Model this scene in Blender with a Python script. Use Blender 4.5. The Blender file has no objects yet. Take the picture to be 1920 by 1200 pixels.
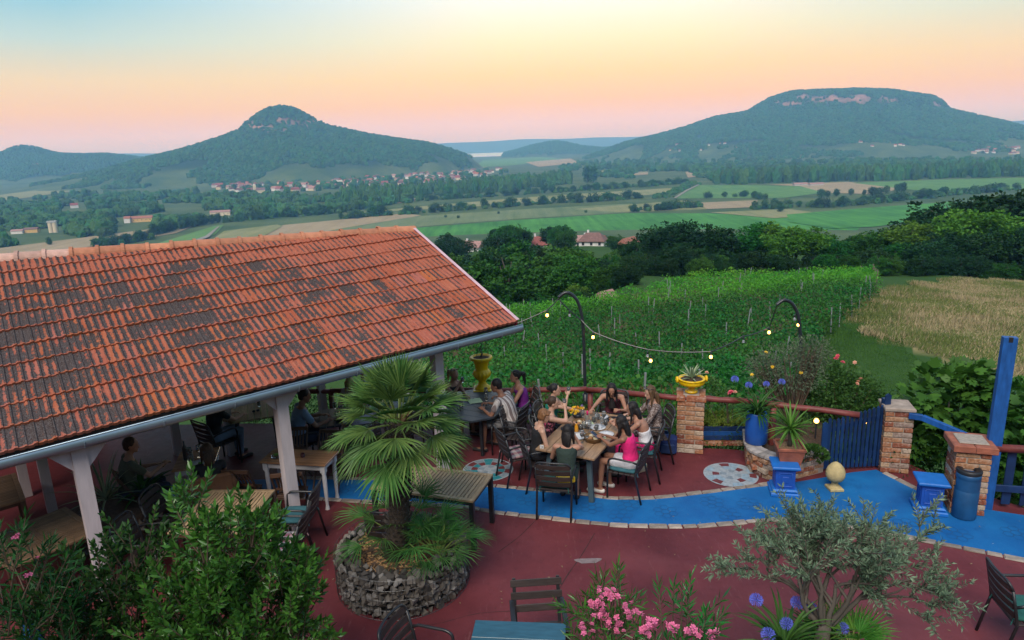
import bpy, bmesh, math, random
import numpy as np
from mathutils import Vector, Matrix, noise as mnoise
random.seed(7); rng = np.random.default_rng(7)
R = math.radians
SC = bpy.context.scene
COL = SC.collection

# ------------------------------------------------------------------ camera
FPX = 1310.0; PITCH = R(14.1); ROLL = R(2.1); CAMH = 5.2
cam_d = bpy.data.cameras.new('camera'); cam = bpy.data.objects.new('camera', cam_d); COL.objects.link(cam)
cam_d.sensor_width = 36.0; cam_d.lens = 36.0 * FPX / 1920.0
cam_d.clip_start = 0.05; cam_d.clip_end = 60000
cam.location = (0, 0, CAMH)
cam.rotation_euler = (Matrix.Rotation(R(90) - PITCH, 3, 'X') @ Matrix.Rotation(-ROLL, 3, 'Z')).to_euler()
SC.camera = cam

# ------------------------------------------------------------------ world
W = bpy.data.worlds.new('World'); SC.world = W; W.use_nodes = True
nt = W.node_tree; nt.nodes.clear()
def WN(t): return nt.nodes.new(t)
def wmath(op, a, b=None, clamp=False):
    n = WN('ShaderNodeMath'); n.operation = op; n.use_clamp = clamp
    for i, v in enumerate((a, b)):
        if v is None: continue
        if isinstance(v, (int, float)): n.inputs[i].default_value = v
        else: nt.links.new(v, n.inputs[i])
    return n.outputs[0]
def wramp(fac, stops):
    n = WN('ShaderNodeValToRGB'); e = n.color_ramp.elements
    while len(e) < len(stops): e.new(0.5)
    for el, (p, c) in zip(e, stops): el.position = p; el.color = (*c, 1)
    nt.links.new(fac, n.inputs[0]); return n.outputs[0]
def wmix(f, a, b):
    n = WN('ShaderNodeMix'); n.data_type = 'RGBA'
    if isinstance(f, (int, float)): n.inputs[0].default_value = f
    else: nt.links.new(f, n.inputs[0])
    nt.links.new(a, n.inputs[6]); nt.links.new(b, n.inputs[7]); return n.outputs[2]
tc = WN('ShaderNodeTexCoord'); sep = WN('ShaderNodeSeparateXYZ'); nt.links.new(tc.outputs['Generated'], sep.inputs[0])
z01 = wmath('MULTIPLY', wmath('MAXIMUM', sep.outputs[2], 0.0), 2.0, True)
# twilight colours by elevation (position = 2 * sin(elevation))
core = wramp(z01, [(0.0, (.66, .50, .55)), (.05, (.95, .58, .44)), (.11, (1.0, .60, .24)), (.18, (1.0, .71, .29)),
                   (.27, (1.0, .88, .56)), (.36, (1.0, .98, .88)), (.46, (.90, .96, .97)), (.62, (.62, .80, .95)), (.85, (.38, .56, .80)), (1.0, (.28, .46, .74))])
side = wramp(z01, [(0.0, (.58, .46, .56)), (.05, (.86, .54, .42)), (.11, (.92, .58, .26)), (.18, (.84, .66, .38)),
                   (.27, (.52, .66, .64)), (.36, (.28, .56, .70)), (.50, (.32, .58, .76)), (.72, (.32, .54, .78)), (1.0, (.26, .44, .72))])
hx = wmath('DIVIDE', sep.outputs[0], wmath('SQRT', wmath('ADD', wmath('MULTIPLY', sep.outputs[0], sep.outputs[0]), wmath('MULTIPLY', sep.outputs[1], sep.outputs[1]))))
azd = wmath('ABSOLUTE', wmath('SUBTRACT', hx, 0.12))
azf = wmath('MULTIPLY', wmath('MAXIMUM', wmath('SUBTRACT', azd, 0.12), 0.0), 2.0, True)
grad = wmix(azf, core, side)
sky = WN('ShaderNodeTexSky'); sky.sky_type = 'NISHITA'; sky.sun_disc = False
sky.sun_elevation = R(4); sky.sun_rotation = R(200); sky.altitude = 200
skys = WN('ShaderNodeVectorMath'); skys.operation = 'SCALE'; skys.inputs[3].default_value = 0.10; nt.links.new(sky.outputs[0], skys.inputs[0])
tw = WN('ShaderNodeVectorMath'); tw.operation = 'SCALE'; tw.inputs[3].default_value = 1.15; nt.links.new(grad, tw.inputs[0])
up = wmath('MULTIPLY', wmath('MAXIMUM', wmath('SUBTRACT', sep.outputs[2], 0.30), 0.0), 0.7, True)
bg = WN('ShaderNodeBackground'); nt.links.new(wmix(up, tw.outputs[0], skys.outputs[0]), bg.inputs[0]); bg.inputs[1].default_value = 1.0
wo = WN('ShaderNodeOutputWorld'); nt.links.new(bg.outputs[0], wo.inputs[0])

# ------------------------------------------------------------------ sun (after-glow of the set sun, behind the camera)
sl = bpy.data.lights.new('sun', 'SUN'); sun = bpy.data.objects.new('sun', sl); COL.objects.link(sun)
sl.energy = 3.6; sl.angle = R(36); sl.color = (1.0, .92, .84)
sd = Vector((0.30, 0.90, -1.1)).normalized()      # direction the light travels
sun.rotation_euler = sd.to_track_quat('-Z', 'Y').to_euler()

SC.view_settings.view_transform = 'Standard'; SC.view_settings.look = 'None'
SC.view_settings.exposure = 0.0; SC.view_settings.gamma = 1.0; SC.view_settings.use_curve_mapping = False
SC.render.engine = 'CYCLES'
SC.cycles.use_denoising = True
try: SC.cycles.denoiser = 'OPENIMAGEDENOISE'
except Exception: pass
SC.cycles.max_bounces = 6; SC.cycles.diffuse_bounces = 3; SC.cycles.glossy_bounces = 3; SC.cycles.transmission_bounces = 6
SC.cycles.transparent_max_bounces = 8; SC.cycles.volume_bounces = 2
SC.cycles.caustics_reflective = False; SC.cycles.caustics_refractive = False
SC.cycles.sample_clamp_indirect = 6.0

# ------------------------------------------------------------------ geometry of the place (directions measured from the camera)
CAM = np.array([0, 0, CAMH])
def ray(px, py):
    u = (px - 960) / FPX; v = -(py - 600) / FPX
    x = u * math.cos(ROLL) + v * math.sin(ROLL); y = -u * math.sin(ROLL) + v * math.cos(ROLL)
    return np.array([x, math.cos(PITCH) + y * math.sin(PITCH), -math.sin(PITCH) + y * math.cos(PITCH)])
def G(px, py, z=0.0):                    # the point at height z seen in that direction
    d = ray(px, py); t = (z - CAMH) / d[2]; return Vector(CAM + d * t)
def AT(px, py, dist):                    # the point at forward distance dist
    d = ray(px, py); return Vector(CAM + d * (dist / d[1]))
def PROJ(x, y, z):
    q = np.array([x, y, z - CAMH], dtype=object) if not isinstance(x, np.ndarray) else np.stack([x, y, z - CAMH])
    zc = q[1] * math.cos(PITCH) - q[2] * math.sin(PITCH); yc = q[1] * math.sin(PITCH) + q[2] * math.cos(PITCH)
    xs = q[0] / zc; ys = yc / zc
    return 960 + FPX * (xs * math.cos(ROLL) - ys * math.sin(ROLL)), 600 - FPX * (xs * math.sin(ROLL) + ys * math.cos(ROLL))
def in_poly(px, py, poly):
    px = np.asarray(px, float); py = np.asarray(py, float); ins = np.zeros(px.shape, bool); n = len(poly)
    for i in range(n):
        x0, y0 = poly[i]; x1, y1 = poly[(i + 1) % n]
        c = ((y0 > py) != (y1 > py)) & (px < (x1 - x0) * (py - y0) / ((y1 - y0) or 1e-9) + x0)
        ins ^= c
    return ins

# ------------------------------------------------------------------ helpers: objects
def tag(o, label=None, cat=None, group=None, kind=None):
    if label: o['label'] = label
    if cat: o['category'] = cat
    if group: o['group'] = group
    if kind: o['kind'] = kind
    return o
def thing(name, label, cat, loc=(0, 0, 0), rz=0.0, group=None):
    o = bpy.data.objects.new(name, None); COL.objects.link(o); o.location = loc; o.rotation_euler = (0, 0, rz)
    o.empty_display_size = 0.1
    return tag(o, label, cat, group)
def link(name, me, parent=None, loc=None):
    o = bpy.data.objects.new(name, me); COL.objects.link(o)
    if parent is not None: o.parent = parent
    if loc is not None: o.location = loc
    return o
def copy_tree(o, parent=None):
    c = o.copy(); COL.objects.link(c); c.parent = parent
    for ch in o.children: copy_tree(ch, c)
    return c
def np_mesh(name, V, F, mats, smooth=False, midx=None, nper=None):
    """V (n,3), F (m,k) arrays"""
    me = bpy.data.meshes.new(name); V = np.asarray(V, np.float32); F = np.asarray(F, np.int32)
    me.vertices.add(len(V)); me.vertices.foreach_set('co', V.ravel())
    k = F.shape[1]; me.loops.add(F.size); me.loops.foreach_set('vertex_index', F.ravel())
    me.polygons.add(len(F)); me.polygons.foreach_set('loop_start', np.arange(0, F.size, k, dtype=np.int32))
    if smooth: me.polygons.foreach_set('use_smooth', np.ones(len(F), bool))
    if midx is not None: me.polygons.foreach_set('material_index', np.asarray(midx, np.int32))
    me.update(calc_edges=True)
    for m in (mats if isinstance(mats, (list, tuple)) else [mats]): me.materials.append(m)
    return me
class MB:
    def __init__(s): s.v = []; s.f = []; s.m = []; s.cm = 0
    def add(s, V, F):
        b = len(s.v); s.v += [tuple(v) for v in V]; s.f += [tuple(b + i for i in f) for f in F]; s.m += [s.cm] * len(F); return s
    def box(s, c, size, rot=None, taper=1.0):
        x, y, z = (q / 2 for q in size); t = taper
        P = [(-x, -y, -z), (x, -y, -z), (x, y, -z), (-x, y, -z), (-x * t, -y * t, z), (x * t, -y * t, z), (x * t, y * t, z), (-x * t, y * t, z)]
        c = Vector(c)
        P = [(rot @ Vector(p) if rot is not None else Vector(p)) + c for p in P]
        return s.add(P, [(3, 2, 1, 0), (4, 5, 6, 7), (0, 1, 5, 4), (1, 2, 6, 5), (2, 3, 7, 6), (3, 0, 4, 7)])
    def cham(s, c, size, b=.004, rot=None):
        """box with chamfered top/bottom edges"""
        x, y, z = (q / 2 for q in size); c = Vector(c); P = []
        for zz, i in ((-z, b), (-z + b, 0), (z - b, 0), (z, b)):
            for sx, sy in ((-1, -1), (1, -1), (1, 1), (-1, 1)): P.append(Vector((sx * (x - i), sy * (y - i), zz)))
        P = [(rot @ p if rot is not None else p) + c for p in P]
        F = [(3, 2, 1, 0), (12, 13, 14, 15)]
        for k in range(3):
            for i in range(4): j = (i + 1) % 4; F.append((k * 4 + i, k * 4 + j, k * 4 + 4 + j, k * 4 + 4 + i))
        return s.add(P, F)
    def bar(s, p0, p1, w, h=None, up=(0, 0, 1), b=.003):
        p0 = Vector(p0); p1 = Vector(p1); d = p1 - p0; L = d.length; d.normalize(); u = Vector(up)
        if abs(d.dot(u)) > .97: u = Vector((0, 1, 0))
        x = d.cross(u).normalized(); z = x.cross(d)
        rot = Matrix((x, d, z)).transposed()
        return s.cham((p0 + p1) / 2, (w, L, h or w), b, rot) if b else s.box((p0 + p1) / 2, (w, L, h or w), rot)
    def tube(s, pts, r, n=8, cap=True):
        pts = [Vector(p) for p in pts]; m = len(pts)
        rr = r if isinstance(r, (list, tuple)) else [r] * m
        prev = None; rings = []
        for i, p in enumerate(pts):
            d = (pts[min(i + 1, m - 1)] - pts[max(i - 1, 0)])
            d = d.normalized() if d.length > 1e-9 else Vector((0, 0, 1))
            if prev is None:
                a = Vector((0, 0, 1)) if abs(d.z) < .9 else Vector((1, 0, 0)); x = d.cross(a).normalized()
            else: x = (prev - d * prev.dot(d)); x = x.normalized() if x.length > 1e-6 else d.orthogonal().normalized()
            prev = x; y = d.cross(x)
            rings.append([p + (x * math.cos(2 * math.pi * k / n) + y * math.sin(2 * math.pi * k / n)) * rr[i] for k in range(n)])
        V = [v for q in rings for v in q]; F = []
        for i in range(m - 1):
            for k in range(n): j = (k + 1) % n; F.append((i * n + k, i * n + j, (i + 1) * n + j, (i + 1) * n + k))
        if cap: F += [tuple(reversed(range(n))), tuple((m - 1) * n + k for k in range(n))]
        return s.add(V, F)
    def lathe(s, prof, n=24, c=(0, 0, 0), flute=None):
        c = Vector(c); V = []; F = []
        for i, (r, z) in enumerate(prof):
            for k in range(n):
                a = 2 * math.pi * k / n; rr = r * (flute(i, a) if flute else 1)
                V.append(c + Vector((rr * math.cos(a), rr * math.sin(a), z)))
        for i in range(len(prof) - 1):
            for k in range(n): j = (k + 1) % n; F.append((i * n + k, i * n + j, (i + 1) * n + j, (i + 1) * n + k))
        F += [tuple(reversed(range(n))), tuple((len(prof) - 1) * n + k for k in range(n))]
        return s.add(V, F)
    def prism(s, poly, z0, z1):
        n = len(poly); V = [(x, y, z0) for x, y in poly] + [(x, y, z1) for x, y in poly]
        F = [tuple(reversed(range(n))), tuple(range(n, 2 * n))] + [(i, (i + 1) % n, n + (i + 1) % n, n + i) for i in range(n)]
        return s.add(V, F)
    def mesh(s, name, mats, smooth=False):
        me = bpy.data.meshes.new(name); me.from_pydata(s.v, [], s.f)
        mats = mats if isinstance(mats, (list, tuple)) else [mats]
        for m in mats: me.materials.append(m)
        if len(mats) > 1: me.polygons.foreach_set('material_index', s.m)
        if smooth: me.polygons.foreach_set('use_smooth', [True] * len(me.polygons))
        me.update(); return me
    def build(s, name, mats, parent=None, loc=None, smooth=False): return link(name, s.mesh(name, mats, smooth), parent, loc)
def rotz(a): return Matrix.Rotation(a, 3, 'Z')

# ------------------------------------------------------------------ helpers: materials
class NT:
    def __init__(s, name):
        s.m = bpy.data.materials.new(name); s.m.use_nodes = True; s.t = s.m.node_tree; s.b = s.t.nodes['Principled BSDF']
    def n(s, t, **k):
        q = s.t.nodes.new(t)
        for a, v in k.items(): setattr(q, a, v)
        return q
    def l(s, a, b): s.t.links.new(a, b)
    def setin(s, sock, v):
        if isinstance(v, (int, float)): sock.default_value = v
        elif isinstance(v, (tuple, list)): sock.default_value = (*v, 1) if len(v) == 3 and sock.type == 'RGBA' else v
        else: s.l(v, sock)
    def math(s, op, a, b=None, c=None, clamp=False):
        q = s.n('ShaderNodeMath', operation=op, use_clamp=clamp)
        for i, v in enumerate((a, b, c)):
            if v is not None: s.setin(q.inputs[i], v)
        return q.outputs[0]
    def mix(s, f, a, b, bt='MIX'):
        q = s.n('ShaderNodeMix', data_type='RGBA', blend_type=bt); s.setin(q.inputs[0], f); s.setin(q.inputs[6], a); s.setin(q.inputs[7], b); return q.outputs[2]
    def coord(s, which='Object', scale=(1, 1, 1)):
        c = s.n('ShaderNodeNewGeometry').outputs['Position'] if which == 'World' else s.n('ShaderNodeTexCoord').outputs[which]
        q = s.n('ShaderNodeMapping'); q.inputs['Scale'].default_value = scale; s.l(c, q.inputs[0]); return q.outputs[0]
    def noise(s, vec, scale, detail=4, rough=.55, dist=0.0):
        q = s.n('ShaderNodeTexNoise'); s.l(vec, q.inputs['Vector']); q.inputs['Scale'].default_value = scale
        q.inputs['Detail'].default_value = detail; q.inputs['Roughness'].default_value = rough; q.inputs['Distortion'].default_value = dist; return q.outputs['Fac']
    def voro(s, vec, scale, feat='F1', out='Distance'):
        q = s.n('ShaderNodeTexVoronoi', feature=feat); s.l(vec, q.inputs['Vector']); q.inputs['Scale'].default_value = scale; return q.outputs[out]
    def ramp(s, f, stops):
        q = s.n('ShaderNodeValToRGB'); e = q.color_ramp.elements
        while len(e) < len(stops): e.new(.5)
        for el, (p, c) in zip(e, stops): el.position = p; el.color = (*c, 1) if isinstance(c, (tuple, list)) else (c, c, c, 1)
        s.l(f, q.inputs[0]); return q.outputs[0]
    def rand(s): return s.n('ShaderNodeObjectInfo').outputs['Random']
    def attr(s, name, out='Fac'): q = s.n('ShaderNodeAttribute'); q.attribute_name = name; return q.outputs[out]
    def bump(s, h, dist=.01, strength=1.0):
        q = s.n('ShaderNodeBump'); q.inputs['Distance'].default_value = dist; q.inputs['Strength'].default_value = strength
        s.l(h, q.inputs['Height']); s.l(q.outputs[0], s.b.inputs['Normal']); return q
    def out(s, col=None, rough=None, metal=None, spec=None):
        if col is not None: s.setin(s.b.inputs['Base Color'], col)
        if rough is not None: s.setin(s.b.inputs['Roughness'], rough)
        if metal is not None: s.b.inputs['Metallic'].default_value = metal
        if spec is not None: s.b.inputs['Specular IOR Level'].default_value = spec
        return s.m
def simple(name, col, rough=.6, var=.25, scale=8.0, bump=0.0, metal=0.0, spec=.5, stretch=(1, 1, 1), objvar=0.0, coord='Object'):
    """a surface of one colour with uneven tone and fine relief"""
    q = NT(name); v = q.coord(coord, stretch); f = q.noise(v, scale, 5, .6)
    a = tuple(c * (1 - var) for c in col); b = tuple(min(1, c * (1 + var)) for c in col)
    c = q.ramp(f, [(.3, a), (.7, b)])
    if objvar:
        k = q.math('MULTIPLY_ADD', q.rand(), 2 * objvar, 1 - objvar)
        h = q.n('ShaderNodeHueSaturation'); q.l(c, h.inputs['Color']); q.l(k, h.inputs['Value']); c = h.outputs[0]
    if bump: q.bump(q.noise(v, scale * 4, 4, .6), bump)
    return q.out(c, q.math('MULTIPLY_ADD', f, .2, rough - .1), metal, spec)
def leafmat(name, c0, c1, rough=.5, trans=.25, objvar=.15, scale=1.2, spec=.18, coord='Object'):
    """foliage: tone varies leaf clump by leaf clump, a little light passes through"""
    q = NT(name); v = q.coord(coord); f = q.noise(v, scale, 3, .6); f2 = q.n('ShaderNodeNewGeometry').outputs['Random Per Island']
    c = q.mix(q.ramp(q.math('ADD', q.math('MULTIPLY', f, .6), q.math('MULTIPLY', f2, .5)), [(.25, 0.0), (.85, 1.0)]), c0, c1)
    h = q.n('ShaderNodeHueSaturation'); q.l(c, h.inputs['Color'])
    r = q.rand(); q.l(q.math('MULTIPLY_ADD', r, 2 * objvar, 1 - objvar), h.inputs['Value'])
    q.l(q.math('MULTIPLY_ADD', q.math('FRACT', q.math('MULTIPLY', r, 7.3)), .05 * (objvar > 0), .5 - .025 * (objvar > 0)), h.inputs['Hue'])
    q.out(h.outputs[0], rough, spec=spec)
    if trans:
        t = q.n('ShaderNodeBsdfTranslucent'); q.l(h.outputs[0], t.inputs[0]); mx = q.n('ShaderNodeMixShader'); mx.inputs[0].default_value = trans
        q.l(q.b.outputs[0], mx.inputs[1]); q.l(t.outputs[0], mx.inputs[2]); q.l(mx.outputs[0], q.t.nodes['Material Output'].inputs[0])
    return q.m

# ------------------------------------------------------------------ terrain
PLAIN = -88.0
_bp = np.array([(0, -1.0), (11, -1.0), (15, -1.9), (25, -5.0), (40, -8.2), (75, -11.6), (100, -13.6), (250, -32), (420, -56), (560, -76), (640, -84), (760, -88), (30000, -88)])
def hill_profile(cx, dist, sky):
    """skyline directions -> (centre, right axis, left profile, right profile) of a round hill at that distance"""
    d = ray(*cx); a = math.atan2(d[0], d[1]); c = np.array([math.sin(a), math.cos(a)]); rt = np.array([math.cos(a), -math.sin(a)])
    L = []; Rr = []
    for px, py in sky:
        q = ray(px, py); t = dist / (q[0] * c[0] + q[1] * c[1]); lat = (q[0] * rt[0] + q[1] * rt[1]) * t; z = CAMH + q[2] * t
        (Rr if lat >= 0 else L).append((abs(lat), z - 8 * dist / 3200))
    L.sort(); Rr.sort(); top = (0.0, CAMH + ray(*cx)[2] / math.hypot(*ray(*cx)[:2]) * dist - 8 * dist / 3200)
    return dict(c=c * dist, f=c, r=rt, L=np.array([top] + L), R=np.array([top] + Rr))
HILLS = [
    hill_profile((522, 197), 3200, [(545, 200), (570, 210), (590, 222), (610, 233), (640, 240), (680, 249), (730, 258), (800, 268), (845, 281), (872, 292), (900, 315), (500, 202), (480, 213), (460, 229), (445, 243), (420, 254), (380, 267), (330, 282), (290, 292), (255, 300), (200, 316), (130, 332), (60, 345), (-60, 375)]),
    hill_profile((1600, 166), 4200, [(1190, 263), (1240, 251), (1290, 237), (1340, 219), (1400, 208), (1418, 197), (1440, 184), (1475, 172), (1500, 170), (1560, 168), (1620, 165), (1680, 168), (1720, 175), (1750, 179), (1766, 188), (1780, 203), (1800, 208), (1840, 217), (1920, 237), (2000, 250), (2150, 275), (2300, 310), (1120, 290), (1060, 310)]),
    hill_profile((42, 270), 4600, [(60, 272), (90, 280), (115, 286), (160, 287), (200, 286), (240, 290), (268, 294), (330, 320), (400, 350), (20, 275), (0, 284), (-60, 300), (-150, 330)]),
    hill_profile((1042, 262), 5400, [(1060, 264), (1090, 271), (1130, 275), (1170, 272), (1230, 272), (1300, 290), (1020, 265), (1000, 269), (980, 275), (962, 280), (945, 284), (930, 305)]),
]
def vnoise(x, y, s, seed=0.0):
    """cheap smooth noise from sines"""
    x = x / s + seed; y = y / s - seed * 1.7
    return (np.sin(x * 1.9 + 1.3 * np.sin(y * 1.1 + seed)) * np.cos(y * 1.7 + 1.1 * np.sin(x * .9)) + .5 * np.sin(x * 4.1 + y * 2.3 + seed) * np.cos(y * 3.7 - x * 1.3)) / 1.5
def hill_z(h, x, y):
    dx = x - h['c'][0]; dy = y - h['c'][1]; lat = dx * h['r'][0] + dy * h['r'][1]; dep = dx * h['f'][0] + dy * h['f'][1]
    r = np.sqrt(lat * lat + dep * dep) + 1e-6; ang = np.arctan2(dep, lat)
    w = .5 + .5 * lat / r; gul = vnoise(ang * 900, r * .15, 260., 3.1) * np.abs(dep / r)
    rr = r * (1 + .10 * gul)
    return w * np.interp(rr, h['R'][:, 0], h['R'][:, 1]) + (1 - w) * np.interp(rr, h['L'][:, 0], h['L'][:, 1])
def ground_z(x, y):
    x = np.asarray(x, float); y = np.asarray(y, float); r = np.sqrt(x * x + y * y)
    z = np.interp(r, _bp[:, 0], _bp[:, 1])
    z = z + np.where((r > 18) & (r < 700), np.clip((r - 18) / 40, 0, 1) * np.clip((700 - r) / 200, 0, 1) * (.35 * vnoise(x, y, 9.) + 1.4 * vnoise(x, y, 60., 2.)), 0)
    # wooded hollow left of the vineyard
    z = z - 5.5 * np.clip((r - 60) / 30, 0, 1) * np.clip((260 - r) / 120, 0, 1) * np.clip((.17 - x / np.maximum(y, 1)) / .12, 0, 1) * (y > 0)
    # the hillside goes up behind the camera, steepened to block low sky light
    z = np.where(y < -8, np.maximum(z, np.minimum(-1.0 + (-8 - y) * .38, 170)), z)
    far = (y > 300)
    for h in HILLS: z = np.where(far, np.maximum(z, hill_z(h, x, y)), z)
    # land beyond the lake
    az = np.arctan2(x, y); rz = PLAIN + 155 * np.clip((r - 9300) / 900, 0, 1) * (1 + .05 * np.sin(az * 23 + 1) + .03 * np.sin(az * 61)) - 8
    z = np.where(far & (r > 9000), np.maximum(z - 6, rz), z)
    return z
def gz(x, y): return float(ground_z(np.array([x]), np.array([y]))[0])

azs = np.concatenate([np.linspace(-R(52), R(52), 600), np.linspace(R(52), R(308), 70)[1:-1]])
rad = np.concatenate([[0.0, 6.], np.geomspace(10, 1500, 150), np.geomspace(1500, 6500, 190)[1:], np.geomspace(6500, 10600, 36)[1:]])
AZ, RD = np.meshgrid(azs, rad); TX = RD * np.sin(AZ); TY = RD * np.cos(AZ); TZ = ground_z(TX, TY)
nr, na = TX.shape; idx = np.arange(nr * na).reshape(nr, na); j = np.roll(idx, -1, axis=1)
F = np.stack([idx[:-1], j[:-1], j[1:], idx[1:]], -1).reshape(-1, 4)[:, ::-1]

def terrain_mat():
    q = NT('terrain_ground'); p = q.coord('World')
    n1 = q.noise(p, .35, 6, .65); n2 = q.noise(p, .012, 5, .6); n3 = q.noise(p, 3.0, 4, .7)
    grass = q.mix(n1, (.022, .06, .014), (.055, .115, .026)); plain = q.mix(q.ramp(n2, [(.35, 0.0), (.65, 1.0)]), (.045, .085, .03), (.10, .135, .05))
    wood = q.mix(n2, (.018, .045, .02), (.03, .06, .026))
    dry = q.mix(q.ramp(n3, [(.3, 0.0), (.7, 1.0)]), (.26, .20, .09), (.46, .36, .18))
    rock = q.mix(q.noise(p, .03, 6, .7), (.20, .11, .085), (.44, .26, .20))
    soil = q.mix(n1, (.10, .062, .035), (.19, .125, .075))
    c = q.mix(q.attr('far'), grass, plain); c = q.mix(q.attr('wood'), c, wood); 
    c = q.mix(q.attr('dry'), c, dry); c = q.mix(q.attr('soil'), c, soil); c = q.mix(q.attr('rock'), c, rock)
    q.bump(q.math('ADD', n1, q.math('MULTIPLY', n3, .3)), .12)
    return q.out(c, .95, spec=.1)
terr = np_mesh('terrain', np.stack([TX, TY, TZ], -1).reshape(-1, 3), F, terrain_mat(), smooth=True)
xs, ys, zs = TX.ravel(), TY.ravel(), TZ.ravel(); rr_ = np.sqrt(xs * xs + ys * ys)
with np.errstate(all='ignore'): PX, PY = PROJ(xs, ys, zs)
front = ys > 5
DRYPOLY = [(1585, 592), (1600, 556), (1680, 540), (1750, 525), (1920, 520), (2200, 500), (2400, 760), (1920, 715), (1800, 702), (1735, 676), (1655, 632)]
def setattr_(name, val):
    a = terr.attributes.new(name, 'FLOAT', 'POINT'); a.data.foreach_set('value', np.asarray(val, np.float32))
setattr_('far', np.clip((rr_ - 380) / 200, 0, 1))
wob = vnoise(xs, ys, 4.0, 1.); 
setattr_('dry', (in_poly(PX + 30 * wob, PY + 10 * vnoise(xs, ys, 5., 4.), DRYPOLY) & front & (rr_ < 200)) * np.clip(.75 + .4 * vnoise(xs, ys, 6., 8.), .15, 1))
VINEPOLY = [(700, 770), (790, 640), (960, 590), (1110, 572), (1300, 522), (1636, 514), (1650, 540), (1570, 600), (1510, 655), (1520, 745), (1250, 770)]
setattr_('soil', (in_poly(PX, PY, VINEPOLY) & front & (rr_ < 130)) * np.clip(.45 + .5 * vnoise(xs, ys, 3., 5.), 0, .8))
hz = np.zeros_like(xs); wd = np.zeros_like(xs)
for h in HILLS:
    z_ = hill_z(h, xs, ys); top = h['L'][0, 1] - PLAIN
    wd = np.maximum(wd, np.clip(((z_ - PLAIN) / top - .12) * 9 + .8 * vnoise(xs, ys, 160., 6.), 0, 1) * (ys > 300))
wd = np.maximum(wd, rr_ > 8900)
setattr_('wood', wd)
def blobs(px, py, ells, k):
    m = np.zeros_like(px)
    for cx, cy, a, b in ells: m = np.maximum(m, 1 - ((px - cx) / a) ** 2 - ((py - cy) / b) ** 2)
    return np.clip(m * k, 0, 1)
nn = vnoise(xs, ys, 55., 9.) + .7 * vnoise(xs, ys, 24., 2.)
rk = blobs(PX + 6 * nn, PY + 5 * nn, [(460, 238, 26, 14), (500, 243, 60, 7), (540, 228, 26, 9), (580, 232, 24, 8), (560, 244, 26, 5), (70, 312, 28, 6)], 2.2) * (rr_ < 4700) * (ys > 1000)
rk = np.maximum(rk, blobs(PX + 5 * nn, PY + 4 * nn, [(1530, 183, 45, 7), (1610, 187, 28, 9), (1560, 188, 60, 5), (1480, 196, 30, 5), (1675, 190, 14, 6), (1650, 184, 20, 4), (1755, 198, 14, 5)], 2.0) * (ys > 2500) * (rr_ < 4600))
setattr_('rock', np.clip(rk * (.75 + .5 * nn), 0, 1))
tag(link('terrain', terr), kind='structure')

# ------------------------------------------------------------------ fields, road and lake on the plain
def sheet(name, poly, z, mat, sub=0):
    mb = MB(); P = [G(px, py, z) for px, py in poly]; mb.add(P, [tuple(range(len(P)))]); me = mb.mesh(name, mat)
    bm = bmesh.new(); bm.from_mesh(me)
    for f in bm.faces:
        if f.normal.z < 0: f.normal_flip()
    bm.to_mesh(me); bm.free()
    o = link(name, me); tag(o, kind='structure'); return o
def fieldmat(name, a, b, ang, scale, rows=True):
    q = NT(name); v = q.coord('World'); m = q.n('ShaderNodeMapping'); m.inputs['Rotation'].default_value = (0, 0, ang); m.inputs['Scale'].default_value = (1, .04, 1); q.l(v, m.inputs[0])
    f = q.noise(m.outputs[0], scale, 3, .6); g = q.noise(v, .02, 5, .6)
    c = q.mix(q.ramp(q.math('ADD', q.math('MULTIPLY', f, .5), q.math('MULTIPLY', g, .5)), [(.36, 0.0), (.64, 1.0)]), a, b)
    return q.out(c, .95, spec=.1)
FM = {'vine': fieldmat('vineyard_green', (.035, .14, .022), (.085, .27, .045), .5, .16), 'meadow': fieldmat('meadow_grey_green', (.10, .145, .06), (.17, .205, .095), .9, .10),
      'pale': fieldmat('pale_stubble', (.17, .19, .075), (.27, .255, .12), .9, .08), 'tan': fieldmat('tan_stubble', (.27, .21, .12), (.36, .28, .17), .3, .09),
      'green': fieldmat('fresh_grass', (.07, .17, .045), (.13, .24, .07), .2, .08)}
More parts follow.
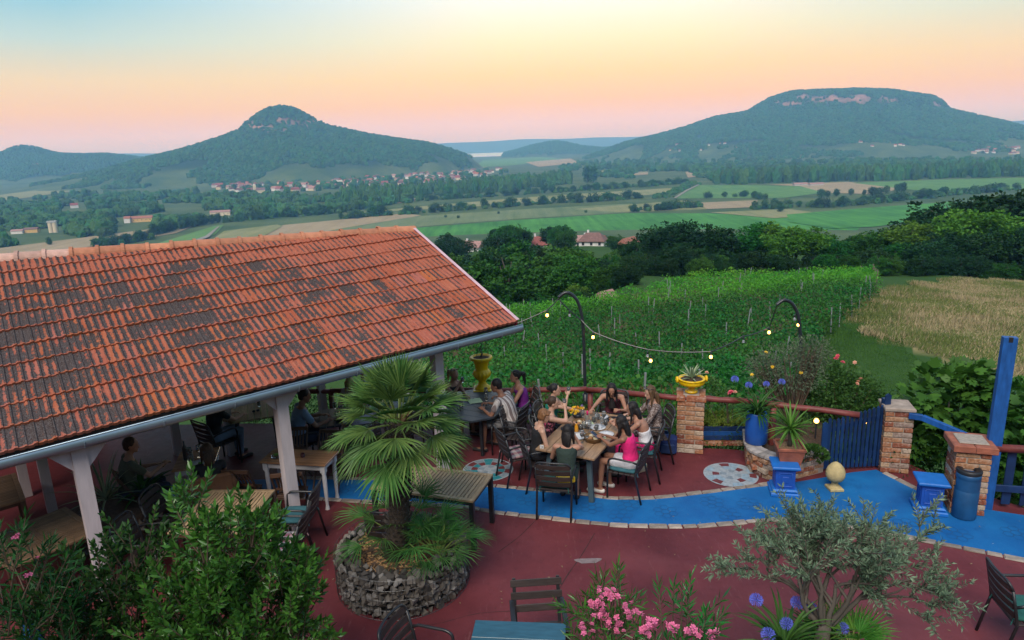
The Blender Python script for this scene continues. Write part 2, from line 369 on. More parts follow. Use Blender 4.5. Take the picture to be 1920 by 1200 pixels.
fields = [('vine', [(770, 428), (960, 413), (1170, 400), (1330, 400), (1450, 405), (1620, 418), (1600, 440), (1300, 446), (1080, 446), (880, 462), (770, 470)]),
 ('meadow', [(390, 460), (520, 434), (640, 420), (800, 404), (1000, 391), (1180, 382), (1220, 384), (1180, 398), (960, 411), (760, 427), (640, 445)]),
 ('pale', [(1075, 392), (1290, 375), (1330, 392), (1170, 398)]),
 ('tan', [(495, 442), (530, 422), (760, 400), (790, 404), (640, 428), (560, 445)]),
 ('pale', [(640, 401), (800, 386), (960, 372), (1150, 359), (1300, 350), (1235, 364), (960, 383), (700, 398)]),
 ('tan', [(660, 386), (780, 371), (800, 374), (690, 388)]),
 ('green', [(1265, 372), (1310, 347), (1400, 347), (1500, 349), (1545, 361), (1470, 371)]),
 ('tan', [(1440, 346), (1590, 341), (1700, 352), (1640, 364), (1545, 361), (1500, 349)]),
 ('green', [(1600, 343), (1760, 337), (2000, 331), (2000, 352), (1720, 357)]),
 ('tan', [(1310, 380), (1420, 375), (1420, 388), (1325, 392)]),
 ('pale', [(1330, 398), (1480, 392), (1560, 402), (1450, 409)]),
 ('vine', [(1475, 402), (1620, 390), (1790, 378), (1830, 384), (1790, 402), (1640, 425), (1560, 428), (1480, 416)]),
 ('tan', [(-40, 470), (150, 446), (300, 427), (370, 421), (330, 437), (200, 458), (-40, 492)]),
 ('green', [(250, 470), (400, 424), (420, 421), (405, 438), (340, 470)]), ('pale', [(390, 455), (420, 433), (520, 421), (530, 424), (495, 442), (430, 465)]),
 ('pale', [(-20, 368), (180, 342), (240, 337), (190, 351), (-20, 380)]), ('tan', [(195, 351), (245, 337), (340, 331), (330, 345), (260, 352)]),
 ('pale', [(620, 325), (760, 316), (880, 311), (950, 305), (900, 316), (700, 328)]), ('green', [(905, 300), (1010, 294), (1060, 298), (960, 310), (890, 314)]),
 ('tan', [(985, 304), (1070, 297), (1085, 305), (1010, 313)]), ('pale', [(1120, 320), (1210, 317), (1215, 324), (1130, 328)]), ('tan', [(1140, 327), (1215, 323), (1215, 327), (1145, 331)]),
 ('tan', [(1285, 322), (1330, 320), (1330, 328), (1290, 333)]), ('tan', [(1803, 316), (1825, 315), (1825, 324), (1803, 325)]), ('pale', [(1430, 314), (1490, 313), (1480, 320), (1430, 321)])]
for i, (m, poly) in enumerate(fields): sheet('field', poly, PLAIN + .2 + .05 * i, FM[m])
road_m = simple('pale_road', (.24, .22, .18), .9, .15, .05, coord='World')
sheet('road', [(330, 462), (345, 461), (392, 444), (412, 424), (409, 424), (385, 442)], PLAIN + 1.7, road_m)
sheet('road', [(1263, 371), (1268, 371), (1290, 357), (1312, 346), (1308, 346), (1286, 356)], PLAIN + 1.8, road_m)
wq = NT('lake_water'); wq.bump(wq.noise(wq.coord('World'), .02, 3, .6), .4); lake_m = wq.out((.55, .58, .62), .3, .6)
mb = MB(); mb.add([(-6000, 6000, PLAIN + 2), (6000, 6000, PLAIN + 2), (6000, 8800, PLAIN + 2), (-6000, 8800, PLAIN + 2)], [(0, 1, 2, 3)])
tag(mb.build('lake', lake_m), kind='structure')

# ------------------------------------------------------------------ air
mb = MB(); mb.box((0, 0, 106), (21800, 21800, 410)); hz_o = mb.build('haze', None); hz_o.data.materials.clear()
hm = bpy.data.materials.new('haze_air'); hm.use_nodes = True; hm.node_tree.nodes.clear()
pv = hm.node_tree.nodes.new('ShaderNodeVolumePrincipled'); ho = hm.node_tree.nodes.new('ShaderNodeOutputMaterial')
pv.inputs['Color'].default_value = (.24, .52, 1.0, 1); pv.inputs['Absorption Color'].default_value = (1, 1, 1, 1); pv.inputs['Density'].default_value = 1.75e-4; pv.inputs['Anisotropy'].default_value = 0.0
hm.node_tree.links.new(pv.outputs[0], ho.inputs['Volume']); hz_o.data.materials.append(hm); tag(hz_o, 'pale blue evening haze over the valley', 'haze', kind='stuff')

# ------------------------------------------------------------------ terrace
def floor_mat():
    q = NT('red_floor_paint'); v = q.coord('World'); n = q.noise(v, .9, 6, .65); n2 = q.noise(v, 9, 5, .7); n3 = q.noise(v, .35, 3, .5, .6)
    c = q.mix(q.ramp(n, [(.32, 0.0), (.68, 1.0)]), (.088, .015, .019), (.168, .033, .038))
    c = q.mix(q.ramp(n3, [(.52, 0.0), (.7, .55)]), c, (.20, .055, .06))
    c = q.mix(q.ramp(n2, [(.58, 0.0), (.70, .5)]), c, (.065, .020, .022))
    scuff = q.ramp(q.noise(q.coord('World', (14, 2, 1)), 1.5, 5, .75), [(.58, 0.0), (.70, .42)]); c = q.mix(scuff, c, (.25, .10, .10))
    q.bump(q.math('ADD', n2, n), .004); return q.out(c, q.math('MULTIPLY_ADD', n2, .35, .42), spec=.35)
red_m = floor_mat()
edge = [(-16, 13.2), (-6, 13.1)] + [tuple(G(px, py, z)[:2]) for px, py, z in ((620, 731, .70), (827, 730, .70), (905, 729, .70), (993, 728, .70), (1043, 725, .70), (1100, 726, .72), (1173, 733, .80), (1273, 741, .95), (1385, 745, .95), (1530, 764, .95))] + [tuple(G(*p)[:2]) for p in ((1620, 868), (1700, 868), (1830, 925), (1935, 955))] + [(13, 8.3), (13, -7), (-16, -7)]
mb = MB(); mb.prism(list(reversed(edge)), -1.3, 0.0); floor = tag(mb.build('terrace_floor', red_m), kind='structure')
bm = bmesh.new(); bm.from_mesh(floor.data); bmesh.ops.recalc_face_normals(bm, faces=bm.faces); bm.to_mesh(floor.data); bm.free()

def smooth_line(pts, n=8, closed=False):
    P = [Vector(p) for p in pts]; out = []
    for i in range(len(P) - 1):
        a, b, c, d_ = P[max(i - 1, 0)], P[i], P[i + 1], P[min(i + 2, len(P) - 1)]
        for k in range(n):
            t = k / n; out.append(.5 * ((2 * b) + (c - a) * t + (2 * a - 5 * b + 4 * c - d_) * t * t + (3 * b - a - 3 * c + d_) * t ** 3))
    return out + [P[-1]]
farE = smooth_line([G(*p) for p in ((300, 912), (450, 901), (560, 899), (700, 901), (820, 905), (888, 911), (960, 917), (1093, 930), (1147, 937), (1227, 936), (1300, 929), (1370, 920), (1447, 910))])
farE2 = [G(*p) for p in ((1500, 903), (1560, 893), (1597, 886), (1643, 881))]
rightE = [G(*p) for p in ((1655, 887), (1720, 920), (1773, 944), (1833, 953), (1930, 968))]
nearE = smooth_line([G(*p) for p in ((300, 934), (450, 922), (560, 931), (680, 939), (780, 943), (864, 948), (933, 959), (1013, 968), (1067, 974), (1170, 983), (1280, 985), (1363, 980), (1440, 973), (1530, 975), (1613, 988), (1740, 1013), (1930, 1050))])
bq = NT('blue_floor_paint'); bv = bq.coord('World'); bn = bq.noise(bv, 1.3, 6, .65); bn2 = bq.noise(bv, 16, 5, .75)
bc = bq.mix(bq.ramp(bn, [(.3, 0.0), (.7, 1.0)]), (.005, .085, .28), (.011, .155, .40)); bc = bq.mix(bq.ramp(bn2, [(.66, 0.0), (.70, .7)]), bc, (.30, .38, .42)); bc = bq.mix(bq.ramp(bq.noise(bv, 4, 4, .6), [(.58, 0.0), (.75, .4)]), bc, (.006, .07, .2))
bq.bump(bn2, .003); blue_m = bq.out(bc, bq.math('MULTIPLY_ADD', bn2, .3, .45), spec=.3)
ring = farE + farE2 + rightE + list(reversed(nearE))
mb = MB(); mb.add([(p.x, p.y, .005) for p in ring], [tuple(range(len(ring)))]); path = tag(mb.build('blue_path', blue_m), kind='structure')
bm = bmesh.new(); bm.from_mesh(path.data); bmesh.ops.triangulate(bm, faces=bm.faces)
for f in bm.faces:
    if f.normal.z < 0: f.normal_flip()
bm.to_mesh(path.data); bm.free()
stone_m = simple('worn_kerb_stone', (.29, .24, .20), .85, .35, 7, .006, objvar=.3)
def stones_along(line, w, parent, name, h=.014, L0=.17, L1=.34, off=0.0, mat=None):
    P = [Vector((p.x, p.y, 0)) for p in line]; cum = [0.0]
    for a, b in zip(P, P[1:]): cum.append(cum[-1] + (b - a).length)
    def pos(s):
        for i in range(len(P) - 1):
            if cum[i + 1] >= s or i == len(P) - 2:
                t = (s - cum[i]) / max(1e-6, cum[i + 1] - cum[i]); return P[i].lerp(P[i + 1], t), (P[i + 1] - P[i]).normalized()
    s = 0.0
    while s < cum[-1] - .1:
        L = random.uniform(L0, L1); m, d = pos(s + L / 2); nrm = Vector((-d.y, d.x, 0)); ww = w * random.uniform(.8, 1.15)
        c = m + nrm * (off + random.uniform(-.008, .008)); x, y = L / 2 - .007, ww / 2
        V = [(-x, -y, 0), (x, -y, 0), (x, y, 0), (-x, y, 0)]; hh = h * random.uniform(.8, 1.3)
        Vt = [(vx * .94 + random.uniform(-.008, .008), vy * .88 + random.uniform(-.008, .008), hh) for vx, vy, _ in V]
        q = MB(); q.add(V + Vt, [(4, 5, 6, 7), (0, 1, 5, 4), (1, 2, 6, 5), (2, 3, 7, 6), (3, 0, 4, 7)])
        o = q.build(name, mat or stone_m, parent); o.location = (c.x, c.y, .004); o.rotation_euler = (0, 0, math.atan2(d.y, d.x)); s += L
stones_along(nearE[12:], .095, path, 'kerb_stone', off=-.04); stones_along(farE[12:], .085, path, 'kerb_stone', off=.04); stones_along(rightE[:3], .09, path, 'kerb_stone', off=.03)
# stamped flower-of-hexagons marks on the blue path
mark_m = simple('stamped_mark', (.008, .085, .24), .7, .3, 20)
mb = MB()
for k in range(7):
    c = Vector((0, 0, 0)) if k == 0 else Vector((math.cos(R(60 * k)), math.sin(R(60 * k)), 0)) * .118
    for i in range(6):
        a0, a1 = R(60 * i + 30), R(60 * i + 90)
        mb.add([c + Vector((math.cos(a) * r, math.sin(a) * r, 0)) for a, r in ((a0, .068), (a1, .068), (a1, .061), (a0, .061))], [(0, 1, 2, 3)])
mk_me = mb.mesh('stamped_rosette', mark_m)
bmk = bmesh.new(); bmk.from_mesh(mk_me)
for f in bmk.faces:
    if f.normal.z < 0: f.normal_flip()
bmk.to_mesh(mk_me); bmk.free()
for px, py in ((925, 935), (990, 938), (1037, 957), (1110, 952), (1163, 968), (1177, 947), (1248, 960), (1335, 942), (1365, 964), (1405, 946), (1795, 1002), (1905, 1000), (660, 918), (1700, 985)):
    o = link('stamped_rosette', mk_me, path); p = G(px, py); o.location = (p.x, p.y, .009); o.rotation_euler = (0, 0, random.uniform(0, 1))
# thin joints and a worn patch in the red floor
joint_m = simple('dark_joint', (.045, .02, .02), .9, .3, 10)
def joint(pts, w=.012):
    P = smooth_line([G(*p) for p in pts], 5); mb = MB()
    for a, b in zip(P, P[1:]):
        d = (b - a).normalized(); nn = Vector((-d.y, d.x, 0)) * w * random.uniform(.3, .7)
        mb.add([a - nn, b - nn, b + nn, a + nn], [(0, 1, 2, 3)])
    for i, v in enumerate(mb.v): mb.v[i] = (v[0], v[1], .004)
    mb.build('floor_joint', joint_m, floor)
joint([(1115, 1000), (1090, 1042), (1060, 1085), (1030, 1140)]); joint([(1005, 975), (975, 1005), (935, 1035)], .008); joint([(660, 1120), (780, 1172), (900, 1150), (1010, 1145)], .006)
mb = MB(); P0 = G(1103, 1052); ppts = [(P0.x + .16 * (1 + .25 * math.sin(3 * a)) * math.cos(a), P0.y + .075 * (1 + .3 * math.cos(2 * a)) * math.sin(a), .0045) for a in [k * math.pi / 8 for k in range(16)]]
mb.add(ppts, [tuple(range(16))]); mb.build('worn_patch', simple('bare_concrete', (.21, .16, .16), .9, .3, 14), floor)
# two mosaic roundels set in the floor: rings of separate pieces
mos = [simple('mosaic_' + n, c, .6, .25, 18) for n, c in (('grey_blue', (.20, .25, .29)), ('pale', (.30, .34, .37)), ('red', (.14, .03, .035)), ('teal', (.02, .20, .24)), ('pale_blue', (.24, .33, .40)))]
def roundel(px, py, r, pal):
    c = G(px, py); o = link('mosaic_roundel', None); o.location = (c.x, c.y, 0); tag(o, kind='structure')
    def wedge(r0, r1, a0, a1, m):
        q = MB(); n = 4; A = [a0 + (a1 - a0) * i / n for i in range(n + 1)]
        V = [(math.cos(a) * r0, math.sin(a) * r0, 0) for a in A] + [(math.cos(a) * r1, math.sin(a) * r1, 0) for a in A]
        V = [(x, y, .0075) for x, y, z in V]; q.add(V, [(i, n + 1 + i, n + 2 + i, i + 1) for i in range(n)]); q.build('mosaic_piece', m, o)
    base = MB(); base.add([(math.cos(R(10 * k)) * (r + .02), math.sin(R(10 * k)) * (r + .02), .0055) for k in range(36)], [tuple(range(36))]); base.build('mosaic_bed', mos[1], o)
    N = 14
    for k in range(N):
        wedge(r * .72, r * .98, 2 * math.pi * (k + .03) / N, 2 * math.pi * (k + .97) / N, pal[k % len(pal)]); wedge(r * .44, r * .70, 2 * math.pi * (k + .03) / N, 2 * math.pi * (k + .97) / N, pal[(k * 2 + 1) % len(pal)])
    for k in range(8): wedge(r * .16, r * .41, 2 * math.pi * (k + .04) / 8, 2 * math.pi * (k + .96) / 8, mos[0] if k % 2 else mos[1])
    return o
roundel(915, 881, .40, [mos[0], mos[2], mos[0], mos[3]]); roundel(1370, 890, .40, [mos[4], mos[1], mos[4], mos[2], mos[1]])

# ------------------------------------------------------------------ brickwork
brick_m = NT('old_brick'); bv_ = brick_m.coord('Object'); br_ = brick_m.rand(); bnz = brick_m.noise(bv_, 14, 5, .7)
bcol = brick_m.ramp(br_, [(0.0, (.20, .05, .03)), (.25, (.36, .12, .055)), (.5, (.40, .20, .10)), (.75, (.46, .32, .20)), (.9, (.50, .42, .34)), (1.0, (.14, .05, .04))])
bcol = brick_m.mix(brick_m.ramp(bnz, [(.5, 0.0), (.72, .75)]), bcol, (.46, .40, .34)); bcol = brick_m.mix(brick_m.ramp(brick_m.noise(bv_, 30, 3, .6), [(.35, .5), (.55, 0.0)]), bcol, (.12, .06, .045))
brick_m.bump(bnz, .006); brick_m = brick_m.out(bcol, .9, spec=.15)
mortar_m = simple('lime_mortar', (.33, .28, .23), .95, .25, 20, .004)
def brick_mesh(l, w, h):
    q = MB(); q.cham((0, 0, 0), (l, w, h), .006); me = q.mesh('brick', brick_m)
    for v in me.vertices: v.co += Vector((random.uniform(-.003, .003), random.uniform(-.003, .003), random.uniform(-.002, .002)))
    return me
BRICKS = [brick_mesh(.265, .118, .070) for _ in range(5)]
def pillar(label, loc, rz, courses, cap='stone', a=.40):
    t = thing('brick_pillar', label, 'pillar', loc, rz); k = a / .40; H = .085
    q = MB(); q.box((0, 0, courses * H / 2), (a - .03, a - .03, courses * H)); q.build('mortar_core', mortar_m, t)
    for c in range(courses):
        for i in range(4):
            o = link('brick', random.choice(BRICKS), t); s = 1 if c % 2 else -1
            ang = i * math.pi / 2; off = Vector((s * .066 * k, -(a - .118 * k) / 2, 0)); off.rotate(Matrix.Rotation(ang, 3, 'Z'))
            o.location = (off.x + random.uniform(-.004, .004), off.y + random.uniform(-.004, .004), (c + .5) * H); o.rotation_euler = (0, 0, ang + random.uniform(-.012, .012)); o.scale = (k * 1.0, k, 1.0)
    z = courses * H
    if cap == 'brick':
        for i in range(4):
            o = link('brick', random.choice(BRICKS), t); ang = i * math.pi / 2; off = Vector((.08 * k, -(a + .02 - .118 * k) / 2, 0)); off.rotate(Matrix.Rotation(ang, 3, 'Z')); o.location = (off.x, off.y, z + .042); o.rotation_euler = (0, 0, ang); o.scale = (k * 1.08, k * 1.05, 1.1)
        q = MB(); q.cham((0, 0, z + .05), (a * .6, a * .6, .075), .01); q.build('cap_fill', mortar_m, t)
    elif cap == 'slab':
        for i in range(2):
            q = MB(); q.cham(((i - .5) * (a * .5 + .055), 0, z + .05), (a * .5 + .05, a + .10, .10), .012); q.build('cap_brick', simple('sandstone_cap', (.30, .10, .06), .9, .3, 9, .006), t)
        q = MB(); q.cham((0, 0, z + .108), (a * .85, a * .8, .02), .009); q.build('mortar_bed', mortar_m, t)
    else:
        q = MB(); q.cham((0, 0, z + .03), (a + .03, a + .03, .06), .012); q.build('cap_stone', simple('weathered_cap', (.33, .26, .21), .9, .3, 8, .006), t)
    return t
P1 = G(905, 733, .70); P2 = G(1296, 845); P3 = G(1676, 882); P4 = G(1811, 960)
pillar('brick pillar carrying the tall yellow urn behind the grey table', (P1.x, P1.y, 0), R(2), 7, 'brick')
pillar('brick pillar carrying the low yellow bowl planter, beside the blue planter box', (P2.x, P2.y + .1, 0), R(-16), 11, 'brick', .44)
pillar('brick pillar at the open side of the blue picket gate, pale flat cap', (P3.x, P3.y + .1, 0), R(-14), 12, 'stone')
pillar('brick pillar with red sandstone cap behind the blue litter bin', (P4.x + .02, P4.y + .12, 0), R(-18), 11, 'slab', .42)

# curved retaining wall of the raised bed
bed_base = smooth_line([G(*p) for p in ((1393, 846), (1397, 873), (1413, 889), (1451, 903), (1493, 899), (1545, 886))], 8)
bed = thing('raised_bed_wall', 'low curved brick wall of the raised bed under the blue barrel', 'wall', (bed_base[20].x, bed_base[20].y, 0))
bl = Vector(bed.location)
def walk(line, L):
    out = []; s = 0; acc = 0
    for a, b in zip(line, line[1:]):
        seg = (b - a).length
        while acc + seg >= s: out.append((a.lerp(b, (s - acc) / max(seg, 1e-6)), (b - a).normalized())); s += L
        acc += seg
    return out
q = MB()
for a, b in zip(bed_base, bed_base[1:]):
    d = (b - a).normalized(); nn = Vector((-d.y, d.x, 0)); V = [a + nn * .02, b + nn * .02, b + nn * .15, a + nn * .15]
    q.add([v - bl for v in V] + [v - bl + Vector((0, 0, .33)) for v in V], [(0, 1, 5, 4), (2, 3, 7, 6), (4, 5, 6, 7)])
q.build('mortar_core', mortar_m, bed)
for c in range(4):
    W_ = walk(bed_base, .205)
    for i, (p, d) in enumerate(W_[:-1]):
        pp = p + d * (.1 + (.1 if c % 2 else 0)) + Vector((-d.y, d.x, 0)) * .085 - bl
        o = link('brick', random.choice(BRICKS), bed); o.location = (pp.x, pp.y, .043 + c * .083); o.rotation_euler = (0, 0, math.atan2(d.y, d.x) + random.uniform(-.03, .03)); o.scale = (.72, 1.15, 1)
cap_m = simple('grey_coping_stone', (.30, .27, .25), .9, .35, 9, .006, objvar=.25)
for i, (p, d) in enumerate(walk(bed_base, .125)):
    nn = Vector((-d.y, d.x, 0)); pp = p + nn * .10 - bl; qq = MB(); qq.cham((0, 0, 0), (.112, .25, .05), .008)
    o = qq.build('coping_stone', cap_m, bed); o.location = (pp.x, pp.y, .365 + random.uniform(-.004, .004)); o.rotation_euler = (0, 0, math.atan2(d.y, d.x) + random.uniform(-.04, .04))
soil_m = simple('bark_soil', (.09, .055, .035), .95, .5, 30, .02)
back = [G(*p, .3) for p in ((1420, 800), (1470, 780), (1540, 790), (1560, 850))]
poly = [(p + Vector((-d.y, d.x, 0)) * .2) for p, d in walk(bed_base, .2)] + [Vector((p.x, p.y, 0)) for p in reversed(back)]
mb = MB(); mb.add([(p.x, p.y, .29) for p in poly], [tuple(range(len(poly)))]); bs = tag(mb.build('bed_soil', soil_m), kind='structure')
bm = bmesh.new(); bm.from_mesh(bs.data)
for f in bm.faces:
    if f.normal.z < 0: f.normal_flip()
bmesh.ops.triangulate(bm, faces=bm.faces); bm.to_mesh(bs.data); bm.free()

# ------------------------------------------------------------------ pavilion
white_m = simple('white_washed_timber', (.52, .46, .47), .6, .12, 5, .002, stretch=(3, 3, .4))
EB = G(966, 606, 2.4); ED = Vector(ray(2859, 122)).normalized(); EN0 = Vector((-ED.y, ED.x, 0)).normalized(); SL = R(21)
EE = (EN0 * math.cos(SL) + Vector((0, 0, 1)) * math.sin(SL)); EE = (EE - ED * EE.dot(ED)).normalized(); EW = ED.cross(EE)
if EW.z < 0: EW = -EW
def roof_ab(px, py):
    M = Matrix((ED, EE, -Vector(ray(px, py)))).transposed(); s = M.inverted() @ (Vector(CAM) - EB); return s.x, s.y
ra = roof_ab(0, 486); rb = roof_ab(778, 431)
def ridge_b(a): return ra[1] + (rb[1] - ra[1]) * (a - ra[0]) / (rb[0] - ra[0])
pav = thing('pavilion', 'open pavilion with red clay tile roof on white timber posts', 'pavilion', (EB.x, EB.y, 0)); PO = Vector(pav.location)
def place(o, p, x=ED, y=EE, z=EW):
    M = Matrix((x, y, z)).transposed().to_4x4(); M.translation = p - PO; o.matrix_basis = M
ROOFM = Matrix((ED, EE, EW)).transposed()
tq = NT('clay_roof_tile'); tv = tq.attr('tile_co', 'Vector'); oi = tq.n('ShaderNodeObjectInfo'); sp = tq.n('ShaderNodeSeparateColor'); tq.l(oi.outputs['Color'], sp.inputs[0]); ts = tq.n('ShaderNodeSeparateXYZ'); tq.l(tv, ts.inputs[0])
off = tq.n('ShaderNodeVectorMath', operation='ADD'); tq.l(tv, off.inputs[0]); tq.l(tq.math('MULTIPLY', oi.outputs['Random'], 40.0), off.inputs[1])
tn = tq.noise(off.outputs[0], 26, 5, .7); tn2 = tq.noise(off.outputs[0], 70, 3, .7)
stm = tq.n('ShaderNodeMapping'); stm.inputs['Scale'].default_value = (40, 5, 5); tq.l(off.outputs[0], stm.inputs[0]); tst = tq.noise(stm.outputs[0], 1.2, 5, .7)
clay = tq.mix(sp.outputs['Green'], (.34, .082, .040), (.46, .130, .036)); clay = tq.mix(sp.outputs['Blue'], clay, (.37, .115, .085))
clay = tq.mix(tq.ramp(tst, [(.42, .0), (.75, .45)]), clay, (.52, .24, .16)); clay = tq.mix(tq.ramp(tn, [(.3, .4), (.5, 0.0)]), clay, (.25, .06, .035))
bandw = tq.math('SINE', tq.math('MULTIPLY', ts.outputs[0], 2 * math.pi / .0905)); bandm = tq.ramp(tq.math('ADD', tq.math('MULTIPLY_ADD', bandw, .4, .5), tq.math('MULTIPLY', tq.math('SUBTRACT', tn, .5), .9)), [(.2, 0.0), (.75, 1.0)])
endf = tq.ramp(tq.math('MULTIPLY', ts.outputs[1], 2.5), [(.02, 0.0), (.16, 1.0)])
wn_ = tq.noise(tq.coord('World'), 2.4, 7, .75); amt = tq.math('ADD', tq.math('ADD', sp.outputs['Red'], tq.math('MULTIPLY', tq.math('SUBTRACT', wn_, .5), 1.9)), tq.math('MULTIPLY', tq.math('SUBTRACT', bandm, 1.0), .42))
moss = tq.ramp(tq.math('ADD', tq.math('MULTIPLY', tn, .55), tq.math('MULTIPLY', tst, .45)), [(.0, 1.0), (1.0, 0.0)])
mask = tq.ramp(tq.math('MULTIPLY', tq.math('SUBTRACT', amt, moss), endf), [(.02, 0.0), (.14, .95)])
mosc = tq.mix(tq.ramp(tn2, [(.4, 0.0), (.7, 1.0)]), (.022, .018, .016), (.13, .125, .125)); tcol = tq.mix(mask, clay, mosc)
tq.bump(tq.math('ADD', tn, tq.math('MULTIPLY', mask, tn2)), .004); tile_m = tq.out(tcol, .85, spec=.2)
TW = .181; TE = .3985
PRO = [(0, .020), (.012, .022), (.024, .006), (.066, .004), (.076, .015), (.096, .015), (.106, .004), (.150, .004), (.160, .016), (.176, .018), (.1885, .012)]
def tile_attr(me, V):
    me.attributes.new('tile_co', 'FLOAT_VECTOR', 'POINT').data.foreach_set('vector', [c for v in V for c in v]); return me
def tile_mesh(L, jit=.0):
    n = len(PRO); V = [(x, 0, h + .030) for x, h in PRO] + [(x, L, h) for x, h in PRO] + [(x, .004, h - .012) for x, h in PRO]
    F = [(i, i + 1, n + i + 1, n + i) for i in range(n - 1)] + [(2 * n + i, 2 * n + i + 1, i + 1, i) for i in range(n - 1)] + [(2 * n + n - 1, 2 * n + n - 2, n + n - 2, n + n - 1)]
    q = MB(); q.add(V, F[:-1]); return tile_attr(q.mesh('roof_tile', tile_m), V)
TFULL = tile_mesh(.455)
cells = []
for row in range(13):
    b = row * TE - .03
    for col in range(-47, 0):
        a = col * TW; rbm = min(ridge_b(a), ridge_b(a + TW)) - .02
        if b + .10 > rbm: continue
        L = min(.455, rbm - b); cells.append((a, b, L, row, col))
cells.sort(key=lambda c: (Vector(CAM) - (EB + ED * c[0] + EE * c[1])).length)
vis = []; 
for c in cells:
    p = EB + ED * c[0] + EE * c[1]; px, py = PROJ(p.x, p.y, p.z); vis.append(px > -45)
nv = 0; rest = MB(); rest_co = []
for (a, b, L, row, col), v in zip(cells, vis):
    lift = random.uniform(0, .006); p = EB + ED * (a + random.uniform(-.002, .002)) + EE * (b + random.uniform(-.006, .006)) + EW * (.02 + lift + .012 * mnoise.noise(Vector((a * .9, row * .6, 5)))) + EE * .016 * mnoise.noise(Vector((a * .8, row * 1.7, 2)))
    if v and nv < 300:
        nv += 1; o = link('roof_tile', TFULL if L > .45 else tile_mesh(L), pav); place(o, p)
        t = (a + 8.2) / 8.2; pn = .5 + .5 * mnoise.noise(Vector((a * .8, b * .8, 3))) + .25 * mnoise.noise(Vector((a * 3, b * 3, 8)))
        m_ = 1.12 - .42 * t + .40 * (pn - .5) + random.gauss(0, .10); hue = .7 * random.random() ** 1.8; pink = max(0, random.gauss(.35, .3))
        o.color = (max(.12, min(1.1, m_)), hue, min(1, pink), 1)
    else:
        me = TFULL if L > .45 else tile_mesh(L); jx = random.uniform(0, 9) // 1 * .362; rest_co += [(vv.co.x + jx, vv.co.y, vv.co.z) for vv in me.vertices]
        rest.add([ROOFM @ vv.co + p - PO for vv in me.vertices], [tuple(f.vertices) for f in me.polygons])
o = rest.build('roof_tiles_far', tile_m, pav); o['kind'] = 'stuff'; tile_attr(o.data, rest_co); o.color = (.66, .25, .4, 1)
# ridge caps
rl = math.hypot(rb[0] - ra[0], rb[1] - ra[1]); nc = int((rb[0] + 8.5) / .352); rdir = (ED * (rb[0] - ra[0]) + EE * (rb[1] - ra[1])).normalized()
rup = (Vector((0, 0, 1)) - rdir * rdir.z).normalized(); rside = rdir.cross(rup)
ridge_m = [simple('clay_ridge_cap' + s, c, .85, .22, 9, .003, objvar=.18) for s, c in (('', (.50, .20, .11)), ('_pale', (.55, .33, .26)), ('_white', (.72, .66, .62)))]
for k in range(nc):
    a0 = rb[0] - k * .352; p = EB + ED * a0 + EE * ridge_b(a0) + EW * .0; q = MB(); n = 9; prof = []
    for x, r in ((.0, .125), (-.352, .13), (-.345, .152), (-.395, .155), (-.397, .138)): prof.append([(x, math.cos(math.pi * i / (n - 1)) * r * 1.05, math.sin(math.pi * i / (n - 1)) * r * .95 - .035) for i in range(n)])
    V = [v for r_ in prof for v in r_]; F = [(i * n + j_, i * n + j_ + 1, (i + 1) * n + j_ + 1, (i + 1) * n + j_) for i in range(4) for j_ in range(n - 1)]
    q.add(V, F); px = PROJ(*p)[0]
    o = q.build('ridge_cap', ridge_m[2] if 95 < px < 118 else ridge_m[1] if px < 165 and random.random() < .8 else ridge_m[0], pav, smooth=False)
    place(o, p + rup * random.uniform(-.008, .008) + rside * random.uniform(-.006, .006), rdir, -rside, rup)
# boarding, fascia, back slope, gutter
dark_wood = simple('dark_stained_timber', (.05, .03, .022), .8, .3, 6, .003)
def slab(name, abw, mat, th):
    q = MB(); V = [EB + ED * a + EE * b + EW * w - PO for a, b, w in abw]; V2 = [v - EW * th for v in V]; n = len(V)
    q.add(V + V2, [tuple(range(n)), tuple(reversed(range(n, 2 * n)))] + [(i, n + i, n + (i + 1) % n, (i + 1) % n) for i in range(n)]); return q.build(name, mat, pav)
slab('roof_boarding', [(-9, .0, .008), (-.02, .0, .008), (-.02, ridge_b(0) - .04, .008), (-9, ridge_b(-9) - .04, .008)], dark_wood, .05)
q = MB(); A0 = EB + ED * -9 + EE * (ridge_b(-9) - .02); A1 = EB + ED * 0 + EE * (ridge_b(0) - .02); bk = EN0 * 4.2 - Vector((0, 0, 1.6))
q.add([v - PO for v in (A0, A1, A1 + bk, A0 + bk, A0 - EW * .06, A1 - EW * .06, A1 + bk - EW * .06, A0 + bk - EW * .06)], [(0, 1, 2, 3), (7, 6, 5, 4), (0, 4, 5, 1), (1, 5, 6, 2), (2, 6, 7, 3)])
q.build('back_slope', tile_m, pav)  # unseen slope, lengthened to keep sky light out of the pavilion
fas = simple('crimson_verge_board', (.30, .02, .045), .55, .15, 6); trim = simple('pale_verge_trim', (.62, .42, .45), .5, .15, 6)
q = MB(); a_, b_ = EB + ED * .018 - EE * .02 + EW * .0, EB + ED * .018 + EE * (ridge_b(0) + .02) + EW * .0; q.bar(a_ - PO, b_ - PO, .022, .13, EW); q.build('verge_board', fas, pav)
q = MB(); q.bar(a_ - PO + ED * .012 + EW * .072, b_ - PO + ED * .012 + EW * .072, .055, .014, EW); q.build('verge_trim', trim, pav)
gut_m = NT('blue_grey_gutter'); gn = gut_m.noise(gut_m.coord('Object', (2, 2, 2)), 3, 4, .6); gut_m = gut_m.out(gut_m.mix(gn, (.20, .28, .34), (.30, .38, .44)), gut_m.math('MULTIPLY_ADD', gn, .15, .24), .6, .5)
q = MB(); n = 14; gr = .080
Vs = []
